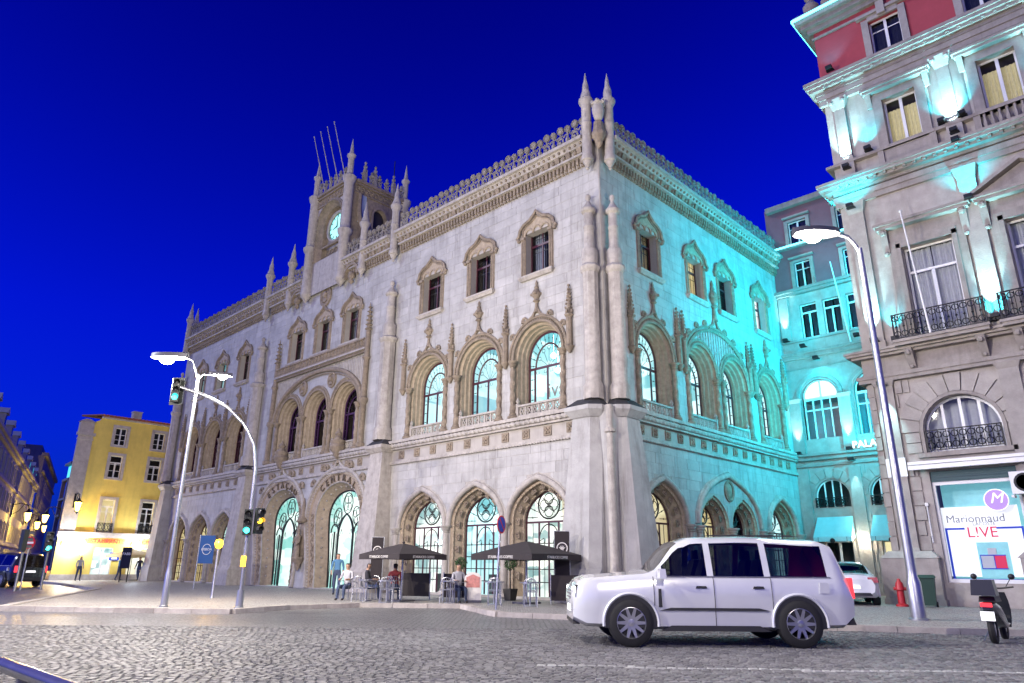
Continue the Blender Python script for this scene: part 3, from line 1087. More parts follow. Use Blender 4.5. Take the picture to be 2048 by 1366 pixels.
def door_carving():
    """leaf scrolls up both jambs of the portal and flanking the lettering"""
    m = MB()
    P = resample(arch_path('horse', 2.92, DA['zs'], DA['za'] - 0.28, DA['zb'], -0.06), 0.33)
    n = len(P)
    for i, q in enumerate(P[1:-1]):
        f = i / n
        if 0.31 < f < 0.69:
            continue
        t = P[i + 2] - P[i]
        th = math.atan2(t.z, t.x)
        s_ = 1 if i % 2 else -1
        m.tube([(q.x + 0.17 * (1 - k * 0.08) * math.cos(th + s_ * (k * 0.75)), q.y + 0.02, q.z + 0.17 * (1 - k * 0.08) * math.sin(th + s_ * (k * 0.75))) for k in range(8)], 0.045, 4)
    return m.mesh('leaf_carving', 'carved', 60)
def door_studs():
    m = MB()
    for q in resample(arch_path('horse', 2.40, DA['zs'], DA['za'] - 0.8, DA['zb'], -0.5), 0.62)[1:-1]:
        m.ball(tuple(q), 0.075, 6, 4)
    return m.mesh('studs', 'carved_pale', 60)
def door_frame():
    W, zs, za, zb = DA['w'] - 1.02, DA['zs'], DA['za'] - 1.02, DA['zb']
    d = -0.95
    m = MB()
    arch_loft(m, 'horse', W, zs, za, zb, [(0, d), (0, d + 0.08), (0.10, d + 0.08), (0.10, d)])
    p = arch('pointed', 0.92, 3.35, 4.75, zb)
    m.loft([[(x, d, z) for x, z in p], [(x, d + 0.12, z) for x, z in p], [(x * 0.9, d + 0.12, z - 0.06) for x, z in p], [(x * 0.9, d, z - 0.06) for x, z in p]])
    for s_ in (-1, 1):
        m.box(s_ * 1.35 - 0.05, s_ * 1.35 + 0.05, d, d + 0.08, zb, 3.6)
        m.tube([(s_ * (1.36 + 0.42 * math.cos(t)), d + 0.04, 3.55 + 0.55 * math.sin(t)) for t in [i * PI / 10 for i in range(11)]], 0.05, 5)
    return m.mesh('doorway_frame', 'bar_metal', 40)
def door_bars():
    d = -0.93
    m = MB()
    for cx, cz, rx, rz, tl in ((0, 5.42, 0.55, 0.68, 0), (-1.12, 4.55, 0.46, 0.62, 0.35), (1.12, 4.55, 0.46, 0.62, -0.35)):
        def q(x, z):
            return (cx + x * math.cos(tl) + z * math.sin(tl), d, cz - x * math.sin(tl) + z * math.cos(tl))
        m.tube([q(rx * math.cos(t), rz * math.sin(t)) for t in [i * 2 * PI / 16 for i in range(16)]], 0.035, 5, True)
        for k in range(4):
            a = k * PI / 2 + PI / 4
            m.tube([q(0.45 * rx * math.cos(a) + 0.4 * rx * math.cos(t), 0.45 * rz * math.sin(a) + 0.4 * rz * math.sin(t)) for t in [i * 2 * PI / 9 for i in range(9)]], 0.022, 4, True)
    for k in range(12):
        t = PI * (k + 0.5) / 12
        m.tube([(1.75 * math.cos(t), d, DA['zs'] + 1.3 * math.sin(t)), (2.1 * math.cos(t), d, DA['zs'] + 1.66 * math.sin(t))], 0.016, 4)
    for s_ in (-1, 1):
        for x in (0.55,):
            m.tube([(s_ * 0.75, d, 3.3), (s_ * 0.55, d, 3.75), (s_ * 0.4, d, 3.4)], 0.018, 4)
        m.box(s_ * 1.13 - 0.015, s_ * 1.13 + 0.015, d, d + 0.03, 0.1, 3.5)
        m.box(s_ * 1.62 - 0.015, s_ * 1.62 + 0.015, d, d + 0.03, 0.1, 3.5)
    return m.mesh('glazing_bars', 'bar_metal')
mat('letter_stone', (0.12, 0.095, 0.07), 0.8, var=0.3)
ds_, dh_, dc_, dst, df_, db_ = door_surround(), door_hood(), door_carving(), door_studs(), door_frame(), door_bars()
dp_ = MB().panel(arch('horse', DA['w'] - 1.02, DA['zs'], DA['za'] - 1.02, 0.06), [], -0.97).mesh('glass_pane', 'glass')
inner = MB()
inner.box(-0.55, -0.2, -2.6, -2.3, 0.05, 4.0)
inner.box(0.35, 0.6, -3.0, -2.7, 0.05, 4.4)
inner.box(-1.9, 1.9, -3.4, -3.2, 3.9, 4.15)
INNER = inner.mesh('inner_pillar', 'carved_pale')
for u, word in zip(doors, ('CENTRAL', 'ESTAÇÃO')):
    s_ = F.put('portal', ds_, station, u)
    put('hood_mould', dh_, s_)
    put('leaf_carving', dc_, s_)
    put('studs', dst, s_)
    put('finial', FIN, s_, (0, 0.06, 7.95), scale=(1.0, 1, 0.5))
    n = len(word)
    for k, ch in enumerate(word):
        t = PI / 2 + (n - 1) / 2 * 0.235 - 0.235 * k          # viewer's left to right
        o = put('letter', text_mesh(ch, 0.62, 0.05, 'letter_stone'), s_, (-2.93 * math.cos(t), -0.02, DA['zs'] - 0.02 + (DA['za'] - DA['zs'] - 0.27) * math.sin(t)))
        o.rotation_euler = (0, (PI / 2 - t) * -1, 0)
    for sg in (-1, 1):
        for t in (0.72, 1.2):
            put('crocket', CROCK, s_, (sg * 3.82 * math.cos(t), 0.03, DA['zs'] + 3.4 * math.sin(t)), scale=(sg * 1.5, 1.2, 1.5))
    f_ = F.put('doorway_frame', df_, station, u)
    put('glazing_bars', db_, f_)
    put('glass_pane', dp_, f_)
    room(F, u, 3.3, 0.02, 7.6, 0.98, 5.0, 'glow_mint')
    F.put('inner_pillar', INNER, station, u)
# fittings inside the lit rooms: pendant lamps, pillars, counters and racks of goods
mat('goods_yellow', (0.6, 0.4, 0.03), 0.6, var=0.4, scale=6, emit=(1.0, 0.6, 0.05), es=0.12)
mat('goods_white', (0.6, 0.6, 0.6), 0.6, var=0.4, scale=7, emit=(0.9, 0.95, 1.0), es=0.12)
mat('goods_dark', (0.03, 0.04, 0.04), 0.6, var=0.4, scale=7)
mat('pendant_glow', (0.9, 0.95, 1.0), 0.4, emit=(0.8, 0.97, 1.0), es=2.2)
PEND = MB().lathe([(0.012, 1.2), (0.012, 0.2)], 0, 0, 5).lathe([(0.02, 0.2), (0.13, 0.12), (0.17, 0.0), (0.12, -0.1), (0.02, -0.14)], 0, 0, 10).mesh('pendant_lamp', 'pendant_glow', 60)
PILL = MB().lathe([(0.22, 0.02), (0.16, 0.1), (0.15, 5.9), (0.25, 6.2)], 0, 0, 10).mesh('inner_pillar', 'carved_pale', 40)
CNT = MB().box(-1.3, 1.3, -0.3, 0.3, 0.02, 1.05).mesh('counter', 'goods_dark')
GY = MB().box(-0.3, 0.3, -0.1, 0.1, 0, 0.45).mesh('goods_stack', 'goods_yellow')
GW = MB().box(-0.25, 0.25, -0.1, 0.1, 0, 0.7).mesh('goods_stack', 'goods_white')
GD = MB().box(-0.5, 0.5, -0.1, 0.1, 0, 0.9).mesh('goods_stack', 'goods_dark')
SHELF = MB().box(-1.2, 1.2, -0.2, 0.2, 0, 0.05).mesh('shelf', 'goods_dark')
rf = random.Random(21)
for fr, a_, z_, up_ in [(F, u, 0.02, 0) for u in bayR + bayL] + [(S, -v, 0.02, 0) for v in sideG + sideGp[:1]] + [(F, u, 8.85, 1) for u in bayR] + [(S, -v, 8.85, 1) for v in sideF + sideFp]:
    for k in range(3):
        fr.put('pendant_lamp', PEND, station, a_ + rf.uniform(-1.1, 1.1), -rf.uniform(1.6, 4.0), z_ + rf.uniform(2.6, 3.6))
    if not up_:
        fr.put('inner_pillar', PILL, station, a_ + rf.choice((-0.7, 0.5, 0.9)), -3.2, 0)
        fr.put('counter', CNT, station, a_, -2.6, 0)
        for zz in (1.5, 2.3):
            fr.put('shelf', SHELF, station, a_, -4.4, zz)
    for k in range(4 if up_ else 7):
        fr.put('goods_stack', rf.choice((GY, GW, GD, GD)), station, a_ + rf.uniform(-1.1, 1.1), -rf.uniform(3.4, 4.3) if not up_ else -rf.uniform(1.8, 3.8), z_ + (rf.choice((1.05, 1.55, 2.35)) if not up_ else 0.05))
# --- figure on a bracket between the doors
m = MB()
m.lathe([(0.05, 1.1), (0.18, 1.3), (0.2, 1.5), (0.45, 1.8), (0.5, 1.9), (0.5, 1.98)], AX, 0.25, 8)
m.box(AX - 0.3, AX + 0.3, -0.05, 0.2, 1.98, 4.3)
m.lathe([(0.3, 4.2), (0.42, 4.3), (0.36, 4.45), (0.2, 4.7), (0.14, 5.3), (0.03, 5.9)], AX, 0.2, 8)
F.put('statue_niche', m.mesh('statue_niche', 'carved', 40), station)
m = MB()
body = [(0.24, 1.98), (0.26, 2.2), (0.22, 2.6), (0.2, 2.85), (0.24, 3.1), (0.27, 3.28), (0.2, 3.4), (0.09, 3.46), (0.085, 3.5), (0.13, 3.58), (0.145, 3.68), (0.12, 3.8), (0.03, 3.86)]
ring = []
for r, z in body:
    ring.append([(AX + r * math.cos(2 * PI * i / 12) * (1.0 if z < 3.3 else 1.0) + 0.03 * math.sin(z * 5), 0.42 + r * 0.75 * math.sin(2 * PI * i / 12) * (1 + 0.12 * math.sin(i * 3 + z * 4) * (z < 3.3)), z) for i in range(12)])
m.loft(ring, True, True)
m.tube([(AX + 0.25, 0.45, 3.25), (AX + 0.33, 0.55, 2.95), (AX + 0.12, 0.68, 2.9)], [0.09, 0.075, 0.06], 6)
m.tube([(AX - 0.25, 0.45, 3.25), (AX - 0.34, 0.5, 2.95), (AX - 0.2, 0.66, 2.75)], [0.09, 0.075, 0.06], 6)
F.put('statue', m.mesh('statue', 'carved', 60), station)

# --- loggia in the middle
for u in mids:
    pair_window(F, u, 'dark_room', dark=True)
m = MB()
p = arch_path('round', 5.95, 11.9, 15.0, 11.9, 0.14)[2:-2]
m.tube(p, 0.16, 7)
m.tube(arch_path('round', 5.66, 11.9, 14.72, 11.9, 0.1)[2:-2], 0.06, 5)
m.box(-6.35, 6.35, 0, 0.24, 15.38, 15.52)
lg = F.put('loggia_arch', m.mesh('loggia_arch', 'carved', 50), station, AX)
m = MB()
rope(m, [(-6.3, 0.2, 15.3), (6.3, 0.2, 15.3)], 0.08, 0.3)
put('rope_mould', m.mesh('rope_mould', 'carved', 60), lg)
m = MB()
for k in range(61):   # carved spandrels, ribbed
    x = -6.1 + 12.2 * k / 60
    lo = 11.9 + 3.15 * math.sqrt(max(0, 1 - (x / 6.1) ** 2)) if abs(x) < 6.1 else 11.9
    if lo < 15.2:
        m.box(x - 0.05, x + 0.05, 0, 0.06, lo, 15.22)
put('spandrel_ribs', m.mesh('spandrel_ribs', 'carved_pale'), lg)
md = MB()
md.tube([(0.52 * math.cos(t), 0.06, 0.6 * math.sin(t)) for t in [i * 2 * PI / 16 for i in range(16)]], 0.11, 6, True)
md.lathe_d([(0.48, 0.0), (0.42, 0.05), (0.25, 0.1)], 0, 0, 12, 1.15)
md.ball((0, 0.12, 0.05), 0.2, 7, 5, 1.25)
md.box(-0.2, 0.2, 0.02, 0.16, -0.4, -0.15)
MEDAL = md.mesh('portrait_medallion', 'carved', 50)
for x in (-1.95, 1.95):
    put('portrait_medallion', MEDAL, lg, (x, 0.02, 14.05), scale=(0.85, 1, 0.85))
F.put('portrait_medallion', MEDAL, station, AX, 0.02, 21.0, (1.25, 1, 1.25))
BALLG = balustrade_mesh(6.1, 0.72, 'carved')
F.put('balustrade', BALLG, station, AX, 0.28, 15.52)
m = MB()
m.box(-6.25, 6.25, 0.0, 0.4, 15.42, 15.53)
F.put('balcony_slab', m.mesh('balcony_slab', 'carved_pale'), station, AX)
pc = MB()
pc.lathe([(0.3, 8.75), (0.3, 9.0), (0.2, 9.1), (0.2, 11.6), (0.32, 11.75), (0.32, 12.0), (0.2, 12.1), (0.19, 14.6), (0.3, 14.8), (0.22, 15.0), (0.18, 15.1), (0.17, 16.6)], 0, 0.18, 8, PI / 8)
pr = []
z = 16.6
for k in range(6):
    r = 0.19 - 0.025 * k
    pr += [(r, z), (r * .8, z + .16), (r + .1, z + .24), (r * .7, z + .32)]
    z += 0.32
pr += [(0.05, z + 0.1), (0.01, z + 0.3)]
pc.lathe(pr, 0, 0.18, 7)
PCOL = pc.mesh('pinnacle_column', 'carved', 40)
for x in (-6.25, 6.25):
    F.put('pinnacle_column', PCOL, station, AX + x)
um = MB()
um.lathe([(0.05, 8.2), (0.25, 8.4), (0.3, 8.6), (0.5, 8.8), (0.56, 9.0), (0.46, 9.2), (0.52, 9.35), (0.52, 9.45), (0.3, 9.5), (0.18, 9.75), (0.26, 9.9), (0.12, 10.1), (0.03, 10.3)], 0, 0.3, 10)
URN = um.mesh('balcony_urn', 'carved', 40)
for u in (mids[0], mids[2]):
    F.put('balcony_urn', URN, station, u)

# --- string course with rope and flower blocks
def string_course(frame, a0, a1, blocks):
    m = MB()
    m.box(a0, a1, 0, 0.10, 7.36, 7.5)
    m.box(a0, a1, 0, 0.20, 8.18, 8.28)
    m.box(a0, a1, 0, 0.36, 8.55, 8.72)
    m.frus((a0, a1, 0, 0.36), (a0, a1, 0, 0.05), 8.72, 8.78)
    c = frame.put('string_course', m.mesh('string_course', 'carved_pale'), station)
    m = MB()
    rope(m, [(a0, 0.2, 8.41), (a1, 0.2, 8.41)], 0.135, 0.34, 7)
    rope(m, [(a0, 0.11, 7.33), (a1, 0.11, 7.33)], 0.05, 0.2, 5)
    put('rope_mould', m.mesh('rope_mould', 'carved_pale', 60), c)
    for b in blocks:
        put('rosette', ROS, c, (b, 0.015, 7.85))
string_course(F, 1.2, L1 - 1.2, [2.18 + 1.466 * k for k in range(33) if abs(2.18 + 1.466 * k - 17.0) > 0.6 and abs(2.18 + 1.466 * k - 34.8) > 0.6])
string_course(S, -L2, -1.2, [-(2.65 + 1.2 * k) for k in range(15)])

# --- main cornice and pierced parapet
def cornice(frame, a0, a1):
    m = MB()
    m.box(a0, a1, 0, 0.10, 21.62, 22.14)
    m.box(a0, a1, 0, 0.40, 22.10, 22.22)
    m.box(a0, a1, 0, 0.30, 22.2, 22.54)
    m.frus((a0, a1, 0, 0.50), (a0, a1, 0, 0.62), 22.54, 22.82)
    m.box(a0, a1, 0, 0.80, 22.82, 23.0)
    m.frus((a0, a1, -0.2, 0.80), (a0, a1, -0.2, 0.50), 23.0, 23.12)
    c = frame.put('cornice', m.mesh('cornice', 'carved_pale'), station)
    m = MB()
    n = int((a1 - a0) / 0.27)
    for k in range(n):
        x = a0 + (k + 0.5) * (a1 - a0) / n
        m.box(x - 0.065, x + 0.065, 0.08, 0.26, 21.72, 22.1)
        m.box(x - 0.075, x + 0.075, 0.02, 0.17, 21.58, 21.70)
    tag(put('dentils', m.mesh('dentils', 'carved'), c), kind='stuff')
    m = MB()
    n = int((a1 - a0) / 0.36)
    for k in range(n):
        x = a0 + (k + 0.5) * (a1 - a0) / n
        m.ball((x, 0.58, 22.68), 0.085, 6, 4)
    tag(put('beads', m.mesh('beads', 'carved', 60), c), kind='stuff')
    n = int((a1 - a0) / 0.74)
    for k in range(n):
        x = a0 + (k + 0.5) * (a1 - a0) / n
        put('modillion', MODI, c, (x, 0, 0))
    n = int((a1 - a0) / 0.5)
    for k in range(n):
        x = a0 + (k + 0.5) * (a1 - a0) / n
        put('crest_roundel' if k % 2 else 'crest_knop', ROUN[k % 2], c, (x, 0.28, 23.1), scale=((a1 - a0) / n / 0.5, 1, 1))
mo = MB()
mo.frus((-0.13, 0.13, 0.28, 0.42), (-0.15, 0.15, 0.28, 0.52), 22.24, 22.53)
mo.ball((0.33, 0.34, 22.39), 0.13, 6, 4)
MODI = mo.mesh('modillion', 'carved', 40)
ROUN = []
for kk in range(2):      # openwork cresting: roundels on top, rings and knops in a row beneath, joined by scrolls
    m = MB()
    m.box(-0.25, 0.25, -0.1, 0.1, 0.0, 0.07)
    if kk:
        m.tube([(0.20 * math.cos(t), 0, 0.40 + 0.29 * math.sin(t)) for t in [i * 2 * PI / 10 for i in range(10)]], 0.06, 5, True)
        m.lathe_d([(0.10, -0.07), (0.10, 0.07), (0.02, 0.12)], 0, 0.40, 7)
        m.tube([(0, 0, 0.66), (0, 0, 0.95)], 0.05, 5)
    else:
        m.lathe([(0.13, 0.06), (0.085, 0.16), (0.13, 0.36), (0.14, 0.46), (0.07, 0.56), (0.06, 0.9)], 0, 0, 6)
    for s_ in (-1, 1):
        m.tube([(s_ * 0.25, 0, 0.66), (s_ * 0.16, 0, 0.82), (s_ * 0.05, 0, 0.78)], 0.045, 4)
    zc = 1.18 if kk else 1.10
    rr = 0.225 if kk else 0.20
    m.lathe_d([(rr * 0.5, -0.10), (rr, -0.08), (rr * 1.02, 0.05), (rr * 0.85, 0.10), (rr * 0.7, 0.03), (rr * 0.45, 0.03), (0.02, 0.10)], 0, zc, 10)
    ROUN.append(m.mesh('crest_roundel', 'parapet_stone', 30))
cornice(F, 0.55, 16.6)
cornice(F, 17.4, 23.05)
cornice(F, 28.75, 34.4)
cornice(F, 35.2, L1 - 0.55)
cornice(S, -L2, -0.55)

# --- round buttress shafts
def shaft(base=True):
    m = MB()
    m.lathe([(0.62, 8.85), (0.62, 9.5), (0.5, 9.7), (0.5, 15.2), (0.64, 15.35), (0.66, 15.5), (0.5, 15.62)], 0, 0, 8, PI / 8)
    m.lathe([(0.44, 15.6), (0.45, 16.4), (0.30, 16.6), (0.28, 17.6), (0.31, 17.65), (0.31, 17.75), (0.27, 17.8), (0.27, 18.45), (0.40, 18.55), (0.42, 18.68), (0.28, 18.85), (0.12, 19.12), (0.1, 19.2), (0.17, 19.34), (0.15, 19.5), (0.03, 19.6)], 0, 0, 12)
    return m.mesh('buttress_shaft', 'carved_pale', 40)
SHAFT = shaft()
def turret(tip=26.95):
    m = MB()
    m.lathe([(0.03, 20.95), (0.14, 21.05), (0.1, 21.12), (0.3, 21.35), (0.32, 21.45), (0.42, 21.5), (0.44, 21.7), (0.36, 21.85), (0.36, 23.6), (0.40, 23.65), (0.40, 23.75), (0.35, 23.8), (0.35, 24.75), (0.44, 24.9), (0.54, 25.05), (0.54, 25.2), (0.32, 25.3)], 0, 0, 12)
    n = 18
    m.tube([(0, 0, 25.28 + (tip - 25.28) * i / n) for i in range(n + 1)], [0.37 * (1 - i / n) + 0.02 for i in range(n + 1)], 14, twist=0.42, lobes=2, lamp=0.09)
    return m.mesh('turret', 'carved_pale', 40)
TUR = turret()
for v_ in TUR.vertices:
    v_.co.x *= 0.74
    v_.co.y *= 0.74
def buttress():
    m = MB()
    m.frus((-1.15, 1.15, -0.1, 1.5), (-1.1, 1.1, -0.1, 1.45), 0, 1.1)
    m.frus((-1.1, 1.1, -0.1, 1.42), (-0.98, 0.98, -0.1, 1.25), 1.1, 1.4)
    m.frus((-0.98, 0.98, -0.1, 1.25), (-0.62, 0.62, -0.1, 0.72), 1.4, 8.05)
    m.frus((-0.66, 0.66, -0.1, 0.78), (-0.84, 0.84, -0.1, 0.98), 8.05, 8.3)
    m.box(-0.86, 0.86, -0.1, 1.0, 8.3, 8.5)
    return m.mesh('buttress', 'carved_pale')
BUT = buttress()
slate_ = MB().frus((-0.84, 0.84, -0.1, 0.98), (-0.5, 0.5, -0.1, 0.55), 8.5, 8.9).mesh('slate_cap', 'slate')
for u in (17.0, 34.8):
    b_ = F.put('buttress', BUT, station, u)
    put('slate_cap', slate_, b_)
    F.put('buttress_shaft', SHAFT, station, u, 0.35)
for u in (17.0, 20.75, 31.05, 34.8):
    F.put('turret', TUR, station, u, 0.42)
# little corbel arches between the tower and its neighbours
m = MB()
arch_loft(m, 'round', 0.95, 21.75, 22.55, 21.55, [(0, 0.1), (0, 0.5), (0.18, 0.5), (0.18, 0.1)])
m.lathe([(0.03, 20.9), (0.2, 21.1), (0.14, 21.3), (0.28, 21.5), (0.25, 21.75), (0.1, 21.9)], 0, 0.35, 8)
NICHE = m.mesh('corbel_arch', 'carved', 40)
for u in (22.1, 29.7):
    F.put('corbel_arch', NICHE, station, u, 0, -0.1)

# --- near corner: paired battered piers, paired shafts, paired turrets
def corner_pier(name):
    m = MB()
    def ring(z, w0, w1, d, ch):
        return [(w0, -0.3, z), (w0, d - ch * 0.0, z), (w1 - ch, d, z), (w1, d - ch, z), (w1, -0.3, z)]
    # local: runs from the outer flank (w0) to the arris side (w1)
    rr = [ring(0, -2.2, -0.02, 1.35, 0.35), ring(1.15, -2.2, -0.02, 1.32, 0.35), ring(1.4, -2.05, 0.0, 1.2, 0.4), ring(8.02, -1.5, -0.05, 0.72, 0.42)]
    m.loft(rr, False)
    m.loft([ring(8.02, -1.54, -0.02, 0.76, 0.42), ring(8.3, -1.72, 0.1, 0.98, 0.45), ring(8.34, -1.76, 0.1, 1.02, 0.45), ring(8.54, -1.76, 0.1, 1.02, 0.45)], False)
    r_ = ring(8.54, -1.76, 0.1, 1.02, 0.45)
    m.add(r_, [(0, 1, 2, 3, 4)])
    return m
cpA = corner_pier('a')
flip = MB().add([(-x, y, z) for x, y, z in cpA.v], cpA.f)
pa = F.put('corner_pier', flip.mesh('corner_pier', 'ashlar'), station, 0.0)      # along the main front
pb = S.put('corner_pier', cpA.mesh('corner_pier', 'ashlar'), station, 0.0)       # along the side front
def pier_cap(sg):
    m = MB()
    a = [(-1.74, -0.2), (-1.74, 1.0), (-0.35, 1.0), (0.08, 0.56), (0.08, -0.2)]
    b = [(-1.3, -0.2), (-1.3, 0.6), (-0.5, 0.6), (-0.2, 0.4), (-0.2, -0.2)]
    m.loft([[(sg * x, y, 8.54) for x, y in a], [(sg * x, y, 8.92) for x, y in b]], True)
    m.add([(sg * x, y, 8.92) for x, y in b], [(0, 1, 2, 3, 4)])
    return m.mesh('slate_cap', 'slate')
put('slate_cap', pier_cap(-1), pa)
put('slate_cap', pier_cap(1), pb)
# courses cut on the piers
m = MB()
m.lathe([(0.32, 0), (0.3, 1.1), (0.2, 1.4), (0.17, 7.2), (0.26, 7.25), (0.26, 7.4), (0.17, 7.45), (0.17, 8.5)], 0, 0, 10)
put('corner_roll', m.mesh('corner_roll', 'carved_pale', 40), station, (0.36, -0.36, 0))
m = MB()
m.box(-0.5, 0.42, -0.42, 0.5, 0, 8.5)
put('corner_core', m.mesh('corner_core', 'ashlar'), station)
SHAFT2 = SHAFT.copy()
for v_ in SHAFT2.vertices:
    k_ = 0.78 if v_.co.z < 15.58 else 0.9
    v_.co.x *= k_
    v_.co.y *= k_
for fr, sg in ((F, 1), (S, -1)):
    fr.put('buttress_shaft', SHAFT2, station, sg * 0.46, 0.42)
    fr.put('turret', TUR, station, sg * 0.38, 0.45)
# the far end of the main front gets the same, plus its pier
F.put('buttress_shaft', SHAFT2, station, L1 - 0.46, 0.42)
F.put('turret', TUR, station, L1 - 0.38, 0.45)
F.put('turret', TUR, station, L1 + 0.55, -0.5)
pe = F.put('corner_pier', cpA.mesh('corner_pier', 'ashlar'), station, L1)
put('slate_cap', pier_cap(1), pe)
# coat of arms on its bracket above the corner
m = MB()
m.lathe([(0.04, 22.1), (0.14, 22.25), (0.2, 22.4), (0.22, 22.55), (0.36, 22.75), (0.40, 22.95), (0.34, 23.1), (0.28, 23.4), (0.26, 23.65), (0.2, 23.7)], 0.2, -0.2, 8, PI / 8)
o = put('arms_bracket', m.mesh('arms_bracket', 'carved', 40), station)
m = MB()
m.lathe([(0.12, 23.7), (0.22, 23.8), (0.30, 24.1), (0.34, 24.4), (0.28, 24.6), (0.36, 24.72), (0.22, 24.9), (0.05, 25.0)], 0.28, -0.28, 8)
for t in range(6):
    q = t * PI / 3
    m.ball((0.28 + 0.3 * math.cos(q), -0.28 + 0.3 * math.sin(q), 24.75), 0.13, 6, 4)
put('coat_of_arms', m.mesh('coat_of_arms', 'carved_pale', 50), o)

# --- clock turret
T0, T1, TD = 23.35, 28.45, 5.0
TH = [shift(arch('round', 1.75, 27.3, 28.95, 24.2), AX)]
m = MB().panel([(T0, ZTOP - 1.5), (T0, 30.1), (T1, 30.1), (T1, ZTOP - 1.5)], TH, 0.3, -0.45)
F.put('tower_front', m.mesh('tower_front', 'carved_pale'), station)
m = MB()
Tz = Frame(-PI / 2, -T0, 0)
hh = [shift(arch('round', 0.62, 27.6, 28.35, 26.3), -2.5)]
m.panel([(0.3, 22.5), (0.3, 30.1), (-TD, 30.1), (-TD, 22.5)], hh, 0.0, -0.35)
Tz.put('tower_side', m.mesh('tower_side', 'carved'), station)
m = MB()
m.box(T0, T1, -TD, -TD + 0.05, 22.5, 30.1)
m.box(T1 - 0.05, T1, -TD + 0.05, 0.25, 22.5, 30.1)
m.box(T0 + 0.02, T1 - 0.05, -TD + 0.05, 0.25, 29.95, 30.09)
m.box(T0 + 0.9, T1 - 0.9, -1.5, -1.4, 24.0, 29.9)
F.put('tower_back', m.mesh('tower_back', 'carved_pale'), station)
m = MB()
arch_loft(m, 'round', 1.75, 27.3, 28.95, 24.2, [(-0.25, 0.3), (-0.25, 0.42), (0.0, 0.42), (0.1, 0.2), (0.3, 0.0), (0.3, -0.45)])
rope(m, arch_path('round', 1.82, 27.3, 29.02, 24.2, 0.44), 0.08, 0.3)
tf = F.put('clock_arch', m.mesh('clock_arch', 'carved', 40), station, AX)
m = MB()
m.panel(arch('round', 1.5, 27.3, 28.7, 24.2), [], -0.44)
put('clock_recess', m.mesh('clock_recess', 'carved_pale'), tf)
m = MB()
m.box(-1.45, 1.45, -0.2, 0.05, 25.35, 25.5)
for k in range(5):
    for j in range(2):
        cx, cz = -1.1 + 0.55 * k, 24.5 + 0.55 * j
        m.tube([(cx + 0.2 * math.cos(t), -0.35, cz + 0.2 * math.sin(t)) for t in [i * 2 * PI / 8 for i in range(8)]], 0.05, 4, True)
put('tracery_panel', m.mesh('tracery_panel', 'carved'), tf)
m = MB()
m.lathe_d([(1.12, -0.4), (1.12, -0.36), (0.02, -0.35)], 0, 27.05, 28)
clock = F.put('clock', m.mesh('clock', 'clock_face'), station, AX)
m = MB()
m.lathe_d([(1.3, -0.42), (1.38, -0.3), (1.3, -0.18), (1.16, -0.2), (1.12, -0.34)], 0, 27.05, 28, cap=False)
put('clock_rim', m.mesh('clock_rim', 'carved_pale', 50), clock)
m = MB()
for k in range(12):
    t = PI / 2 - k * PI / 6
    c_, s_ = math.cos(t), math.sin(t)
    m.tube([(0.84 * c_, -0.33, 27.05 + 0.84 * s_), (1.03 * c_, -0.33, 27.05 + 0.84 * s_ + 0.19 * s_)], 0.035, 4)
m.tube([(1.07 * math.cos(t), -0.34, 27.05 + 1.07 * math.sin(t)) for t in [i * 2 * PI / 28 for i in range(28)]], 0.02, 4, True)
put('hour_marks', m.mesh('hour_marks', 'black_paint'), clock)
m = MB()
m.tube([(0, -0.31, 27.05), (0.06, -0.31, 27.9)], [0.05, 0.02], 4)
put('minute_hand', m.mesh('minute_hand', 'black_paint'), clock)
m = MB()
m.tube([(0, -0.30, 27.05), (0.58, -0.30, 26.93)], [0.06, 0.025], 4)
put('hour_hand', m.mesh('hour_hand', 'black_paint'), clock)
# tower cornice, parapet and corner shafts
for fr, a0, a1, nm in ((F, T0 + 0.2, T1 - 0.2, 'tower_cornice'), (Tz, -TD, -0.1, 'tower_cornice')):
    off = 0.3 if fr is F else 0.0
    m = MB()
    m.box(a0, a1, off, off + 0.12, 29.0, 29.1)
    m.box(a0, a1, off, off + 0.18, 29.72, 29.85)
    m.box(a0, a1, off - 0.3, off + 0.3, 29.9, 30.12)
    c_ = fr.put(nm, m.mesh(nm, 'carved'), station)
    n = int((a1 - a0) / 0.42)
    m = MB()
    for k in range(n):
        x = a0 + (k + .5) * (a1 - a0) / n
        m.tube([(x + 0.17 * math.cos(t), off + 0.04, 29.42 + 0.22 * math.sin(t)) for t in [i * 2 * PI / 7 for i in range(7)]], 0.055, 4, True)
        m.ball((x, off + 0.05, 29.42), 0.08, 5, 3)
    put('leaf_frieze', m.mesh('leaf_frieze', 'carved', 60), c_)
tc = MB()
tc.box(-0.31, 0.31, -0.1, 0.1, 0, 0.08)
tc.tube([(-0.28, 0, 0.08), (0, 0, 0.42), (0.28, 0, 0.75)], 0.06, 5)
tc.tube([(0.28, 0, 0.08), (0, 0, 0.42), (-0.28, 0, 0.75)], 0.06, 5)
tc.tube([(0.2 * math.cos(t), 0, 0.42 + 0.2 * math.sin(t)) for t in [i * 2 * PI / 8 for i in range(8)]], 0.05, 4, True)
tc.lathe([(0.12, 0.7), (0.2, 0.86), (0.1, 0.98), (0.14, 1.1), (0.03, 1.25)], 0, 0, 6)
TCREST = tc.mesh('pierced_crest', 'parapet_stone', 50)
for fr, a0, a1, off in ((F, T0 + 0.4, T1 - 0.4, 0.4), (Tz, -TD + 0.3, -0.4, 0.1)):
    n = int((a1 - a0) / 0.62)
    for k in range(n):
        fr.put('pierced_crest', TCREST, station, a0 + (k + .5) * (a1 - a0) / n, off, 30.1)
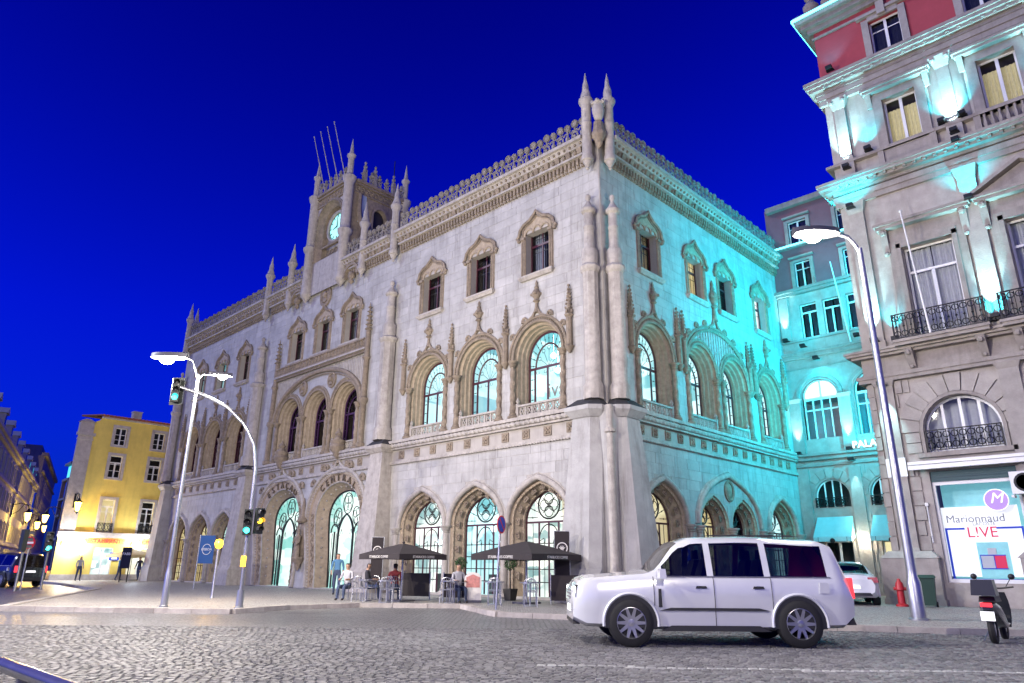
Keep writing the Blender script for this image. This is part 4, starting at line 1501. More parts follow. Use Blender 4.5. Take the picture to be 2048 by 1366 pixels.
def tower_shaft():
    m = MB()
    m.lathe([(0.03, 20.95), (0.3, 21.35), (0.44, 21.5), (0.46, 21.7), (0.4, 21.9), (0.4, 25.1), (0.56, 25.35), (0.58, 25.6), (0.42, 25.75), (0.38, 26), (0.38, 29.6), (0.52, 29.85), (0.56, 30.15), (0.4, 30.3)], 0, 0, 10)
    m.lathe([(0.24, 30.3), (0.24, 31.8), (0.34, 31.95), (0.36, 32.1), (0.2, 32.2), (0.15, 32.5), (0.1, 33.0), (0.01, 33.6)], 0, 0, 8)
    return m.mesh('tower_shaft', 'carved_pale', 40)
TS = tower_shaft()
for a in (T0 + 0.1, T1 - 0.1):
    F.put('tower_shaft', TS, station, a, 0.42)
    F.put('tower_shaft', TS, station, a, -TD + 0.1)
sm = MB()
sm.box(-0.14, 0.14, -0.14, 0.14, 30.1, 31.1)
sm.lathe([(0.2, 31.1), (0.2, 31.2), (0.1, 31.3), (0.18, 31.5), (0.06, 31.7), (0.12, 31.85), (0.02, 32.0)], 0, 0, 6)
SM = sm.mesh('parapet_post', 'parapet_stone', 40)
for v in (0.8, 1.75, 3.55):
    Tz.put('parapet_post', SM, station, -v, 0.1)
m = MB()
m.tube([(0, 0, 31.5), (0, 0, 33.3)], 0.04, 5)
Tz.put('lightning_rod', m.mesh('lightning_rod', 'bar_metal'), station, -3.55, 0.1)
# buttress scroll and pale panel on the tower's flank
m = MB()
m.box(-1.15, -0.5, 0.02, 0.08, 26.6, 29.0)
Tz.put('flank_panel', m.mesh('flank_panel', 'panel_blue_lit'), station)
m = MB()
m.tube([(-0.45, 0.25, 28.9), (-0.4, 0.3, 27.6), (-0.5, 0.4, 26.6), (-0.9, 0.5, 25.9), (-1.3, 0.55, 25.2), (-1.3, 0.55, 23.5)], [0.15, 0.18, 0.2, 0.2, 0.22, 0.25], 6)
arch_loft(m, 'round', 0.62, 27.6, 28.35, 26.3, [(-0.18, 0.0), (-0.18, 0.1), (0, 0.1), (0.08, -0.2)])
mm = MB().add([(x - 2.5, y, z) if i >= 36 else (x, y, z) for i, (x, y, z) in enumerate(m.v)], m.f)
Tz.put('flying_scroll', mm.mesh('flying_scroll', 'carved', 40), station)
Tz.put('opening_shade_sheet', MB().panel(shift(rect(0.75, 26.2, 28.5), -2.5), [], -0.34).mesh('opening_shade_sheet', 'dark_room'), station)  # dark sheet behind the arch, painting the shade inside it
# bare flag poles leaning out over the clock
m = MB()
m.tube([(0, 0, 30.2), (0.35, 1.3, 35.0)], [0.045, 0.03], 6)
m.ball((0.35, 1.3, 35.03), 0.06, 5, 4)
POLE = m.mesh('flag_pole', 'carved_pale', 60)
for k in range(4):
    F.put('flag_pole', POLE, station, T0 + 0.75 + 1.0 * k, 0.35)
# ================================================================== the corner hotel
mat('hotel_stone', (0.36, 0.325, 0.295), 0.8, var=0.2, scale=2.5, stain=(0.2, 0.17, 0.15), stain_amt=0.4, bump=0.3, bscale=16, rnd=0.12, streak=True)
mat('hotel_trim', (0.30, 0.265, 0.24), 0.8, var=0.22, scale=2.5, stain=(0.12, 0.10, 0.09), stain_amt=0.5, bump=0.3, bscale=18, streak=True)
mat('red_render', (0.36, 0.055, 0.07), 0.85, var=0.12, scale=1.5, bump=0.15)
mat('wing_red', (0.22, 0.105, 0.125), 0.85, var=0.12, scale=1.5, bump=0.15)
mat('white_joinery', (0.72, 0.72, 0.72), 0.45, var=0.05)
mat('iron', (0.015, 0.015, 0.017), 0.5, metal=0.5, var=0.1)
mat('curtain_cream', (0.62, 0.56, 0.34), 0.9, var=0.15, scale=8, emit=(0.9, 0.75, 0.3), es=0.10)
mat('curtain_grey', (0.5, 0.5, 0.52), 0.9, var=0.12, scale=6)
mat('shutter_teal', (0.012, 0.07, 0.08), 0.5, var=0.1)
mat('sign_white', (0.8, 0.8, 0.8), 0.5, emit=(1, 1, 1), es=0.30)
mat('sign_aqua', (0.3, 0.6, 0.62), 0.5, var=0.2, scale=3, emit=(0.25, 0.75, 0.8), es=0.16)
mat('print_blue', (0.01, 0.03, 0.35), 0.5, emit=(0.0, 0.05, 0.6), es=0.2)
mat('print_red', (0.55, 0.01, 0.04), 0.5, emit=(0.8, 0.02, 0.1), es=0.2)
mat('print_grey', (0.25, 0.25, 0.27), 0.5)
mat('print_lilac', (0.3, 0.16, 0.42), 0.5, emit=(0.42, 0.3, 0.7), es=0.16)
mat('awning_aqua', (0.32, 0.62, 0.64), 0.7, var=0.08, scale=3)
mat('led_cyan', (0.2, 0.8, 0.9), 0.4, emit=(0.10, 0.85, 1.0), es=2.2)
mat('pvc_white', (0.7, 0.7, 0.7), 0.4, var=0.05)
mat('palace_letter', (0.8, 0.8, 0.8), 0.4, emit=(0.75, 1.0, 1.0), es=0.9)
glassmat('glass_clear', (0.9, 0.93, 0.95), 0.25)
CY = (0.0, 0.72, 0.95)
CYW = (0.45, 0.93, 1.0)

hotel = thing('hotel_building', 'grey stone corner hotel with a red top storey, balconies and a lit shop below', 'building', scale=(K, K, K))
H = Frame(PI, 0, 10.0)
HS = Frame(PI / 2, 8.3, 10.0)
HX0, HX1 = -30.0, -8.3
hb = [-11.9 - 4.25 * k for k in range(3)]
HTOP = 31.0
holes = []
for a in hb:
    holes += [shift(rect(1.62, 0.95, 5.66), a), shift(arch('round', 1.5, 7.45, 8.95, 6.5), a), shift(rect(1.06, 11.62, 16.5), a), shift(rect(0.77, 22.2, 24.95), a), shift(rect(0.76, 27.6, 30.0), a)]
lowh = [h for h in holes if max(p[1] for p in h) < 27]
toph = [h for h in holes if max(p[1] for p in h) > 27]
H.put('front_wall', MB().panel([(HX0, -0.02), (HX0, 27.4), (HX1, 27.4), (HX1, -0.02)], lowh, 0.0, -0.45).mesh('front_wall', 'hotel_stone'), hotel)
H.put('red_wall', MB().panel([(HX0, 27.4), (HX0, HTOP), (HX1, HTOP), (HX1, 27.4)], toph, 0.0, -0.4).mesh('red_wall', 'red_render'), hotel)
m = MB()
m.box(8.3, 30, 10.5, 22, HTOP - 0.3, HTOP)
m.box(8.3, 30, 21.9, 22, 0, HTOP)
child(hotel, 'roof_deck', m, 'hotel_trim')
HS.put('flank_wall', MB().panel([(0, -0.02), (0, 27.4), (12, 27.4), (12, -0.02)], [], 0.0).mesh('flank_wall', 'hotel_stone'), hotel)
HS.put('red_wall', MB().panel([(0, 27.4), (0, HTOP), (12, HTOP), (12, 27.4)], [], 0.0).mesh('red_wall', 'red_render'), hotel)

def hroom(frame, parent, a, w, z0, z1, d0, depth, material):
    m = MB()
    m.add([(-w, -d0, z0), (w, -d0, z0), (w, -d0 - depth, z0), (-w, -d0 - depth, z0), (-w, -d0, z1), (w, -d0, z1), (w, -d0 - depth, z1), (-w, -d0 - depth, z1)],
          [(0, 1, 2, 3), (4, 5, 6, 7), (3, 2, 6, 7), (0, 3, 7, 4), (1, 2, 6, 5)])
    return frame.put('room', m.mesh('room', material), parent, a)
def casement(frame, parent, a, hw, z0, z1, d, transom=None, bars=(), glass='glass_dark', roomm='dim_room', curtain=None, jm='white_joinery', fw_=0.09):
    m = MB()
    m.box(-hw, -hw + fw_, d, d + 0.08, z0, z1)
    m.box(hw - fw_, hw, d, d + 0.08, z0, z1)
    m.box(-hw + fw_, hw - fw_, d, d + 0.08, z1 - fw_, z1)
    m.box(-hw + fw_, hw - fw_, d, d + 0.08, z0, z0 + fw_ * 1.3)
    zt = z1
    if transom:
        zt = transom
        m.box(-hw + fw_, hw - fw_, d, d + 0.09, zt - 0.06, zt + 0.06)
    m.box(-fw_ * 0.8, fw_ * 0.8, d, d + 0.085, z0 + fw_ * 1.3, (zt - 0.06) if transom else z1 - fw_)
    for zz in bars:
        m.box(-hw + fw_, hw - fw_, d + 0.01, d + 0.06, zz - 0.025, zz + 0.025)
    f = frame.put('window', m.mesh('window', jm), parent, a)
    put('glass_pane', MB().panel(rect(hw, z0, z1), [], d + 0.03).mesh('glass_pane', glass), f)
    hroom(frame, parent, a, hw + 0.1, z0 - 0.05, z1 + 0.05, -d + 0.02, 1.6, roomm)
    if curtain:
        m = MB()
        for s_ in (-1, 1):
            for k in range(8):
                x = s_ * (0.1 + (hw - 0.18) * k / 7)
                m.tube([(x, d - 0.28 - 0.04 * (k % 2), z0 + 0.02), (x, d - 0.28 - 0.04 * (k % 2), z1 - (0.45 if curtain == 'curtain_cream' else 0.02))], hw / 13, 5)
        frame.put('curtain', m.mesh('curtain', curtain, 60), parent, a)
    return f
def iron_rail(w, h, depth, name='balcony_rail'):
    m = MB()
    m.box(-w, w, depth - 0.03, depth + 0.03, h - 0.05, h)
    m.box(-w, w, depth - 0.02, depth + 0.02, 0.05, 0.09)
    for s_ in (-1, 1):
        m.box(s_ * w - 0.03, s_ * w + 0.03, depth - 0.03, depth + 0.03, 0, h)
        if depth > 0.2:
            m.box(s_ * w - 0.02, s_ * w + 0.02, 0, depth, h - 0.05, h)
            m.box(s_ * w - 0.02, s_ * w + 0.02, 0, depth, 0.05, 0.09)
            for k in range(3):
                m.box(s_ * w - 0.012, s_ * w + 0.012, depth * (k + 0.5) / 3 - 0.012, depth * (k + 0.5) / 3 + 0.012, 0.09, h)
    n = max(5, int(2 * w / 0.30))
    for k in range(n):
        x = -w + 2 * w * (k + 0.5) / n
        r = w / n * 0.86
        m.tube([(x + r * math.cos(t), depth, h - 0.10 - r + r * math.sin(t)) for t in [i * 2 * PI / 8 for i in range(8)]], 0.022, 4, True)
        m.tube([(x + r * math.cos(t), depth, 0.14 + r + r * math.sin(t)) for t in [i * 2 * PI / 8 for i in range(8)]], 0.022, 4, True)
        m.box(x - 0.018, x + 0.018, depth - 0.018, depth + 0.018, 0.09, h - 0.05)
        m.ball((x, depth, h * 0.5), 0.055, 4, 3)
        m.tube([(x - r, depth, 0.1), (x - r, depth, h - 0.08)], 0.014, 4)
    return m
# --- rusticated base
rng2 = random.Random(5)
ring_holes = []
for a in hb:
    ring_holes.append(shift(arch('round', 2.55, 7.45, 9.98, 6.25), a))
    ring_holes.append(shift(rect(1.9, -0.1, 6.25), a))
zc = courses(2.25, 9.98, 0.62)
rb = []
for a in hb:
    for lo, hi in ((a - 2.12, a - 0.0), (a, a + 2.12)):
        pass
seen = []
pil = [-9.05] + [a - 2.12 for a in hb]
for i in range(len(pil) - 1):
    lo, hi = pil[i + 1] + 0.42, pil[i] - 0.42
    rb += ashlar(lo, hi, zc, ring_holes, 0.75, rng2)
rb += ashlar(-8.6, -8.32, zc, [], 0.6, rng2)
lay(H, rb, hotel, 'hotel_stone', gap=0.05, proud=0.09, limit=300, rng=rng2)
lay(HS, ashlar(0.02, 10.8, courses(2.25, 9.98, 0.62), [], 0.9, rng2), hotel, 'hotel_stone', gap=0.05, proud=0.07, limit=0, rng=rng2)
for a in hb:
    nv = 11
    r0, r1 = 1.68, 2.5
    for k in range(nv):
        t0, t1 = PI * k / nv + 0.012, PI * (k + 1) / nv - 0.012
        ro = r1 + (0.0 if k % 2 else 0.0)
        pts = [(r0 * math.cos(t0), 7.45 + r0 * math.sin(t0)), (ro * math.cos(t0), 7.45 + ro * math.sin(t0)), (ro * math.cos((t0 + t1) / 2), 7.45 + ro * math.sin((t0 + t1) / 2)), (ro * math.cos(t1), 7.45 + ro * math.sin(t1)), (r0 * math.cos(t1), 7.45 + r0 * math.sin(t1))]
        H.put('voussoir', MB().prism(pts, -0.02, 0.1 if k != nv // 2 else 0.14).mesh('voussoir', 'hotel_stone'), hotel, a)
    m = MB()
    arch_loft(m, 'round', 1.5, 7.45, 8.95, 6.5, [(-0.16, 0.02), (-0.16, 0.12), (-0.02, 0.12), (0.0, -0.4)])
    m.box(-1.9, 1.9, -0.02, 0.2, 6.28, 6.48)
    H.put('arch_surround', m.mesh('arch_surround', 'hotel_trim', 30), hotel, a)
    for s_ in (-1, 1):
        for k in range(2):
            H.put('stone', MB().box(-0.3, 0.3, -0.02, 0.1, 6.5 + 0.47 * k + 0.02, 6.5 + 0.47 * (k + 1) - 0.02).mesh('stone', 'hotel_stone'), hotel, a + s_ * 2.0)
    # fan window
    m = MB()
    arch_loft(m, 'round', 1.5, 7.45, 8.95, 6.5, [(0, -0.42), (0, -0.34), (0.1, -0.34), (0.1, -0.42)])
    for x in (-0.72, 0, 0.72):
        m.box(x - 0.06, x + 0.06, -0.42, -0.35, 6.5, 7.45 + math.sqrt(max(0, 1.45 ** 2 - x * x)))
    m.box(-1.45, 1.45, -0.42, -0.36, 6.5, 6.7)
    f = H.put('fan_window', m.mesh('fan_window', 'white_joinery'), hotel, a)
    put('glass_pane', MB().panel(arch('round', 1.5, 7.45, 8.95, 6.5), [], -0.39).mesh('glass_pane', 'glass_clear'), f)
    hroom(H, hotel, a, 1.6, 6.45, 9.1, 0.44, 0.5, 'curtain_grey')
    m = iron_rail(1.45, 0.98, 0.0)
    H.put('window_guard', m.mesh('window_guard', 'iron'), hotel, a, 0.12, 6.5)
# plinth piers and pilasters
for i, p in enumerate(pil):
    wd = 1.15 if i == 0 else 0.95
    m = MB()
    m.box(p - wd, p + wd * (1.1 if i == 0 else 1), 0, 0.5, 0, 0.25)
    m.box(p - wd + 0.06, p + wd * (1.08 if i == 0 else 1) - 0.02, 0, 0.42, 0.25, 1.95)
    m.frus((p - wd - 0.02, p + wd + 0.08, 0, 0.46), (p - wd + 0.3, p + wd - 0.25, 0, 0.25), 1.95, 2.25)
    H.put('plinth', m.mesh('plinth', 'hotel_stone'), hotel)
    m = MB()
    m.frus((p - 0.42, p + 0.42, 0, 0.26), (p - 0.38, p + 0.38, 0, 0.22), 2.25, 2.4)
    m.box(p - 0.38, p + 0.38, 0, 0.2, 2.4, 9.75)
    m.frus((p - 0.38, p + 0.38, 0, 0.2), (p - 0.5, p + 0.5, 0, 0.34), 9.75, 10.0)
    H.put('pilaster', m.mesh('pilaster', 'hotel_stone'), hotel)
    m = MB()
    m.box(p - 0.42, p + 0.42, 0, 0.28, 11.56, 12.0)
    m.box(p - 0.36, p + 0.36, 0, 0.2, 12.0, 19.0)
    m.frus((p - 0.36, p + 0.36, 0, 0.2), (p - 0.52, p + 0.52, 0, 0.4), 19.0, 19.6)
    H.put('pilaster', m.mesh('pilaster', 'hotel_stone'), hotel)
    m = MB()
    m.box(p - 0.34, p + 0.34, 0, 0.3, 20.95, 22.3)
    m.box(p - 0.28, p + 0.28, 0, 0.2, 22.3, 25.35)
    m.frus((p - 0.3, p + 0.3, 0, 0.22), (p - 0.5, p + 0.5, 0, 0.45), 25.35, 25.95)
    for s_ in (-1, 1):
        m.ball((p + s_ * 0.3, 0.4, 25.75), 0.13, 6, 4)
    H.put('pilaster', m.mesh('pilaster', 'hotel_stone', 30), hotel)
# cornices: profile runs on the front and on the flank
def ledge(z0, z1, outs, name='cornice', material='hotel_trim', modil=None, fr=(H, HS), ends=((HX0, HX1), (0.0, 10.85)), wrap=True):
    n = len(outs)
    mxo = max(outs)
    for f_, (a0, a1) in zip(fr, ends):
        m = MB()
        for k, o in enumerate(outs):
            lo, hi = z0 + (z1 - z0) * k / n, z0 + (z1 - z0) * (k + 1) / n
            if f_ is H:
                m.box(a0, a1 + (o if wrap else 0), -0.05, o, lo, hi)
            else:
                m.box(a0, a1, -0.05, o - 0.003, lo, hi)
        c_ = f_.put(name, m.mesh(name, material), hotel)
        if modil:
            md_ = MB()
            k = int((a1 - a0) / modil)
            for i in range(k):
                x = a0 + (i + 0.5) * (a1 - a0) / k
                md_.box(x - 0.07, x + 0.07, 0.0, mxo * 0.8, z0 + (z1 - z0) * 0.33, z0 + (z1 - z0) * 0.55)
            tag(put('dentils', md_.mesh('dentils', material), c_), kind='stuff')
ledge(10.0, 10.35, (0.3, 0.36))
ledge(10.35, 11.2, (0.1,))
ledge(11.2, 11.56, (0.45, 0.62, 0.7))
ledge(19.6, 20.2, (0.16, 0.22))
ledge(20.3, 20.95, (0.2, 0.5, 0.75, 0.82), modil=0.45)
ledge(21.95, 22.1, (0.32,))
ledge(25.95, 26.6, (0.2, 0.26))
ledge(26.6, 27.4, (0.3, 0.55, 0.68, 0.75), modil=0.5)
ledge(27.4, 27.62, (0.12,))
ledge(30.5, 30.62, (0.1,))
ledge(30.95, 32.0, (0.25, 0.5, 0.75, 0.8))
m = MB()
m.box(HX0, HX1 + 0.84, 0.81, 0.87, 31.72, 31.88)
H.put('light_strip', m.mesh('light_strip', 'led_cyan'), hotel)
m = MB()
m.box(-0.86, 10.8, 0.81, 0.87, 31.72, 31.88)
HS.put('light_strip', m.mesh('light_strip', 'led_cyan'), hotel)
m = MB()
m.lathe([(0.3, 32.0), (0.3, 32.3), (0.15, 32.4), (0.4, 32.7), (0.45, 32.95), (0.3, 33.2), (0.1, 33.3), (0.3, 33.55), (0.2, 33.9), (0.02, 34.0)], 0, 0, 10)
URN2 = m.mesh('roof_urn', 'hotel_trim', 40)
H.put('roof_urn', URN2, hotel, -8.35, -0.1)
H.put('roof_urn', URN2, hotel, -9.3, -0.3)
# --- first floor: french windows, hoods, balconies
for k, a in enumerate(hb):
    casement(H, hotel, a, 1.06, 11.62, 16.5, -0.4, transom=15.25, glass='glass_clear', roomm='dim_room', curtain='curtain_grey')
    m = MB()
    for s_ in (-1, 1):
        m.box(s_ * 1.36 - 0.28, s_ * 1.36 + 0.28, -0.02, 0.12, 11.57, 16.9)
        m.box(s_ * 1.20 - 0.1, s_ * 1.20 + 0.1, -0.02, 0.2, 11.57, 16.72)
        m.frus((s_ * 1.72 - 0.14, s_ * 1.72 + 0.14, 0, 0.16), (s_ * 1.72 - 0.16, s_ * 1.72 + 0.16, 0, 0.42), 16.3, 17.55)
        m.ball((s_ * 1.72, 0.38, 17.4), 0.16, 6, 4)
        m.ball((s_ * 1.72, 0.16, 16.35), 0.13, 6, 4)
    m.box(-1.3, 1.3, -0.02, 0.2, 16.5, 16.9)
    m.box(-1.55, 1.55, 0, 0.1, 16.9, 17.55)
    m.box(-2.0, 2.0, 0, 0.5, 17.55, 17.72)
    m.box(-2.08, 2.08, 0, 0.6, 17.72, 17.86)
    if k == 1:
        for y0, y1, r in ((0, 0.3, 0.0),):
            m.prism([(-2.08, 17.86), (2.08, 17.86), (0, 18.95)], 0, 0.25)
        for s_ in (-1, 1):
            m.prism([(s_ * 2.15, 17.86), (s_ * 2.15, 18.02), (0, 19.2), (0, 19.0)], 0, 0.62)
    H.put('window_surround', m.mesh('window_surround', 'hotel_trim', 30), hotel, a)
    m = MB()
    m.box(-1.95, 1.95, 0, 1.0, 11.57, 11.7)
    m.box(-1.9, 1.9, 0, 0.92, 11.42, 11.57)
    b_ = H.put('balcony', m.mesh('balcony', 'hotel_trim'), hotel, a)
    put('balcony_rail', iron_rail(1.85, 1.25, 0.88).mesh('balcony_rail', 'iron'), b_, (0, 0, 11.7))
    m = MB()
    for s_ in (-1, 1):
        m.frus((s_ * 1.45 - 0.14, s_ * 1.45 + 0.14, 0, 0.15), (s_ * 1.45 - 0.17, s_ * 1.45 + 0.17, 0, 0.8), 10.36, 11.3)
        m.ball((s_ * 1.45, 0.66, 11.1), 0.14, 6, 4)
        m.ball((s_ * 1.45, 0.25, 10.5), 0.1, 6, 4)
    put('console', m.mesh('console', 'hotel_trim', 30), b_)
    # third floor
    casement(H, hotel, a, 0.77, 22.2, 24.95, -0.35, glass='glass_clear', roomm='dim_room', curtain='curtain_cream')
    m = MB()
    for s_ in (-1, 1):
        m.box(s_ * 1.0 - 0.22, s_ * 1.0 + 0.22, -0.02, 0.14, 22.1, 25.3)
        m.frus((s_ * 1.36 - 0.12, s_ * 1.36 + 0.12, 0, 0.1), (s_ * 1.36 - 0.14, s_ * 1.36 + 0.14, 0, 0.34), 24.7, 25.42)
    m.box(-0.78, 0.78, -0.02, 0.14, 24.95, 25.3)
    m.box(-1.2, 1.2, 0, 0.1, 25.3, 25.42)
    m.box(-1.56, 1.56, 0, 0.42, 25.42, 25.58)
    m.box(-1.64, 1.64, 0, 0.52, 25.58, 25.7)
    H.put('window_surround', m.mesh('window_surround', 'hotel_trim'), hotel, a)
    m = MB()
    m.box(-1.3, 1.3, 0, 0.3, 20.95, 21.15)
    m.box(-1.3, 1.3, 0, 0.34, 21.95, 22.13)
    for s_ in (-1.2, 1.2):
        m.box(s_ - 0.14, s_ + 0.14, 0, 0.3, 21.15, 21.95)
    if k:
        for j in range(7):
            m.lathe([(0.05, 21.15), (0.06, 21.2), (0.11, 21.4), (0.1, 21.5), (0.05, 21.75), (0.07, 21.95)], -0.9 + 0.3 * j, 0.2, 6)
    else:
        m.box(-1.06, 1.06, 0, 0.2, 21.15, 21.95)
    H.put('window_parapet', m.mesh('window_parapet', 'hotel_trim', 40), hotel, a)
    # top storey
    casement(H, hotel, a, 0.76, 27.62, 30.0, -0.3, bars=(29.35,), glass='glass_dark', roomm='dim_room', curtain='curtain_grey')
    m = MB()
    for s_ in (-1, 1):
        m.box(s_ * 0.92 - 0.17, s_ * 0.92 + 0.17, -0.02, 0.12, 27.62, 30.15)
    m.box(-0.76, 0.76, -0.02, 0.12, 30.0, 30.3)
    m.box(-1.3, 1.3, 0, 0.26, 30.3, 30.44)
    m.box(-0.2, 0.2, 0.0, 0.3, 30.05, 30.85)
    H.put('window_surround', m.mesh('window_surround', 'hotel_stone'), hotel, a)
# bowed piers between the third floor windows
for a in pil[1:]:
    m = MB()
    m.loft([[(a + 0.85 * math.sin(t), 0.28 * math.cos(t) - 0.1, z) for t in [-PI / 2 + PI * i / 10 for i in range(11)]] for z in (22.1, 25.9)])
    H.put('bowed_pier', m.mesh('bowed_pier', 'hotel_stone', 60), hotel)
# flag poles over the balconies
for a, w_ in ((-11.55, H),):
    m = MB()
    m.tube([(0, 0.9, 11.75), (0.15, 1.7, 17.6)], [0.055, 0.035], 7)
    m.ball((0.15, 1.7, 17.65), 0.08, 6, 4)
    H.put('flag_pole', m.mesh('flag_pole', 'pvc_white', 60), hotel, a)
# --- the shop
a = hb[0]
m = MB()
m.box(-1.62, -1.5, -0.3, -0.18, 0.95, 5.2)
m.box(1.5, 1.62, -0.3, -0.18, 0.95, 5.2)
m.box(-1.5, 1.5, -0.3, -0.18, 0.95, 1.1)
m.box(-1.5, 1.5, -0.3, -0.18, 5.05, 5.2)
sw = H.put('shop_window', m.mesh('shop_window', 'pvc_white'), hotel, a)
put('glass_pane', MB().panel(rect(1.5, 1.1, 5.05), [], -0.24).mesh('glass_pane', 'glass_clear'), sw)
m = MB()
for k in range(8):
    m.box(-1.6, 1.6, -0.2, -0.13 + 0.02 * (k % 2), 5.2 + 0.057 * k, 5.2 + 0.057 * (k + 1))
put('roller_shutter', m.mesh('roller_shutter', 'shutter_teal'), sw)
m = MB()
m.box(-1.62, 1.62, -1.6, -1.5, 0.95, 5.6)
put('shop_back', m.mesh('shop_back', 'sign_aqua'), sw)
m = MB()
m.box(-1.3, 1.55, -0.6, -0.55, 1.2, 4.1)
put('display_panel', m.mesh('display_panel', 'sign_white'), sw)
m = MB()
for x0, x1, z0, z1 in ((1.42, 1.5, 1.12, 3.22), (-1.3, 1.5, 1.04, 1.12), (0.75, 1.42, 3.14, 3.22), (-1.3, -0.42, 3.14, 3.22), (-1.38, -1.3, 1.04, 3.22)):
    m.box(x0, x1, -0.53, -0.5, z0, z1)
put('blue_border', m.mesh('blue_border', 'print_blue'), sw)
for txt, sz, x, z, mt in (('Marionnaud', 0.46, 0.3, 3.58, 'print_grey'), ('LACOSTE', 0.2, 0.0, 3.36, 'print_grey'), ('L!VE', 0.62, 0.12, 3.0, 'print_red')):
    put('lettering', text_mesh(txt, sz, 0.004, mt), sw, (x, -0.53, z))
m = MB().lathe_d([(0.46, -0.2), (0.46, -0.17), (0.01, -0.165)], 0, 0, 22)
dk = put('logo_disc', m.mesh('logo_disc', 'print_lilac'), sw, (-0.68, 0, 4.3))
put('lettering', text_mesh('M', 0.62, 0.006, 'sign_white', shear=0.3), dk, (0, -0.15, 0.06))
m = MB().tube([(0.44 * math.cos(t), -0.165, 0.44 * math.sin(t)) for t in [i * 2 * PI / 22 for i in range(22)]], 0.02, 4, True)
put('logo_ring', m.mesh('logo_ring', 'sign_white'), dk)
m = MB().box(-0.62, 0.52, -0.53, -0.50, 1.15, 2.6)
po = put('poster', m.mesh('poster', 'sign_aqua'), sw, (-0.1, 0, 0))
m = MB().box(-0.05, 0.42, -0.495, -0.46, 1.55, 2.05)
put('bottle_side', m.mesh('bottle_side', 'pvc_white'), po)
m = MB().box(-0.46, -0.05, -0.495, -0.46, 1.55, 2.05)
put('bottle_front', m.mesh('bottle_front', 'print_red'), po)
m = MB().box(-0.17, 0.15, -0.495, -0.46, 2.09, 2.36)
put('bottle_cap', m.mesh('bottle_cap', 'pvc_white'), po)
m = MB()
for b4 in ((-0.48, 0.44, 2.05, 2.09), (-0.48, 0.44, 1.51, 1.55), (0.42, 0.45, 1.51, 2.09), (-0.065, -0.035, 1.51, 2.09)):
    m.box(b4[0], b4[1], -0.45, -0.445, b4[2], b4[3])
put('bottle_edges', m.mesh('bottle_edges', 'print_blue'), po)
m = MB()
m.box(-2.05, 2.6, 0.1, 0.5, 5.95, 6.08)
m.box(-2.05, 2.6, 0.32, 0.56, 5.72, 5.9)
m.tube([(-2.05, 0.3, 5.95), (2.6, 0.3, 5.95)], 0.12, 8)
H.put('awning_case', m.mesh('awning_case', 'pvc_white', 40), hotel, a - 0.3)
m = MB()
m.box(-1.62, 1.62, -0.3, -0.05, 0.0, 0.93)
for z in (0.2, 0.45, 0.7):
    m.box(-1.6, 1.6, -0.05, -0.02, z, z + 0.03)
H.put('shop_stall_riser', m.mesh('shop_stall_riser', 'hotel_trim'), hotel, a)
m = MB()
m.box(-0.55, 0.55, 0.05, 0.5, 4.45, 5.35)
ac = H.put('air_conditioner', m.mesh('air_conditioner', 'pvc_white'), hotel, -13.85)
m = MB().lathe_d([(0.38, 0.5), (0.38, 0.53), (0.3, 0.53), (0.28, 0.49), (0.02, 0.49)], 0.05, 4.9, 18)
put('fan_grille', m.mesh('fan_grille', 'iron'), ac)
m = MB()
m.box(-0.6, -0.5, 0, 0.5, 4.32, 4.42)
m.box(0.5, 0.6, 0, 0.5, 4.32, 4.42)
put('bracket', m.mesh('bracket', 'pvc_white'), ac)
for a_ in hb[1:]:
    casement(H, hotel, a_, 1.6, 0.97, 5.64, -0.3, transom=4.2, glass='glass_clear', roomm='glow_pale')
m = MB().box(-0.42, 0.42, 0.2, 0.23, 5.5, 6.35)
npz = H.put('name_plate', m.mesh('name_plate', 'pvc_white'), hotel, -9.05)
m = MB()
m.tube([(0, 0.1, 2.6), (0, 0.12, 4.2)], 0.03, 5)
m.box(-0.06, 0.06, 0.05, 0.16, 4.15, 4.3)
H.put('cable_pipe', m.mesh('cable_pipe', 'pvc_white'), hotel, -10.0)
# floodlights in reach of the pilasters
fx = MB().box(-0.16, 0.16, 0, 0.22, -0.12, 0.05).box(-0.2, 0.2, -0.2, 0.02, -0.14, -0.1)
FIX = fx.mesh('floodlight', 'iron')
def flood(frame, parent, a, d, z, dirz, energy, color=CY, angle=62, lean=-0.22):
    f = frame.put('floodlight', FIX, parent, a, d, z)
    spot('floodlight_beam', f, (0, 0.12, 0.12 * dirz), (0, lean, dirz), energy, color, angle, 0.8, 0.05)
    return f
flood(H, hotel, -9.05, 0.42, 12.1, 1, 900, CYW, 46, -0.12)
flood(H, hotel, pil[1], 0.42, 12.1, 1, 900, CYW, 46, -0.12)
flood(H, hotel, -9.05, 0.5, 21.7, 1, 700, CYW, 60, -0.15)
flood(H, hotel, pil[1], 0.6, 21.5, 1, 900, CYW, 60, -0.12)
flood(H, hotel, pil[2], 0.6, 21.5, 1, 900, CYW, 60, -0.12)
flood(H, hotel, -9.05, 0.5, 9.9, -1, 900, CYW, 46, -0.12)
flood(H, hotel, -9.05, 0.7, 27.8, 1, 60, CY, 90)
flood(H, hotel, pil[1], 0.75, 20.9, -1, 60, CY, 80)
flood(H, hotel, pil[1], 0.6, 17.9, 1, 200, CY, 100)
for a_ in hb[:2]:
    flood(H, hotel, a_ - 1.7, 0.45, 22.3, 1, 150, CY, 80)
    flood(H, hotel, a_ + 1.7, 0.45, 22.3, 1, 150, CY, 80)
    flood(H, hotel, a_ + 1.95, 0.3, 12.0, 1, 220, CY, 60)
    flood(H, hotel, a_ - 1.95, 0.3, 12.0, 1, 220, CY, 60)
flood(H, hotel, -9.05, 0.9, 19.2, 1, 220, CY, 120)

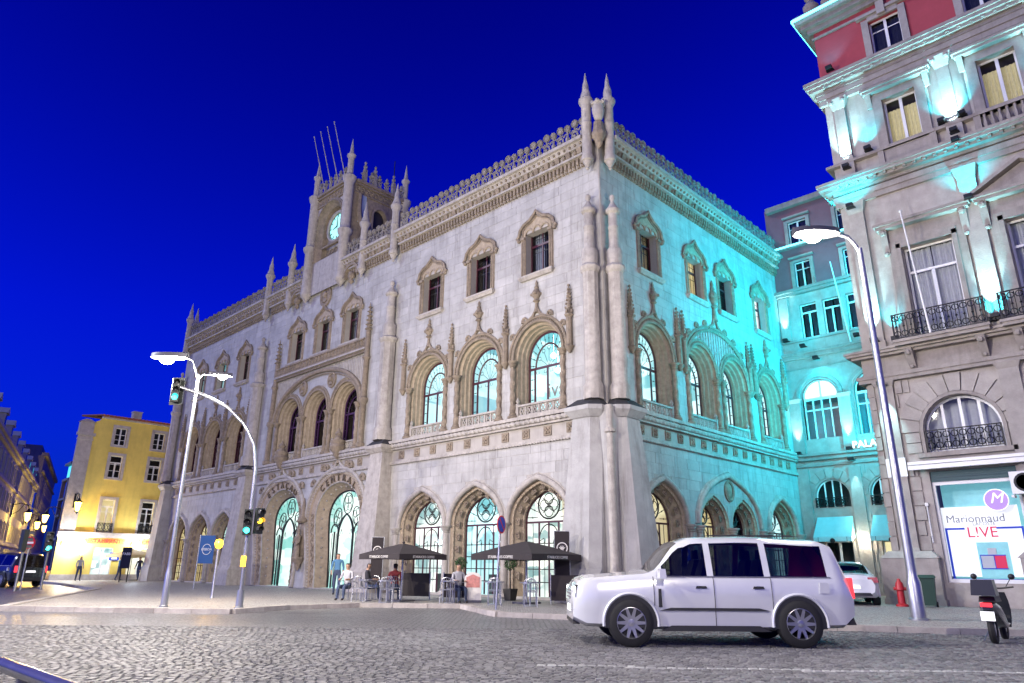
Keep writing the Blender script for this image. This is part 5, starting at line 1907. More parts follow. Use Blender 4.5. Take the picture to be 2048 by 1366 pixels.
# ================================================================== hotel wing closing the yard
wing = thing('hotel_wing', 'set-back cyan-lit hotel wing with arched windows and awnings beside the station', 'building', scale=(K, K, K))
Wf = Frame(PI, 0, 20.9)
wb_ = [-2.05, -5.4]
WX0, WX1 = -8.3, 0.0
wh = []
for a in wb_:
    wh += [shift(arch('round', 1.14, 12.45, 13.56, 9.6), a), shift(arch('round', 1.07, 5.85, 6.95, 5.2), a), shift(rect(0.85, 0.3, 4.4), a)]
for a in (-2.05, -3.6, -5.15, -6.7):
    wh.append(shift(rect(0.56, 16.55, 19.0), a))
wred = []
for a in wb_:
    wred += [shift(rect(0.56, 20.3, 22.2), a), shift(rect(0.66, 23.65, 25.4), a)]
Wf.put('front_wall', MB().panel([(WX0, -0.02), (WX0, 20.1), (WX1 + 1.0, 20.1), (WX1 + 1.0, -0.02)], wh, 0.0, -0.4).mesh('front_wall', 'hotel_stone'), wing)
Wf.put('red_wall', MB().panel([(WX0, 20.1), (WX0, 26.9), (WX1 + 0.2, 26.9), (WX1 + 0.2, 20.1)], wred, 0.0, -0.3).mesh('red_wall', 'wing_red'), wing)
m = MB().box(-0.2, 8.3, 21.3, 28, 26.6, 26.9)
child(wing, 'roof_deck', m, 'hotel_trim')
m = MB()
for z0, z1, o in ((8.2, 8.45, 0.3), (8.45, 8.6, 0.5), (15.1, 15.35, 0.35), (15.35, 15.5, 0.5), (19.75, 19.95, 0.3), (19.95, 20.15, 0.45), (23.3, 23.4, 0.3), (26.5, 26.9, 0.4), (7.8, 7.95, 0.15), (16.35, 16.5, 0.12), (14.4, 14.5, 0.1)):
    m.box(WX0, WX1 - 0.02, -0.02, o, z0, z1)
Wf.put('cornice', m.mesh('cornice', 'hotel_trim'), wing)
m = MB().box(WX0, WX1 - 0.05, 0.28, 0.34, 23.42, 23.52)
Wf.put('light_strip', m.mesh('light_strip', 'led_cyan'), wing)
for p in (-0.4, -3.62, -6.9):
    m = MB()
    m.box(p - 0.4, p + 0.38, 0, 0.2, 8.6, 12.1)
    m.frus((p - 0.4, p + 0.38, 0, 0.2), (p - 0.5, p + 0.4, 0, 0.3), 12.1, 12.35)
    Wf.put('pilaster', m.mesh('pilaster', 'hotel_stone'), wing)
    m = MB()
    m.box(p - 0.38, p + 0.36, 0, 0.16, 0, 7.6)
    Wf.put('pilaster', m.mesh('pilaster', 'hotel_stone'), wing)
m = MB().box(-0.75, -0.08, 0, 0.16, 16.5, 19.7)
Wf.put('pilaster', m.mesh('pilaster', 'hotel_stone'), wing)
lay(Wf, ashlar(WX0, -0.05, courses(0.1, 7.75, 0.6), [shift(arch('round', 1.75, 5.85, 7.6, 4.9), a) for a in wb_] + [shift(rect(1.05, -0.1, 4.9), a) for a in wb_], 0.85, rng2), wing, 'hotel_stone', gap=0.05, proud=0.08, limit=120, rng=rng2)
for a in wb_:
    for k in range(9):
        t0, t1 = PI * k / 9 + 0.015, PI * (k + 1) / 9 - 0.015
        pts = [(1.2 * math.cos(t0), 5.85 + 1.2 * math.sin(t0)), (1.75 * math.cos(t0), 5.85 + 1.75 * math.sin(t0)), (1.75 * math.cos(t1), 5.85 + 1.75 * math.sin(t1)), (1.2 * math.cos(t1), 5.85 + 1.2 * math.sin(t1))]
        Wf.put('voussoir', MB().prism(pts, -0.02, 0.09).mesh('voussoir', 'hotel_stone'), wing, a)
    m = MB()
    arch_loft(m, 'round', 1.14, 12.45, 13.56, 9.6, [(-0.4, 0.0), (-0.38, 0.1), (-0.16, 0.1), (-0.12, 0.04), (0, 0.04), (0, -0.3)])
    Wf.put('arch_surround', m.mesh('arch_surround', 'hotel_trim', 30), wing, a)
    m = MB()
    arch_loft(m, 'round', 1.14, 12.45, 13.56, 9.6, [(0, -0.32), (0, -0.24), (0.08, -0.24), (0.08, -0.32)])
    m.box(-1.1, 1.1, -0.32, -0.2, 12.2, 12.38)
    m.box(-1.1, 1.1, -0.32, -0.24, 11.5, 11.6)
    for x in (-0.56, 0, 0.56):
        m.box(x - 0.05, x + 0.05, -0.32, -0.25, 9.6, 12.2)
    m.box(-0.05, 0.05, -0.32, -0.25, 12.38, 13.5)
    f = Wf.put('arch_window', m.mesh('arch_window', 'white_joinery'), wing, a)
    put('glass_pane', MB().panel(arch('round', 1.14, 12.45, 13.56, 9.6), [], -0.29).mesh('glass_pane', 'glass_clear'), f)
    hroom(Wf, wing, a, 1.2, 9.5, 12.25, 0.34, 1.5, 'curtain_grey')
    hroom(Wf, wing, a, 1.2, 12.3, 13.7, 0.34, 1.2, 'glow_pale' if a > -4 else 'dim_room')
    m = MB()
    arch_loft(m, 'round', 1.07, 5.85, 6.95, 5.2, [(0, -0.32), (0, -0.24), (0.07, -0.24), (0.07, -0.32)])
    for x in (-0.5, 0, 0.5):
        m.box(x - 0.04, x + 0.04, -0.32, -0.25, 5.2, 5.85 + math.sqrt(1.05 ** 2 - x * x))
    f = Wf.put('fan_window', m.mesh('fan_window', 'white_joinery'), wing, a)
    put('glass_pane', MB().panel(arch('round', 1.07, 5.85, 6.95, 5.2), [], -0.29).mesh('glass_pane', 'glass_dark'), f)
    hroom(Wf, wing, a, 1.1, 5.1, 7.0, 0.34, 1.5, 'dim_room')
    m = iron_rail(1.02, 0.6, 0.0)
    Wf.put('window_guard', m.mesh('window_guard', 'iron'), wing, a, 0.1, 5.2)
    # awning
    m = MB()
    m.add([(-1.08, 0.05, 4.6), (1.08, 0.05, 4.6), (1.15, 0.95, 3.35), (-1.15, 0.95, 3.35), (1.15, 0.95, 3.08), (-1.15, 0.95, 3.08), (1.08, 0.05, 3.35), (-1.08, 0.05, 3.35)],
          [(0, 1, 2, 3), (3, 2, 4, 5), (1, 6, 2), (0, 3, 7), (2, 6, 4), (3, 5, 7)])
    aw = Wf.put('awning', m.mesh('awning', 'awning_aqua'), wing, a)
    m = MB().lathe_d([(0.16, 0.955), (0.16, 0.965), (0.1, 0.97), (0.02, 0.975)], 0, 3.12, 14)
    put('awning_crest', m.mesh('awning_crest', 'iron'), aw)
    m = MB()
    for x in (-0.86, 0.86):
        m.box(x - 0.012, x + 0.012, 0.06, 0.961, 3.08, 3.35)
    put('awning_stripe', m.mesh('awning_stripe', 'iron'), aw)
    casement(Wf, wing, a, 0.85, 0.3, 4.38, -0.3, transom=3.1, glass='glass_clear', roomm='glow_warm' if a < -4 else 'dim_room')
for a in (-2.05, -3.6, -5.15, -6.7):
    casement(Wf, wing, a, 0.56, 16.55, 19.0, -0.3, transom=18.4, glass='glass_dark', roomm='dim_room', curtain='curtain_grey', fw_=0.07)
for a in wb_:
    for z0, z1, w_ in ((20.3, 22.2, 0.56), (23.65, 25.4, 0.66)):
        casement(Wf, wing, a, w_, z0, z1, -0.22, bars=(z1 - 0.55,), glass='glass_dark', roomm='dim_room', curtain='curtain_grey', fw_=0.07)
        m = MB()
        for s_ in (-1, 1):
            m.box(s_ * (w_ + 0.12) - 0.12, s_ * (w_ + 0.12) + 0.12, 0, 0.1, z0 - 0.12, z1 + 0.14)
        m.box(-w_, w_, 0, 0.1, z1, z1 + 0.16)
        m.box(-w_ - 0.3, w_ + 0.3, 0, 0.22, z1 + 0.3, z1 + 0.42)
        Wf.put('window_surround', m.mesh('window_surround', 'hotel_stone'), wing, a)
o = Wf.put('lettering', text_mesh('PALACE', 0.62, 0.05, 'palace_letter', 'LEFT'), wing, -3.85, 0.56, 8.86)
m = MB()
m.tube([(0, 0.3, 15.5), (0.25, 1.3, 21.0)], [0.05, 0.035], 6)
Wf.put('flag_pole', m.mesh('flag_pole', 'pvc_white', 60), wing, -4.6)
flood(Wf, wing, -0.42, 0.4, 8.75, 1, 420, CYW, 36, -0.12)
flood(Wf, wing, -3.62, 0.4, 8.75, 1, 420, CYW, 36, -0.12)
flood(Wf, wing, -0.42, 0.36, 16.6, 1, 420, CYW, 36, -0.12)
flood(Wf, wing, -3.62, 0.42, 8.1, -1, 380, CYW, 36, -0.12)
flood(Wf, wing, -5.4, 1.6, 15.6, 1, 80, CY, 130, -0.4)
flood(Wf, wing, -2.0, 1.6, 15.6, 1, 80, CY, 130, -0.4)
flood(Wf, wing, -2.4, 0.7, 14.9, -1, 260, CY, 150, 0.1)
# wall washers on the hotel flank that colour the yard and the station's side front
for y_, z_, e_ in ((0.8, 10.5, 1500), (0.8, 20.2, 1200), (4.0, 14.5, 1700), (7.5, 19.5, 1300), (7.5, 9.6, 1900)):
    f = HS.put('floodlight', FIX, hotel, y_, 0.15, z_)
    spot('floodlight_beam', f, (0, 0.2, 0), (0.0, 1, 0.0), e_, CY, 150, 0.9, 0.15)
for y_, z_, e_ in ((2.5, 12.0, 700), (2.5, 18.5, 900), (3.5, 6.5, 500)):
    f = HS.put('floodlight', FIX, hotel, y_, 0.15, z_)
    spot('floodlight_beam', f, (0, 0.2, 0), (1.0, 0.55, 0.1), e_, CY, 95, 0.9, 0.15)
m = MB()
m.lathe([(0.05, 2.95), (0.13, 3.0), (0.16, 3.25), (0.1, 3.35), (0.02, 3.4)], 0, 0.35, 8)
wl = Wf.put('wall_lamp', m.mesh('wall_lamp', 'lamp_white', 60), wing, -3.6)
plight('wall_lamp_glow', wl, (0, 0.6, 3.1), 25, (1.0, 0.85, 0.6), 0.1)
# ================================================================== ground
ROADZ = -0.10
mat('sett', (0.19, 0.186, 0.188), 0.55, var=0.3, scale=9, stain=(0.055, 0.053, 0.055), stain_amt=0.6, bump=0.5, bscale=60, rnd=0.4)
mat('sett_white', (0.40, 0.40, 0.39), 0.55, var=0.2, scale=9, bump=0.4, bscale=60, rnd=0.15)
mat('kerb_stone', (0.42, 0.38, 0.35), 0.7, var=0.25, scale=4, stain=(0.1, 0.08, 0.07), stain_amt=0.5, bump=0.3, bscale=25, rnd=0.2)
def paving(name, c1, c2, gap, scale, rough):
    m = bpy.data.materials.new(name)
    m.use_nodes = True
    nt = m.node_tree
    b = nt.nodes['Principled BSDF']
    b.inputs['Roughness'].default_value = rough
    g = N(nt, 'ShaderNodeNewGeometry')
    mp = N(nt, 'ShaderNodeMapping')
    mp.inputs['Rotation'].default_value = (0, 0, -(PI / 2 - AZ))
    nt.links.new(g.outputs['Position'], mp.inputs[0])
    v = N(nt, 'ShaderNodeTexVoronoi')
    v.inputs['Scale'].default_value = scale
    v.inputs['Randomness'].default_value = 0.55
    nt.links.new(mp.outputs[0], v.inputs[0])
    e = N(nt, 'ShaderNodeTexVoronoi', feature='DISTANCE_TO_EDGE')
    e.inputs['Scale'].default_value = scale
    e.inputs['Randomness'].default_value = 0.55
    nt.links.new(mp.outputs[0], e.inputs[0])
    n = N(nt, 'ShaderNodeTexNoise')
    n.inputs['Scale'].default_value = 0.5
    n.inputs['Detail'].default_value = 6
    nt.links.new(mp.outputs[0], n.inputs[0])
    sp_ = N(nt, 'ShaderNodeSeparateColor')
    nt.links.new(v.outputs['Color'], sp_.inputs[0])
    ad = N(nt, 'ShaderNodeMath', operation='MULTIPLY_ADD')
    nt.links.new(sp_.outputs[0], ad.inputs[0])
    ad.inputs[1].default_value = 0.7
    sb = N(nt, 'ShaderNodeMath', operation='MULTIPLY')
    nt.links.new(n.outputs[0], sb.inputs[0])
    sb.inputs[1].default_value = 0.5
    nt.links.new(sb.outputs[0], ad.inputs[2])
    mx = N(nt, 'ShaderNodeMix', data_type='RGBA')
    nt.links.new(ad.outputs[0], mx.inputs[0])
    mx.inputs[6].default_value = (*c1, 1)
    mx.inputs[7].default_value = (*c2, 1)
    st = N(nt, 'ShaderNodeMapRange')
    st.inputs[1].default_value = 0.03
    st.inputs[2].default_value = 0.12
    nt.links.new(e.outputs['Distance'], st.inputs[0])
    mg = N(nt, 'ShaderNodeMix', data_type='RGBA')
    nt.links.new(st.outputs[0], mg.inputs[0])
    mg.inputs[6].default_value = (*gap, 1)
    nt.links.new(mx.outputs[2], mg.inputs[7])
    nt.links.new(mg.outputs[2], b.inputs['Base Color'])
    bp = N(nt, 'ShaderNodeBump')
    bp.inputs['Strength'].default_value = 0.5
    bp.inputs['Distance'].default_value = 0.02
    nt.links.new(st.outputs[0], bp.inputs['Height'])
    nt.links.new(bp.outputs[0], b.inputs['Normal'])
    MATS[name] = m
paving('far_setts', (0.11, 0.108, 0.11), (0.22, 0.216, 0.22), (0.03, 0.03, 0.03), 7.5, 0.42)
paving('mosaic_paving', (0.27, 0.26, 0.245), (0.45, 0.43, 0.41), (0.12, 0.11, 0.10), 14.0, 0.55)
rm = MB().box(-420, 420, -420, 420, ROADZ - 0.6, ROADZ)
tag(put('road', rm.mesh('road', 'far_setts')), 'grey sett-paved roadway crossing in front of the station', kind='structure')
kl = [Vector((x * K, y * K)) for x, y in ((-58, -8.4), (-45, -9.2), (-30, -11.0), (-18, -16.6), (-11.78, -19.47), (-7.4, -15.9), (-5.4, -14.2), (-6.4, -11.6), (-6.2, -8.6), (-3.0, -5.9), (0.6, -7.9), (1.3, -8.2), (6.09, -6.57), (9.67, -5.58), (14.88, -3.12), (22, 0.6), (45, 12))]
pv = MB()
poly = [(p.x, p.y) for p in kl] + [(45 * K, 40 * K), (-58 * K, 40 * K)]
pv.hprism(poly, ROADZ - 0.2, 0.0)
pav = put('pavement', pv.mesh('pavement', 'mosaic_paving'))
tag(pav, 'pale mosaic pavement along the station and hotel', kind='structure')
# kerb stones one by one along the edge
kb = MB().frus((-0.5, 0.5, -0.5, 0.5), (-0.5, 0.5, -0.42, 0.5), -0.5, 0.5).mesh('kerb_stone', 'kerb_stone')
rk = random.Random(9)
for i in range(len(kl) - 1):
    p, q = kl[i], kl[i + 1]
    L = (q - p).length
    n = max(1, round(L / 1.15))
    ang = math.atan2(q.y - p.y, q.x - p.x)
    for k in range(n):
        c = p.lerp(q, (k + 0.5) / n)
        put('kerb_stone', kb, pav, (c.x, c.y, ROADZ / 2 + rk.uniform(0.004, 0.014)), ang, (L / n - 0.012, 0.28, 0.15))
# setts of the roadway in front of the camera, row by row
setts_v, setts_f = [], []
rs = random.Random(11)
cxy = Vector((CAM.x, CAM.y))
RT, HD = Vector((rt.x, rt.y)), Vector((hd.x, hd.y))
def sett_shape(w, l, rr):
    t = 0.78
    o = []
    for sx, sy in ((-1, -1), (1, -1), (1, 1), (-1, 1)):
        o.append((sx * w / 2 + rr.uniform(-0.006, 0.006), sy * l / 2 + rr.uniform(-0.006, 0.006), -0.03))
    for sx, sy in ((-1, -1), (1, -1), (1, 1), (-1, 1)):
        o.append((sx * w / 2 * t, sy * l / 2 * t, rr.uniform(0.012, 0.022)))
    return o
SF = [(4, 5, 6, 7), (0, 1, 5, 4), (1, 2, 6, 5), (2, 3, 7, 6), (3, 0, 4, 7)]
variants = []
for k in range(8):
    mm_ = MB().add(sett_shape(0.128, 0.112, rs), SF)
    variants.append(mm_.mesh('sett', 'sett', 30))
near = []
t = 6.0
row = 0
kerb_seg = [(kl[i], kl[i + 1]) for i in range(len(kl) - 1)]
def on_road(p):
    # left of the kerb polyline (camera side)
    best = None
    for a_, b_ in kerb_seg:
        d = b_ - a_
        u_ = max(0, min(1, (p - a_).dot(d) / d.length_squared))
        q = a_ + d * u_
        dist = (p - q).length
        s_ = d.x * (p.y - a_.y) - d.y * (p.x - a_.x)
        if best is None or dist < best[0]:
            best = (dist, s_)
    return best[1] < 0 and best[0] > 0.2
pw_v, pw_f = [], []
while t < 16.5:
    half = t * 0.80 + 1.5
    x = -half + (0.07 if row % 2 else 0) + rs.uniform(-0.02, 0.02)
    far = t > 11.3
    while x < half:
        w_ = rs.uniform(0.115, 0.145)
        wav = 0.05 * math.sin(x * 0.9 + 1.3) + 0.02 * math.sin(x * 3.1 + row * 0.3)
        p = cxy + RT * (x + w_ / 2) + HD * (t + wav)
        x += w_ + 0.008
        if far and not on_road(p):
            continue
        white = (x > 0.5 and abs(t - (10.2 + 0.05 * (6 - x))) < 0.065)
        if not white and 8.95 < t < 9.75 and abs(x) < 6.6 and len(near) < 300:
            near.append((p, rs.randrange(8)))
            continue
        ang = -(PI / 2 - AZ) + rs.uniform(-0.06, 0.06)
        ca, sa = math.cos(PI / 2 - AZ + rs.uniform(-0.06, 0.06)), math.sin(PI / 2 - AZ + rs.uniform(-0.06, 0.06))
        tv, tf_ = (pw_v, pw_f) if white else (setts_v, setts_f)
        o = len(tv)
        for X, Y, Z in sett_shape(w_, 0.112 + rs.uniform(-0.01, 0.01), rs):
            tv.append((p.x + RT.x * X + HD.x * Y, p.y + RT.y * X + HD.y * Y, ROADZ + Z))
        tf_.extend([tuple(i + o for i in f) for f in SF])
    t += 0.121
    row += 1
me = bpy.data.meshes.new('setts')
me.from_pydata(setts_v, [], setts_f)
me.materials.append(MATS['sett'])
road = bpy.data.objects['road']
tag(put('setts', me, road), kind='stuff')
me = bpy.data.meshes.new('white_setts')
me.from_pydata(pw_v, [], pw_f)
me.materials.append(MATS['sett_white'])
tag(put('white_setts', me, road), kind='stuff')
for p, k in near:
    put('sett', variants[k], road, (p.x, p.y, ROADZ + rs.uniform(-0.004, 0.004)), PI / 2 - AZ + rs.uniform(-0.06, 0.06))

# ================================================================== yellow house
mat('yellow_render', (0.74, 0.56, 0.13), 0.85, var=0.12, scale=1.2, stain=(0.35, 0.25, 0.08), stain_amt=0.35, bump=0.15, streak=True)
mat('house_stone', (0.45, 0.40, 0.37), 0.8, var=0.25, scale=3, stain=(0.15, 0.12, 0.1), stain_amt=0.4, bump=0.25, bscale=15)
mat('lantern_glow', (0.9, 0.7, 0.3), 0.4, emit=(1.0, 0.62, 0.12), es=9.0)
mat('neon_red', (0.7, 0.02, 0.02), 0.4, emit=(1.0, 0.05, 0.04), es=1.2)
mat('neon_white', (0.8, 0.8, 0.8), 0.4, emit=(0.85, 0.95, 1.0), es=3.0)
mat('joinery_blue', (0.10, 0.13, 0.17), 0.5, var=0.1)
yh = thing('yellow_house', 'yellow rendered house with sash windows and a tiled roof left of the station', 'building', scale=(K, K, K))
Y = Frame(-PI / 2, -56, 0)
yw = [3.62, 0.02, -3.6]
yho = []
for a in yw:
    yho += [shift(rect(0.52, 12.4, 14.12), a), shift(rect(0.55, 9.28, 11.42), a), shift(rect(0.56, 4.28, 7.25), a)]
yho += [shift(rect(0.85, 0.3, 2.9), 3.3), shift(rect(1.0, 0.1, 2.9), 0.1)]
top = [(7.25, 14.1), (6.6, 14.2), (6.2, 14.35), (5.7, 14.6), (5.45, 15.0)]
Y.put('wall', MB().panel([(-10, -0.02), (-10, 15.0)] + [(5.45, 15.0), (5.7, 14.6), (6.2, 14.35), (6.6, 14.2), (7.25, 14.1)] + [(7.25, -0.02)], yho, 0.0, -0.3).mesh('wall', 'yellow_render'), yh)
sw_ = MB()
sw_.add([(-56, -7.25, -0.02), (-56, -7.25, 14.1), (-76, -1.6, 14.1), (-76, -1.6, -0.02)], [(0, 1, 2, 3)])
child(yh, 'street_wall', sw_, 'yellow_render')
m = MB()
m.box(6.05, 7.3, 0, 0.22, 4.2, 13.0)
m.box(5.9, 7.45, 0, 0.4, 13.0, 13.25)
m.box(6.0, 7.35, 0, 0.3, 12.6, 12.7)
m.box(6.1, 7.3, -0.3, 0.2, 13.25, 14.3)
m.frus((6.0, 7.4, -0.4, 0.3), (6.5, 6.9, -0.2, 0.1), 14.3, 14.6)
Y.put('corner_pilaster', m.mesh('corner_pilaster', 'house_stone'), yh)
m = MB()
m.box(-10, 7.4, 0, 0.35, 3.95, 4.2)
m.box(-10, 7.4, 0, 0.2, 3.75, 3.95)
m.box(-10, 5.5, -0.2, 0.3, 14.85, 15.02)
Y.put('string_course', m.mesh('string_course', 'house_stone'), yh)
m = MB()
m.add([(5.6, 0.5, 15.02), (-10, 0.5, 15.02), (-10, -9, 16.3), (5.6, -7, 16.0)], [(0, 1, 2, 3)])
m.box(-10, 5.6, 0.42, 0.52, 14.98, 15.1)
for k in range(48):
    x = -9.9 + 15.4 * k / 47
    m.tube([(x, 0.55, 15.1), (x, -7.0, 16.1)], 0.09, 5)
Y.put('tiled_roof', m.mesh('tiled_roof', 'roof_tile', 60), yh)
m = MB().box(1.5, 2.3, -2.3, -1.6, 15.2, 16.2).box(1.45, 2.35, -2.35, -1.55, 16.2, 16.3)
Y.put('chimney', m.mesh('chimney', 'house_stone'), yh)
for a in yw:
    for z0, z1, w_, tr in ((12.4, 14.12, 0.52, None), (9.28, 11.42, 0.55, 10.75), (4.28, 7.25, 0.56, 6.6)):
        casement(Y, yh, a, w_, z0, z1, -0.22, transom=tr, bars=[z0 + (z1 - z0) * q for q in (0.33, 0.62)], glass='glass_dark' if z0 > 5 else 'glass', roomm='dim_room' if z0 > 5 or a < 1 else 'glow_warm', jm='white_joinery', fw_=0.08)
        m = MB()
        for s_ in (-1, 1):
            m.box(s_ * (w_ + 0.13) - 0.13, s_ * (w_ + 0.13) + 0.13, 0, 0.08, z0 - 0.16, z1 + 0.26)
        m.box(-w_, w_, 0, 0.08, z1, z1 + 0.26)
        m.box(-w_, w_, 0, 0.1, z0 - 0.16, z0)
        Y.put('window_surround', m.mesh('window_surround', 'house_stone'), yh, a)
    Y.put('window_guard', iron_rail(0.62, 0.85, 0.0).mesh('window_guard', 'iron'), yh, a, 0.14, 4.25)
casement(Y, yh, 3.3, 0.85, 0.3, 2.9, -0.2, glass='glass', roomm='glow_cafe')
casement(Y, yh, 0.1, 1.0, 0.1, 2.9, -0.2, glass='glass', roomm='glow_warm')
for x, txt, sz in ((3.45, 'RESTAURANTE', 0.52), (-0.2, 'LEÃO', 0.52)):
    Y.put('sign_lettering', text_mesh(txt, sz, 0.03, 'neon_red'), yh, x, 0.22, 3.42)
m = MB().box(-0.45, 0.45, 0.1, 0.2, -0.28, 0.28)
SGN = m.mesh('light_box', 'neon_white')
for a, z in ((6.5, 3.2), (5.4, 3.25), (0.6, 3.25)):
    lb = Y.put('light_box', SGN, yh, a, 0.1, z, (0.8, 1, 0.5))
    plight('light_box_glow', lb, (0, 0.8, 0), 160, (0.8, 0.9, 1.0), 0.2)
m = MB().lathe([(0.02, 2.2), (0.2, 2.3), (0.27, 2.5), (0.2, 2.7), (0.02, 2.8)], 0, 0.6, 10)
Y.put('globe_lamp', m.mesh('globe_lamp', 'neon_white', 60), yh, 5.3)
m = MB().box(-0.42, 0.42, 0, 0.06, 1.75, 2.45)
sg_ = Y.put('poster', m.mesh('poster', 'print_blue'), yh, 2.3, 0.02)
m = MB().prism([(-0.28, 1.85), (0.28, 1.85), (0, 2.35)], 0.065, 0.075)
put('poster_mark', m.mesh('poster_mark', 'sign_white'), sg_)
m = MB()
m.box(-10, 7.35, 0.0, 0.12, 0.0, 0.5)
Y.put('base_course', m.mesh('base_course', 'house_stone'), yh)

# wall lanterns on brackets
def lantern_mesh():
    iron_, glow_ = MB(), MB()
    iron_.tube([(0, 0, 1.0), (0, 0.35, 1.12), (0, 0.7, 1.02), (0, 0.75, 0.85)], 0.025, 5)
    iron_.tube([(0, 0, 0.5), (0, 0.3, 0.7), (0, 0.5, 1.06)], 0.018, 5)
    iron_.box(-0.05, 0.05, -0.02, 0.03, 0.4, 1.1)
    iron_.lathe([(0.02, 0.86), (0.05, 0.82), (0.08, 0.74), (0.2, 0.66), (0.2, 0.63)], 0, 0.75, 6)
    iron_.lathe([(0.08, 0.2), (0.1, 0.16), (0.03, 0.1), (0.01, 0.04)], 0, 0.75, 6)
    for k in range(6):
        t_ = k * PI / 3
        iron_.tube([(0.1 * math.cos(t_), 0.75 + 0.1 * math.sin(t_), 0.18), (0.19 * math.cos(t_), 0.75 + 0.19 * math.sin(t_), 0.64)], 0.012, 4)
    glow_.lathe([(0.07, 0.2), (0.16, 0.62), (0.02, 0.63)], 0, 0.75, 6)
    return iron_.mesh('bracket', 'iron', 40), glow_.mesh('lantern_glass', 'lantern_glow')
LI, LG = lantern_mesh()
def lantern(pos, rz, label, energy, scale=1.3):
    t_ = thing('wall_lantern', label, 'lantern', pos, rz, 'iron wall lanterns in the side street', (scale,) * 3)
    put('bracket', LI, t_)
    put('lantern_glass', LG, t_)
    plight('lantern_glow', t_, (0, 0.85, 0.35), energy, (1.0, 0.60, 0.10), 0.12)
    return t_
q = Y.pt(6.55, 0.2, 5.6)
lantern(Vector(q) * K, Y.rz, 'glowing iron lantern on the corner pilaster of the yellow house', 420, 1.5)
q = Y.pt(7.35, -0.6, 4.6)
lantern(Vector(q) * K, 0.27 + PI, 'amber lantern low on the street side of the yellow house', 90, 1.3)

# ================================================================== terrace down the side street
mat('terrace_render', (0.46, 0.48, 0.46), 0.85, var=0.15, scale=0.8, stain=(0.22, 0.22, 0.2), stain_amt=0.4, streak=True)
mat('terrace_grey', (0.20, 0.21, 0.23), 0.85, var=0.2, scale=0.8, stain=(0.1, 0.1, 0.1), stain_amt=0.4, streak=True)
SRZ = math.atan2(-0.27, 0.963)
KK = 11.0
SF_ = Frame(SRZ, 18.723 - 0.27 * KK, -25.673 - 0.963 * KK)
ter = thing('terrace_building', 'pale terraced block with rows of tall windows and roof dormers at far left', 'building', scale=(K, K, K))
a0, a1 = -172.0, -84.0
wins = [a0 + 2.6 + 4.6 * k for k in range(19)]
th_ = []
for a in wins:
    th_ += [shift(rect(0.95, 12.5, 14.8), a), shift(rect(0.95, 8.5, 10.9), a), shift(rect(0.95, 4.7, 7.0), a), shift(rect(1.2, 0.2, 3.4), a)]
SF_.put('wall', MB().panel([(a0, -0.1), (a0, 15.9), (a1, 15.9), (a1, -0.1)], th_, 0.0, -0.3).mesh('wall', 'terrace_render'), ter)
m = MB().box(a0, a0 + 0.1, -14, 0, -0.1, 15.9)
m.add([(a0, 0.4, 16.3), (a1, 0.4, 16.3), (a1, -6, 19.5), (a0, -6, 19.5)], [(0, 1, 2, 3)])
SF_.put('roof', m.mesh('roof', 'roof_tile'), ter)
m = MB()
m.box(a0 - 0.2, a1, -0.1, 0.7, 15.9, 16.3)
m.box(a0 - 0.1, a1, -0.1, 0.4, 15.5, 15.9)
m.box(a0, a1, -0.1, 0.25, 11.7, 12.0)
m.box(a0, a1, -0.1, 0.3, 3.9, 4.2)
SF_.put('cornice', m.mesh('cornice', 'terrace_render'), ter)
wmesh = {}
for a in wins:
    for z0, z1, w_ in ((12.5, 14.8, 0.95), (8.5, 10.9, 0.95), (4.7, 7.0, 0.95), (0.2, 3.4, 1.2)):
        if z0 not in wmesh:
            m = MB()
            for s_ in (-1, 1):
                m.box(s_ * (w_ + 0.12) - 0.14, s_ * (w_ + 0.12) + 0.14, 0, 0.12, z0 - 0.15, z1 + 0.2)
            m.box(-w_, w_, 0, 0.12, z1, z1 + 0.2)
            m.box(-0.06, 0.06, -0.25, -0.18, z0, z1)
            m.box(-w_, w_, -0.25, -0.18, z0 + (z1 - z0) * 0.66, z0 + (z1 - z0) * 0.7)
            wmesh[z0] = (m.mesh('window', 'terrace_render'), MB().panel(rect(w_, z0, z1), [], -0.26).mesh('pane', 'glass_dark' if z0 > 1 else 'glass'), MB().panel(rect(w_, z0, z1), [], -0.29).mesh('room', 'dim_room' if z0 > 1 else 'glow_warm'))
        f = SF_.put('window', wmesh[z0][0], ter, a)
        put('pane', wmesh[z0][1], f)
        put('room', wmesh[z0][2], f)
dm = MB()
dm.box(-0.9, 0.9, -3, 0.2, 16.4, 18.6)
dm.add([(-1.15, 0.4, 18.6), (1.15, 0.4, 18.6), (0, 0.4, 19.4), (-1.15, -3, 18.6), (1.15, -3, 18.6), (0, -3, 19.4)], [(0, 1, 2), (0, 3, 5, 2), (1, 4, 5, 2), (0, 1, 4, 3)])
DM = dm.mesh('dormer', 'terrace_render')
DW = MB().box(-0.6, 0.6, 0.2, 0.23, 16.7, 18.3).mesh('pane', 'glass_dark')
for k in range(9):
    d_ = SF_.put('dormer', DM, ter, a0 + 5 + 9.2 * k, -0.2)
    put('pane', DW, d_)
m = MB()
for k in range(3):
    m.box(a0 + 3 + 4.6 * k, a0 + 6 + 4.6 * k, 0, 0.9, 4.35, 4.45)
bal = SF_.put('balcony', m.mesh('balcony', 'house_stone'), ter)
put('balcony_rail', iron_rail(1.5, 1.0, 0.8).mesh('balcony_rail', 'iron'), bal, (a0 + 4.5, 0.1, 4.45))

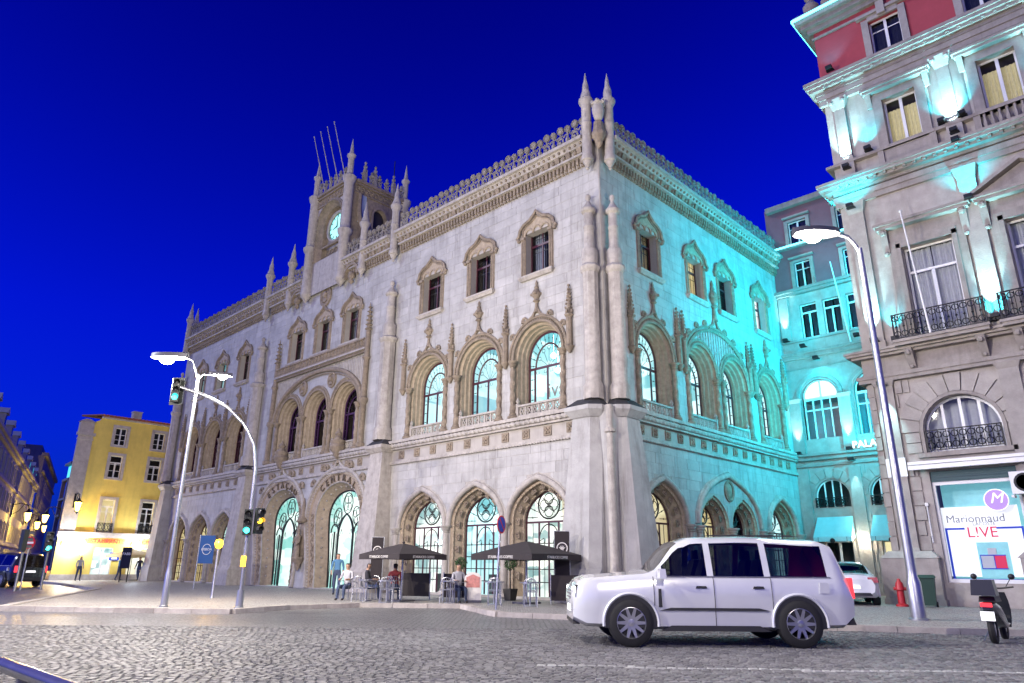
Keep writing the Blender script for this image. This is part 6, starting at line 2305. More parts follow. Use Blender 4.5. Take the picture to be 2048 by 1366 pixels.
t2 = thing('grey_block', 'tall dark grey block at the end of the pale terrace', 'building', scale=(K, K, K))
b0, b1 = -232.0, -173.0
th2 = []
w2 = [b0 + 3 + 5.2 * k for k in range(11)]
for a in w2:
    th2 += [shift(rect(0.9, z, z + 2.4), a) for z in (4.5, 8.6, 12.6, 16.4)]
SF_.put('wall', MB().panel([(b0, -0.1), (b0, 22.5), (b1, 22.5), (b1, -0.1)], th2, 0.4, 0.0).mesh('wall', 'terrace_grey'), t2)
m = MB()
m.box(b1 - 0.2, b1, -12, 0.4, 15, 22.5)
m.box(b0, b1 + 0.2, -0.2, 1.0, 22.5, 23.2)
m.box(b0 + 20, b1 - 10, -6, -1, 23.2, 26)
m.box(b0, b1, 0.2, 0.8, 19.3, 19.6)
m.box(b0, b1, 0.2, 0.7, 11.8, 12.1)
SF_.put('cornice', m.mesh('cornice', 'terrace_grey'), t2)
pm_ = {}
for a in w2:
    for z in (4.5, 8.6, 12.6, 16.4):
        if z not in pm_:
            pm_[z] = MB().panel(rect(0.9, z, z + 2.4), [], 0.1).mesh('pane', 'glass_dark'), MB().panel(rect(0.9, z, z + 2.4), [], 0.05).mesh('room', 'dim_room')
        f = SF_.put('pane', pm_[z][0], t2, a)
        put('room', pm_[z][1], f)
# the street lift with its lit cabin, and a lit roof terrace in front of it
lift = thing('street_lift', 'distant iron lift tower with a lit turquoise cabin above the side street', 'tower', scale=(K, K, K))
LF = Frame(SRZ + 0.2, 18.723 - 0.27 * KK + 0.9629 * -262 + 0.27 * 5, -25.673 - 0.963 * KK + 0.27 * 262 + 0.963 * 5)
m = MB()
for x in (-4, 4):
    for y in (-3, 3):
        m.box(x - 0.5, x + 0.5, y - 0.5, y + 0.5, 0, 26)
for z in (8, 15, 20, 26, 31):
    m.box(-4.6, 4.6, -3.6, 3.6, z, z + 0.7)
for k in range(5):
    m.box(-4.2, 4.2, 2.9, 3.1, 4 + 4 * k, 4.4 + 4 * k)
LF.put('lift_frame', m.mesh('lift_frame', 'terrace_grey'), lift)
mat('lift_glow', (0.1, 0.4, 0.5), 0.5, emit=(0.10, 0.75, 0.85), es=0.45, var=0.3, scale=0.6)
LF.put('cabin', MB().box(-3.6, 3.6, -2.6, 2.6, 26.8, 30.8).mesh('cabin', 'lift_glow'), lift)
mat('terrace_light', (0.7, 0.5, 0.1), 0.5, emit=(1.0, 0.6, 0.1), es=0.5, var=0.4, scale=0.5)
LF.put('lit_walkway', MB().box(-3.5, 12, 3.2, 3.8, 20.8, 23.4).mesh('lit_walkway', 'terrace_light'), lift)
for a, z, lab in ((-133, 7.0, 'amber lantern on the pale terrace nearest the left edge'), (-160, 6.9, 'amber lantern at the far end of the pale terrace'), (-185, 7.3, 'amber lantern on the grey block down the street')):
    q = SF_.pt(a, 0.1, z)
    lantern(Vector(q) * K, SF_.rz, lab, 4500, 2.4)
# ================================================================== street furniture (metres from here on)
def W2(x, y, z=0.0):
    return (x * K, y * K, z)
VIEW = math.atan2(hd.y, hd.x)             # heading that looks away from the camera
ACROSS = math.atan2(rt.y, rt.x)           # heading that runs to the picture's right
mat('galv', (0.42, 0.43, 0.45), 0.35, metal=0.85, var=0.12, scale=3)
mat('galv_dark', (0.16, 0.16, 0.17), 0.4, metal=0.6, var=0.15, scale=3)
mat('signal_body', (0.02, 0.025, 0.022), 0.5, var=0.1)
mat('lens_off', (0.05, 0.05, 0.05), 0.3)
mat('lens_green', (0.05, 0.5, 0.45), 0.3, emit=(0.05, 0.95, 0.85), es=3.0)
mat('lens_amber', (0.6, 0.3, 0.02), 0.3, emit=(1.0, 0.5, 0.02), es=3.0)
mat('lens_red', (0.4, 0.01, 0.01), 0.25, emit=(1.0, 0.03, 0.04), es=1.0)
mat('sign_face_blue', (0.01, 0.04, 0.42), 0.4, var=0.05)
mat('sign_face_red', (0.55, 0.015, 0.02), 0.4, var=0.05)
mat('sign_face_white', (0.8, 0.8, 0.8), 0.4)
mat('banner_blue', (0.02, 0.09, 0.28), 0.7, var=0.08)
mat('canvas_dark', (0.028, 0.022, 0.024), 0.85, var=0.15, scale=4, bump=0.2)
mat('canvas_cream', (0.55, 0.45, 0.22), 0.85, var=0.1)
mat('leaf', (0.035, 0.09, 0.025), 0.6, var=0.4, scale=20, rnd=0.4)
mat('soil_pot', (0.05, 0.045, 0.04), 0.7, var=0.15)
mat('print_cream', (0.75, 0.72, 0.68), 0.6, var=0.05)
mat('print_pink', (0.6, 0.25, 0.22), 0.6, var=0.3, scale=12)
mat('bin_green', (0.015, 0.045, 0.03), 0.45, var=0.1)
mat('hydrant_red', (0.42, 0.02, 0.025), 0.4, var=0.15, scale=8)
mat('steel_polished', (0.2, 0.2, 0.21), 0.22, metal=0.8, var=0.2, scale=5)
mat('skin', (0.42, 0.25, 0.17), 0.6)
mat('hair', (0.03, 0.02, 0.015), 0.6)

# --- street lamps
def lamp_head():
    m = MB()
    m.loft([[(x, y * wd, z) for y, z in ((-0.18, 0.0), (-0.14, 0.09), (0, 0.13), (0.14, 0.09), (0.18, 0.0), (0, -0.01))] for x, wd in ((0, 0.35), (0.12, 0.8), (0.35, 1.0), (0.6, 0.9), (0.72, 0.45))], True, True)
    return m
def lens_():
    m = MB()
    prof = [(0.15, 0.0), (0.14, -0.06), (0.09, -0.11), (0.02, -0.13)]
    m.lathe(prof, 0.42, 0, 12)
    return m
LH, LN = lamp_head().mesh('lamp_head', 'galv_dark', 50), lens_().mesh('lamp_lens', 'lamp_white', 60)
def lamp_post(pos, h, rz, heads, label, rad=0.11, energy=600, color=(1.0, 0.91, 0.78), mt='galv', group='tall street lamps'):
    """heads: (along, drop, yaw, light share, scale)"""
    t_ = thing('street_lamp', label, 'street lamp', pos, rz, group)
    m = MB()
    m.lathe([(rad * 2.0, 0), (rad * 2.0, 0.04), (rad * 1.5, 0.06), (rad * 1.45, 0.9), (rad * 1.05, 1.05), (rad, 1.2), (rad * 0.62, h)], 0, 0, 14)
    child(t_, 'pole', m, mt, 50)
    for al, dz, yaw, share, sc_ in heads:
        m = MB()
        c_, s_ = math.cos(yaw), math.sin(yaw)
        m.tube([(0, 0, h - 0.15), (0.12 * c_, 0.12 * s_, h + dz * 0.3), (al * 0.55 * c_, al * 0.55 * s_, h + dz * 0.85), (al * c_, al * s_, h + dz)], rad * 0.48, 8)
        child(t_, 'arm', m, mt, 60)
        hd_ = put('lamp_head', LH, t_, (al * c_, al * s_, h + dz), yaw, (sc_,) * 3)
        put('lamp_lens', LN, hd_, (0, 0, 0))
        if share:
            plight('lamp_light', hd_, (0.42, 0, -0.35), energy * share, color, 0.18)
    return t_
lamp_post(W2(11.83, -0.6), 10.35, ACROSS, [(0.55, 0.45, PI, 1.0, 1.9)], 'tall grey street lamp on the pavement in front of the corner hotel', 0.12, 520, mt='galv')
lamp_post(W2(-8.52, -15.25), 7.1, ACROSS, [(0.45, 0.55, PI, 1.0, 1.6), (0.3, 0.02, 0.35, 0.35, 1.0)], 'twin-headed slim street lamp left of the traffic signal mast', 0.065, 1500)
# lamp hung on a span wire, just inside the top of the picture
q = CAM + (fw * FPX + r2 * (372 - 1024) - u2 * (-22 - 683)).normalized() * 17.0
hl = thing('hanging_street_lamp', 'white lamp hung on a span wire at the top left edge', 'street lamp', q, ACROSS, 'tall street lamps')
put('lamp_head', LH, hl, (-0.4, 0, 0.1), 0, (1.3,) * 3)
put('lamp_lens', LN, hl, (-0.4, 0, 0.1), 0, (1.3,) * 3)
child(hl, 'span_wire', MB().tube([(-30, 0, 1.6), (-8, 0, 0.55), (0, 0, 0.3), (8, 0, 0.55), (30, 0, 1.6)], 0.02, 5), 'iron')
child(hl, 'hanger', MB().tube([(0, 0, 0.3), (0, 0, 0.12)], 0.02, 5), 'iron')
plight('lamp_light', hl, (0, 0, -0.3), 2600, (1.0, 0.91, 0.79), 0.18)

# two lamps of the same kind, added out of view to light the square
lamp_post(W2(25.0, -23.5), 9.0, ACROSS, [(0.5, 0.5, PI, 1.0, 1.1)], 'added street lamp out of view on the right, lighting the square', 0.1, 2200)
lamp_post(W2(-1.0, -37.0), 9.0, ACROSS, [(0.5, 0.5, PI / 2, 1.0, 1.1)], 'added street lamp out of view on the left, lighting the square', 0.1, 5200)

# --- traffic signals
def signal_unit(lit):
    """three aspects with visors, faces local -y (towards the camera when yawed); returns list of (mesh, material)"""
    body, vis = MB(), MB()
    body.box(-0.15, 0.15, -0.1, 0.1, -0.47, 0.47)
    for k in range(3):
        z = 0.30 - 0.30 * k
        n_ = 10
        vis.loft([[(0.115 * math.cos(t), y, z + 0.115 * math.sin(t)) for t in [-0.35 + (PI + 0.7) * i / n_ for i in range(n_ + 1)]] for y in (-0.1, -0.34)])
    return body, vis
SB, SV = signal_unit(None)
SB, SV = SB.mesh('signal_box', 'signal_body'), SV.mesh('visor', 'galv_dark', 60)
LENS = {c_: MB().lathe_d([(0.1, -0.1), (0.09, -0.125), (0.02, -0.14)], 0, 0, 12).mesh('lens', 'lens_' + c_) for c_ in ('off', 'green', 'amber', 'red')}
def signal(parent, loc, yaw, lit, sc_=1.0):
    s_ = put('signal_box', SB, parent, loc, yaw, (sc_,) * 3)
    put('visor', SV, s_)
    for k in range(3):
        put('lens', LENS[lit[k]], s_, (0, 0, 0.30 - 0.30 * k))
    return s_
toCam = ACROSS          # local -y then faces the camera
mast = thing('signal_mast', 'curved grey signal mast arching over the road with two lit heads', 'traffic light', W2(-6.36, -13.5), ACROSS)
m = MB()
pth = [(0, 0, 0), (0, 0, 2.4), (0, 0, 4.0), (-0.12, 0, 4.75), (-0.5, 0, 5.4), (-1.1, 0, 5.95), (-1.9, 0, 6.35), (-2.75, 0, 6.62)]
m.tube(resample(pth, 0.25), 0.052, 10)
m.lathe([(0.16, 0), (0.16, 0.03), (0.11, 0.05), (0.1, 0.5)], 0, 0, 12)
child(mast, 'mast', m, 'galv', 60)
signal(mast, (0.02, -0.16, 2.42), 0.25, ('off', 'off', 'green'), 0.8)
signal(mast, (0.33, -0.12, 2.46), 0.7, ('off', 'amber', 'off'), 0.8)
signal(mast, (-2.85, -0.05, 6.5), 0.5, ('off', 'off', 'green'), 0.8)
child(mast, 'backing_board', MB().box(-3.05, -2.65, 0.07, 0.09, 6.05, 6.95), 'signal_body')
m = MB().box(-0.06, 0.06, -0.14, -0.06, 1.15, 1.45)
pb_ = child(mast, 'push_button', m, 'lens_amber')
# signals of the side street seen from behind
for x, y, lab, lit in ((-30.5, -13.9, 'green-lit pole signal in the middle of the side street mouth', 'green'), (-28.4, -15.6, 'pole signal nearest the left edge beside the no-entry sign', 'off')):
    t_ = thing('pole_signal', lab, 'traffic light', W2(x, y), ACROSS, 'pole-mounted signals at the side street')
    m = MB().lathe([(0.09, 0), (0.06, 0.1), (0.05, 2.6)], 0, 0, 10)
    child(t_, 'pole', m, 'galv_dark', 50)
    signal(t_, (0, -0.1, 2.2), 2.6 if lit == 'off' else 0.8, ('off', 'off', lit))
# --- signs
def disc_sign(pos, yaw, h, r, face, label, lean=0.0):
    t_ = thing('road_sign', label, 'sign', pos, yaw)
    t_.rotation_euler = (0, lean, yaw)
    child(t_, 'pole', MB().lathe([(0.035, 0), (0.03, h + r)], 0, 0.03, 8), 'galv', 60)
    d_ = child(t_, 'sign_disc', MB().lathe_d([(r, 0.0), (r, -0.02), (0.01, -0.021)], 0, h, 24), 'sign_face_red')
    if face == 'noentry':
        put('white_bar', MB().box(-r * 0.72, r * 0.72, -0.03, -0.022, h - 0.05, h + 0.05).mesh('white_bar', 'sign_face_white'), d_)
    else:
        put('blue_field', MB().lathe_d([(r * 0.82, -0.021), (r * 0.82, -0.028), (0.01, -0.03)], 0, h, 24).mesh('blue_field', 'sign_face_blue'), d_)
        mm_ = MB().prism([(-r * 0.62, h + r * 0.5), (-r * 0.5, h + r * 0.62), (r * 0.62, h - r * 0.5), (r * 0.5, h - r * 0.62)], -0.036, -0.029)
        put('red_slash', mm_.mesh('red_slash', 'sign_face_red'), d_)
    return t_
disc_sign(W2(-34.2, -14.1, ROADZ), ACROSS, 2.3, 0.3, 'noentry', 'red no-entry disc on a pole at far left')
disc_sign(W2(0.14, -7.16), ACROSS + 1.1, 2.44, 0.27, 'nopark', 'blue and red no-parking disc on a leaning pole by the parasols', 0.08)
t_ = thing('parking_sign', 'small blue parking sign beside the corner pier', 'sign', W2(2.4, 2.0), PI / 2 - 0.3)
t_.rotation_euler = (0, 0, ACROSS + 0.2)
child(t_, 'pole', MB().lathe([(0.03, 0), (0.03, 1.9)], 0, 0.03, 8), 'galv', 60)
pl_ = child(t_, 'plate', MB().box(-0.16, 0.16, -0.02, 0.0, 1.33, 1.85), 'sign_face_blue')
o = put('letter', text_mesh('P', 0.34, 0.003, 'sign_face_white'), pl_, (0, -0.026, 1.63), PI)
m = MB().box(-0.13, 0.13, -0.024, -0.02, 1.36, 1.44)
put('sub_plate', m.mesh('sub_plate', 'sign_face_white'), pl_)
# amber beacon post
t_ = thing('beacon_post', 'white post topped by a glowing amber globe before the left windows', 'beacon', W2(-14.47, -10.9), ACROSS)
child(t_, 'pole', MB().lathe([(0.07, 0), (0.05, 0.1), (0.045, 1.78)], 0, 0, 10), 'galv', 50)
child(t_, 'globe', MB().lathe([(0.03, 1.78), (0.12, 1.84), (0.16, 1.97), (0.12, 2.1), (0.02, 2.14)], 0, 0, 12), 'lens_amber', 60)
plight('beacon_light', t_, (0, -0.25, 2.1), 25, (1.0, 0.5, 0.05), 0.1)
# blue city banner
t_ = thing('city_banner', 'upright blue banner with a pale ring emblem beside the amber beacon', 'banner', W2(-26.7, -6.2), ACROSS)
child(t_, 'pole', MB().lathe([(0.035, 0), (0.03, 2.7)], -0.42, 0.03, 8), 'galv', 50)
bn = child(t_, 'cloth', MB().box(-0.38, 0.38, -0.01, 0.01, 1.25, 2.65), 'banner_blue')
put('ring', MB().tube([(0.22 * math.cos(a), -0.02, 1.95 + 0.26 * math.sin(a)) for a in [0.4 + 5.6 * i / 20 for i in range(21)]], 0.014, 4).mesh('ring', 'sign_face_white'), bn)
put('lettering', text_mesh('LISBOA', 0.17, 0.003, 'sign_face_white'), bn, (0, -0.016, 1.95), PI)
# black board on the far pier
t_ = thing('wall_board', 'small black FABB board at the far left pier of the station', 'sign', W2(-46.3, -4.4), 0.9)
t_.rotation_euler = (0, 0, ACROSS)
bo_ = child(t_, 'board', MB().box(-0.32, 0.32, -0.03, 0.03, 0.9, 2.3), 'black_paint')
put('post', MB().box(-0.28, -0.22, 0.03, 0.07, 0, 2.2).box(0.22, 0.28, 0.03, 0.07, 0, 2.2).mesh('post', 'black_paint'), bo_)
put('lettering', text_mesh('FABB', 0.24, 0.003, 'sign_face_white'), bo_, (0, -0.036, 1.85), PI)
# hydrant and wheeled bin at the hotel pier
t_ = thing('fire_hydrant', 'red cast fire hydrant at the foot of the hotel pier', 'hydrant', W2(8.93, 7.95), 0.4)
child(t_, 'body', MB().lathe([(0.2, 0), (0.2, 0.06), (0.12, 0.1), (0.11, 0.5), (0.15, 0.54), (0.15, 0.62), (0.13, 0.66), (0.12, 0.76), (0.06, 0.84), (0.05, 0.9), (0.02, 0.92)], 0, 0, 12), 'hydrant_red', 40)
for s_ in (-1, 1):
    m = MB().tube([(0, 0, 0), (s_ * 0.2, 0, 0)], [0.06, 0.06], 8)
    child(t_, 'nozzle', m, 'hydrant_red', 50, loc=(0, 0, 0.58))
t_ = thing('wheeled_bin', 'dark green wheeled bin behind the tall lamp at the hotel pier', 'bin', W2(9.85, 8.3), 0.2)
child(t_, 'tub', MB().frus((-0.22, 0.22, -0.26, 0.26), (-0.29, 0.29, -0.34, 0.34), 0.06, 0.95), 'bin_green')
child(t_, 'lid', MB().frus((-0.33, 0.33, -0.38, 0.4), (-0.28, 0.28, -0.3, 0.36), 0.95, 1.05), 'bin_green')
for s_ in (-1, 1):
    child(t_, 'wheel', MB().tube([(s_ * 0.2, 0.28, 0.09), (s_ * 0.27, 0.28, 0.09)], 0.09, 10), 'black_paint', 50)
# steel rail at the lower left
p0, p1 = Vector(W2(0.5, -23.6, 0.27)), Vector(W2(12.5, -23.2, 0.22))
t_ = thing('guard_rail', 'thick polished steel rail cutting the lower left corner', 'rail', (p0.x, p0.y, ROADZ))
m = MB().tube([(0, 0, p0.z - ROADZ), ((p1.x - p0.x) * 0.5, (p1.y - p0.y) * 0.5, 0.35), (p1.x - p0.x, p1.y - p0.y, p1.z - ROADZ)], 0.065, 14)
child(t_, 'rail', m, 'steel_polished', 60)
for k in range(5):
    f_ = (k + 0.5) / 5
    child(t_, 'post', MB().lathe([(0.1, 0), (0.05, 0.03), (0.045, 0.33)], (p1.x - p0.x) * f_, (p1.y - p0.y) * f_, 10), 'steel_polished', 50)

# ================================================================== cafe terrace
def parasol(pos, yaw, half, ez, tz, cm_, label, lettering=None, val=0.2):
    t_ = thing('parasol', label, 'parasol', pos, yaw)
    m = MB()
    cs = [(-half, -half), (half, -half), (half, half), (-half, half)]
    mid = []
    for i in range(4):
        a_, b_ = cs[i], cs[(i + 1) % 4]
        mid += [a_, ((a_[0] + b_[0]) / 2, (a_[1] + b_[1]) / 2)]
    out = [(x, y, ez - (0.0 if i % 2 == 0 else -0.02)) for i, (x, y) in enumerate(mid)]
    hi = [(x * 0.5, y * 0.5, ez + (tz - ez) * 0.56) for x, y, z in out]
    m.loft([[(x, y, z - val) for x, y, z in out], out, hi, [(x * 0.05, y * 0.05, tz) for x, y, z in out]], True)
    m.add([(x * 0.05, y * 0.05, tz) for x, y, z in out], [tuple(range(8))])
    m.lathe([(0.03, tz), (0.05, tz + 0.05), (0.01, tz + 0.1)], 0, 0, 6)
    cn = child(t_, 'canopy', m, cm_)
    if lettering:
        for rz_ in (0, PI / 2, PI, -PI / 2):
            o = put('lettering', text_mesh(lettering, val * 0.62, 0.002, 'print_cream'), cn, (half * math.sin(rz_) * 1.004, -half * math.cos(rz_) * 1.004, ez - val * 0.5), rz_ + PI)
    child(t_, 'pole', MB().lathe([(0.035, 0.05), (0.03, tz)], 0, 0, 8), 'galv', 50)
    child(t_, 'foot', MB().box(-0.35, 0.35, -0.35, 0.35, 0, 0.06), 'galv_dark')
    m = MB()
    for i in range(8):
        m.tube([(0.04 * out[i][0], 0.04 * out[i][1], tz - 0.1), (out[i][0] * 0.97, out[i][1] * 0.97, ez - 0.02)], 0.012, 4)
    child(t_, 'ribs', m, 'galv')
    return t_
CY_ = ACROSS - 0.72
parasol(W2(-2.3, -3.0), CY_, 1.38, 1.62, 2.06, 'canvas_dark', 'dark square cafe parasol in front of the near pointed windows', 'STARBUCKS COFFEE', 0.2)
parasol(W2(-6.9, -6.0), CY_, 1.12, 1.60, 1.98, 'canvas_dark', 'dark square cafe parasol beside the round buttress near the doors', 'STARBUCKS COFFEE', 0.18)
parasol(W2(-53.6, -1.5), 0.4, 1.3, 1.85, 2.25, 'canvas_cream', 'cream parasol outside the yellow house restaurant', None)
def cafe_banner(pos, yaw, label):
    t_ = thing('cafe_banner', label, 'banner', pos, yaw, 'black cafe banners')
    c_ = child(t_, 'cloth', MB().box(-0.27, 0.27, -0.01, 0.01, 0.35, 2.42), 'canvas_dark')
    child(t_, 'stand', MB().tube([(0.27, 0.0, 2.44), (0.27, 0.0, 0.02), (-0.27, 0.0, 0.02), (-0.27, 0.0, 2.44)], 0.015, 5).tube([(-0.27, 0, 2.43), (0.27, 0, 2.43)], 0.012, 5), 'galv')
    put('emblem_ring', MB().lathe_d([(0.2, -0.011), (0.2, -0.014), (0.165, -0.014), (0.165, -0.011)], 0, 1.85, 20, cap=False).mesh('emblem_ring', 'print_cream'), c_)
    m = MB()
    for k in range(5):     # plain crowned fan inside the ring
        a_ = PI / 2 + (k - 2) * 0.52
        m.prism([(0.03 * math.cos(a_ + 1.2), 1.8 + 0.03 * math.sin(a_ + 1.2)), (0.15 * math.cos(a_), 1.82 + 0.15 * math.sin(a_)), (0.03 * math.cos(a_ - 1.2), 1.8 + 0.03 * math.sin(a_ - 1.2))], -0.016, -0.012)
    m.prism([(-0.07, 1.68), (0.07, 1.68), (0.04, 1.82), (-0.04, 1.82)], -0.016, -0.012)
    put('emblem', m.mesh('emblem', 'print_cream'), c_)
    put('lettering', text_mesh('STARBUCKS', 0.088, 0.002, 'print_cream'), c_, (0, -0.014, 1.52), PI)
cafe_banner(W2(-1.25, -1.9), ACROSS, 'black cafe banner standing against the corner pier')
cafe_banner(W2(-13.6, -2.6), ACROSS, 'black cafe banner standing left of the farther dark parasol')
# topiary balls in pots
def topiary(pos, label, seed):
    rg = random.Random(seed)
    t_ = thing('topiary', label, 'plant', pos, 0, 'ball topiaries outside the cafe')
    child(t_, 'pot', MB().frus((-0.15, 0.15, -0.15, 0.15), (-0.2, 0.2, -0.2, 0.2), 0, 0.42), 'soil_pot')
    child(t_, 'trunk', MB().tube([(0, 0, 0.4), (0.01, 0, 0.8), (0, 0.01, 1.2)], [0.025, 0.02, 0.02], 6), 'soil_pot', 60)
    m = MB()
    for k in range(420):
        z = rg.uniform(-1, 1)
        a_ = rg.uniform(0, 2 * PI)
        rr = 0.24 * rg.uniform(0.65, 1.08)
        s_ = math.sqrt(1 - z * z)
        p = Vector((rr * s_ * math.cos(a_), rr * s_ * math.sin(a_), 1.33 + rr * z))
        ax = Vector((rg.uniform(-1, 1), rg.uniform(-1, 1), rg.uniform(-1, 1))).normalized() * 0.035
        bx = ax.orthogonal().normalized() * 0.02
        m.add([p - ax, p + bx, p + ax, p - bx], [(0, 1, 2, 3)])
    tag(child(t_, 'foliage', m, 'leaf'), kind='stuff')
topiary(W2(-8.3, -1.3), 'clipped ball topiary behind the farther dark parasol', 1)
topiary(W2(-4.6, -1.6), 'clipped ball topiary behind the nearer dark parasol', 2)
# chairs and tables
def chair_meshes():
    fr, st = MB(), MB()
    for s_ in (-1, 1):
        fr.tube([(s_ * 0.2, -0.2, 0), (s_ * 0.19, -0.19, 0.44), (s_ * 0.2, 0.2, 0.45), (s_ * 0.21, 0.25, 0)], 0.013, 5)
        fr.tube([(s_ * 0.2, 0.2, 0.45), (s_ * 0.2, 0.25, 0.68), (s_ * 0.12, 0.27, 0.82), (0, 0.28, 0.85)], 0.013, 5)
        fr.tube([(s_ * 0.2, 0.24, 0.66), (s_ * 0.23, 0.0, 0.66), (s_ * 0.2, -0.18, 0.62), (s_ * 0.19, -0.19, 0.44)], 0.012, 5)
    for k in range(3):
        fr.tube([(-0.08 + 0.08 * k, 0.2, 0.46), (-0.08 + 0.08 * k, 0.27, 0.84)], 0.008, 4)
    st.box(-0.2, 0.2, -0.2, 0.2, 0.44, 0.46)
    return fr.mesh('frame', 'galv', 60), st.mesh('seat', 'galv')
CF, CS = chair_meshes()
def chair(pos, yaw, label):
    t_ = thing('cafe_chair', label, 'chair', pos, yaw, 'metal chairs of the cafe terrace')
    put('frame', CF, t_)
    put('seat', CS, t_)
TT = MB().lathe([(0.34, 0.7), (0.34, 0.73), (0.02, 0.735)], 0, 0, 16).mesh('table_top', 'galv')
TL = MB().lathe([(0.22, 0), (0.22, 0.02), (0.03, 0.05), (0.025, 0.7)], 0, 0, 10).mesh('pedestal', 'galv')
def table(pos, label):
    t_ = thing('cafe_table', label, 'table', pos, 0, 'round tables of the cafe terrace')
    put('table_top', TT, t_)
    put('pedestal', TL, t_)
for i, (x, y) in enumerate(((-0.9, -4.3), (-2.6, -4.6), (-4.6, -5.2), (-6.3, -7.2), (-8.2, -6.9))):
    sp_ = ('right of the nearer parasol pole', 'under the nearer parasol', 'between the two parasols', 'under the farther parasol', 'left of the farther parasol')[i]
    table(W2(x, y), 'round metal table ' + sp_)
    for k, sd_ in enumerate(('near', 'far')):
        a_ = -0.8 + k * PI + 0.3 * math.sin(i * 3)
        px, py = x * K + 0.62 * math.cos(a_), y * K + 0.62 * math.sin(a_)
        chair((px, py, 0), a_ - PI / 2, 'bent metal chair on the %s side of the table %s' % (sd_, sp_))
# wind screens and ice cream board
for i, (x, y) in enumerate(((-7.9, -4.4), (-5.6, -3.9), (-0.6, -2.4))):
    t_ = thing('wind_screen', ('dark low wind screen behind the farther parasol', 'dark low wind screen between the two parasols', 'dark low wind screen beside the corner pier')[i], 'screen', W2(x, y), ACROSS - 0.3, 'low wind screens of the cafe')
    child(t_, 'panel', MB().box(-0.55, 0.55, -0.015, 0.015, 0.12, 0.95), 'canvas_dark')
    child(t_, 'post', MB().box(-0.58, -0.55, -0.02, 0.02, 0, 1.0), 'galv')
    child(t_, 'post', MB().box(0.55, 0.58, -0.02, 0.02, 0, 1.0), 'galv')
t_ = thing('pavement_board', 'round-topped pale menu board left of the nearer parasol', 'sign', W2(-4.3, -4.2), ACROSS)
bp_ = [(-0.3, 0.08), (-0.3, 0.85), (-0.2, 0.97), (0, 1.02), (0.2, 0.97), (0.3, 0.85), (0.3, 0.08)]
bo_ = child(t_, 'board', MB().prism(bp_, -0.03, 0.03), 'print_cream')
put('picture', MB().prism([(-0.24, 0.5), (-0.24, 0.84), (0, 0.94), (0.24, 0.84), (0.24, 0.5)], -0.036, -0.031).mesh('picture', 'print_pink'), bo_)
child(t_, 'foot', MB().box(-0.3, 0.3, -0.2, 0.2, 0, 0.08), 'galv_dark')
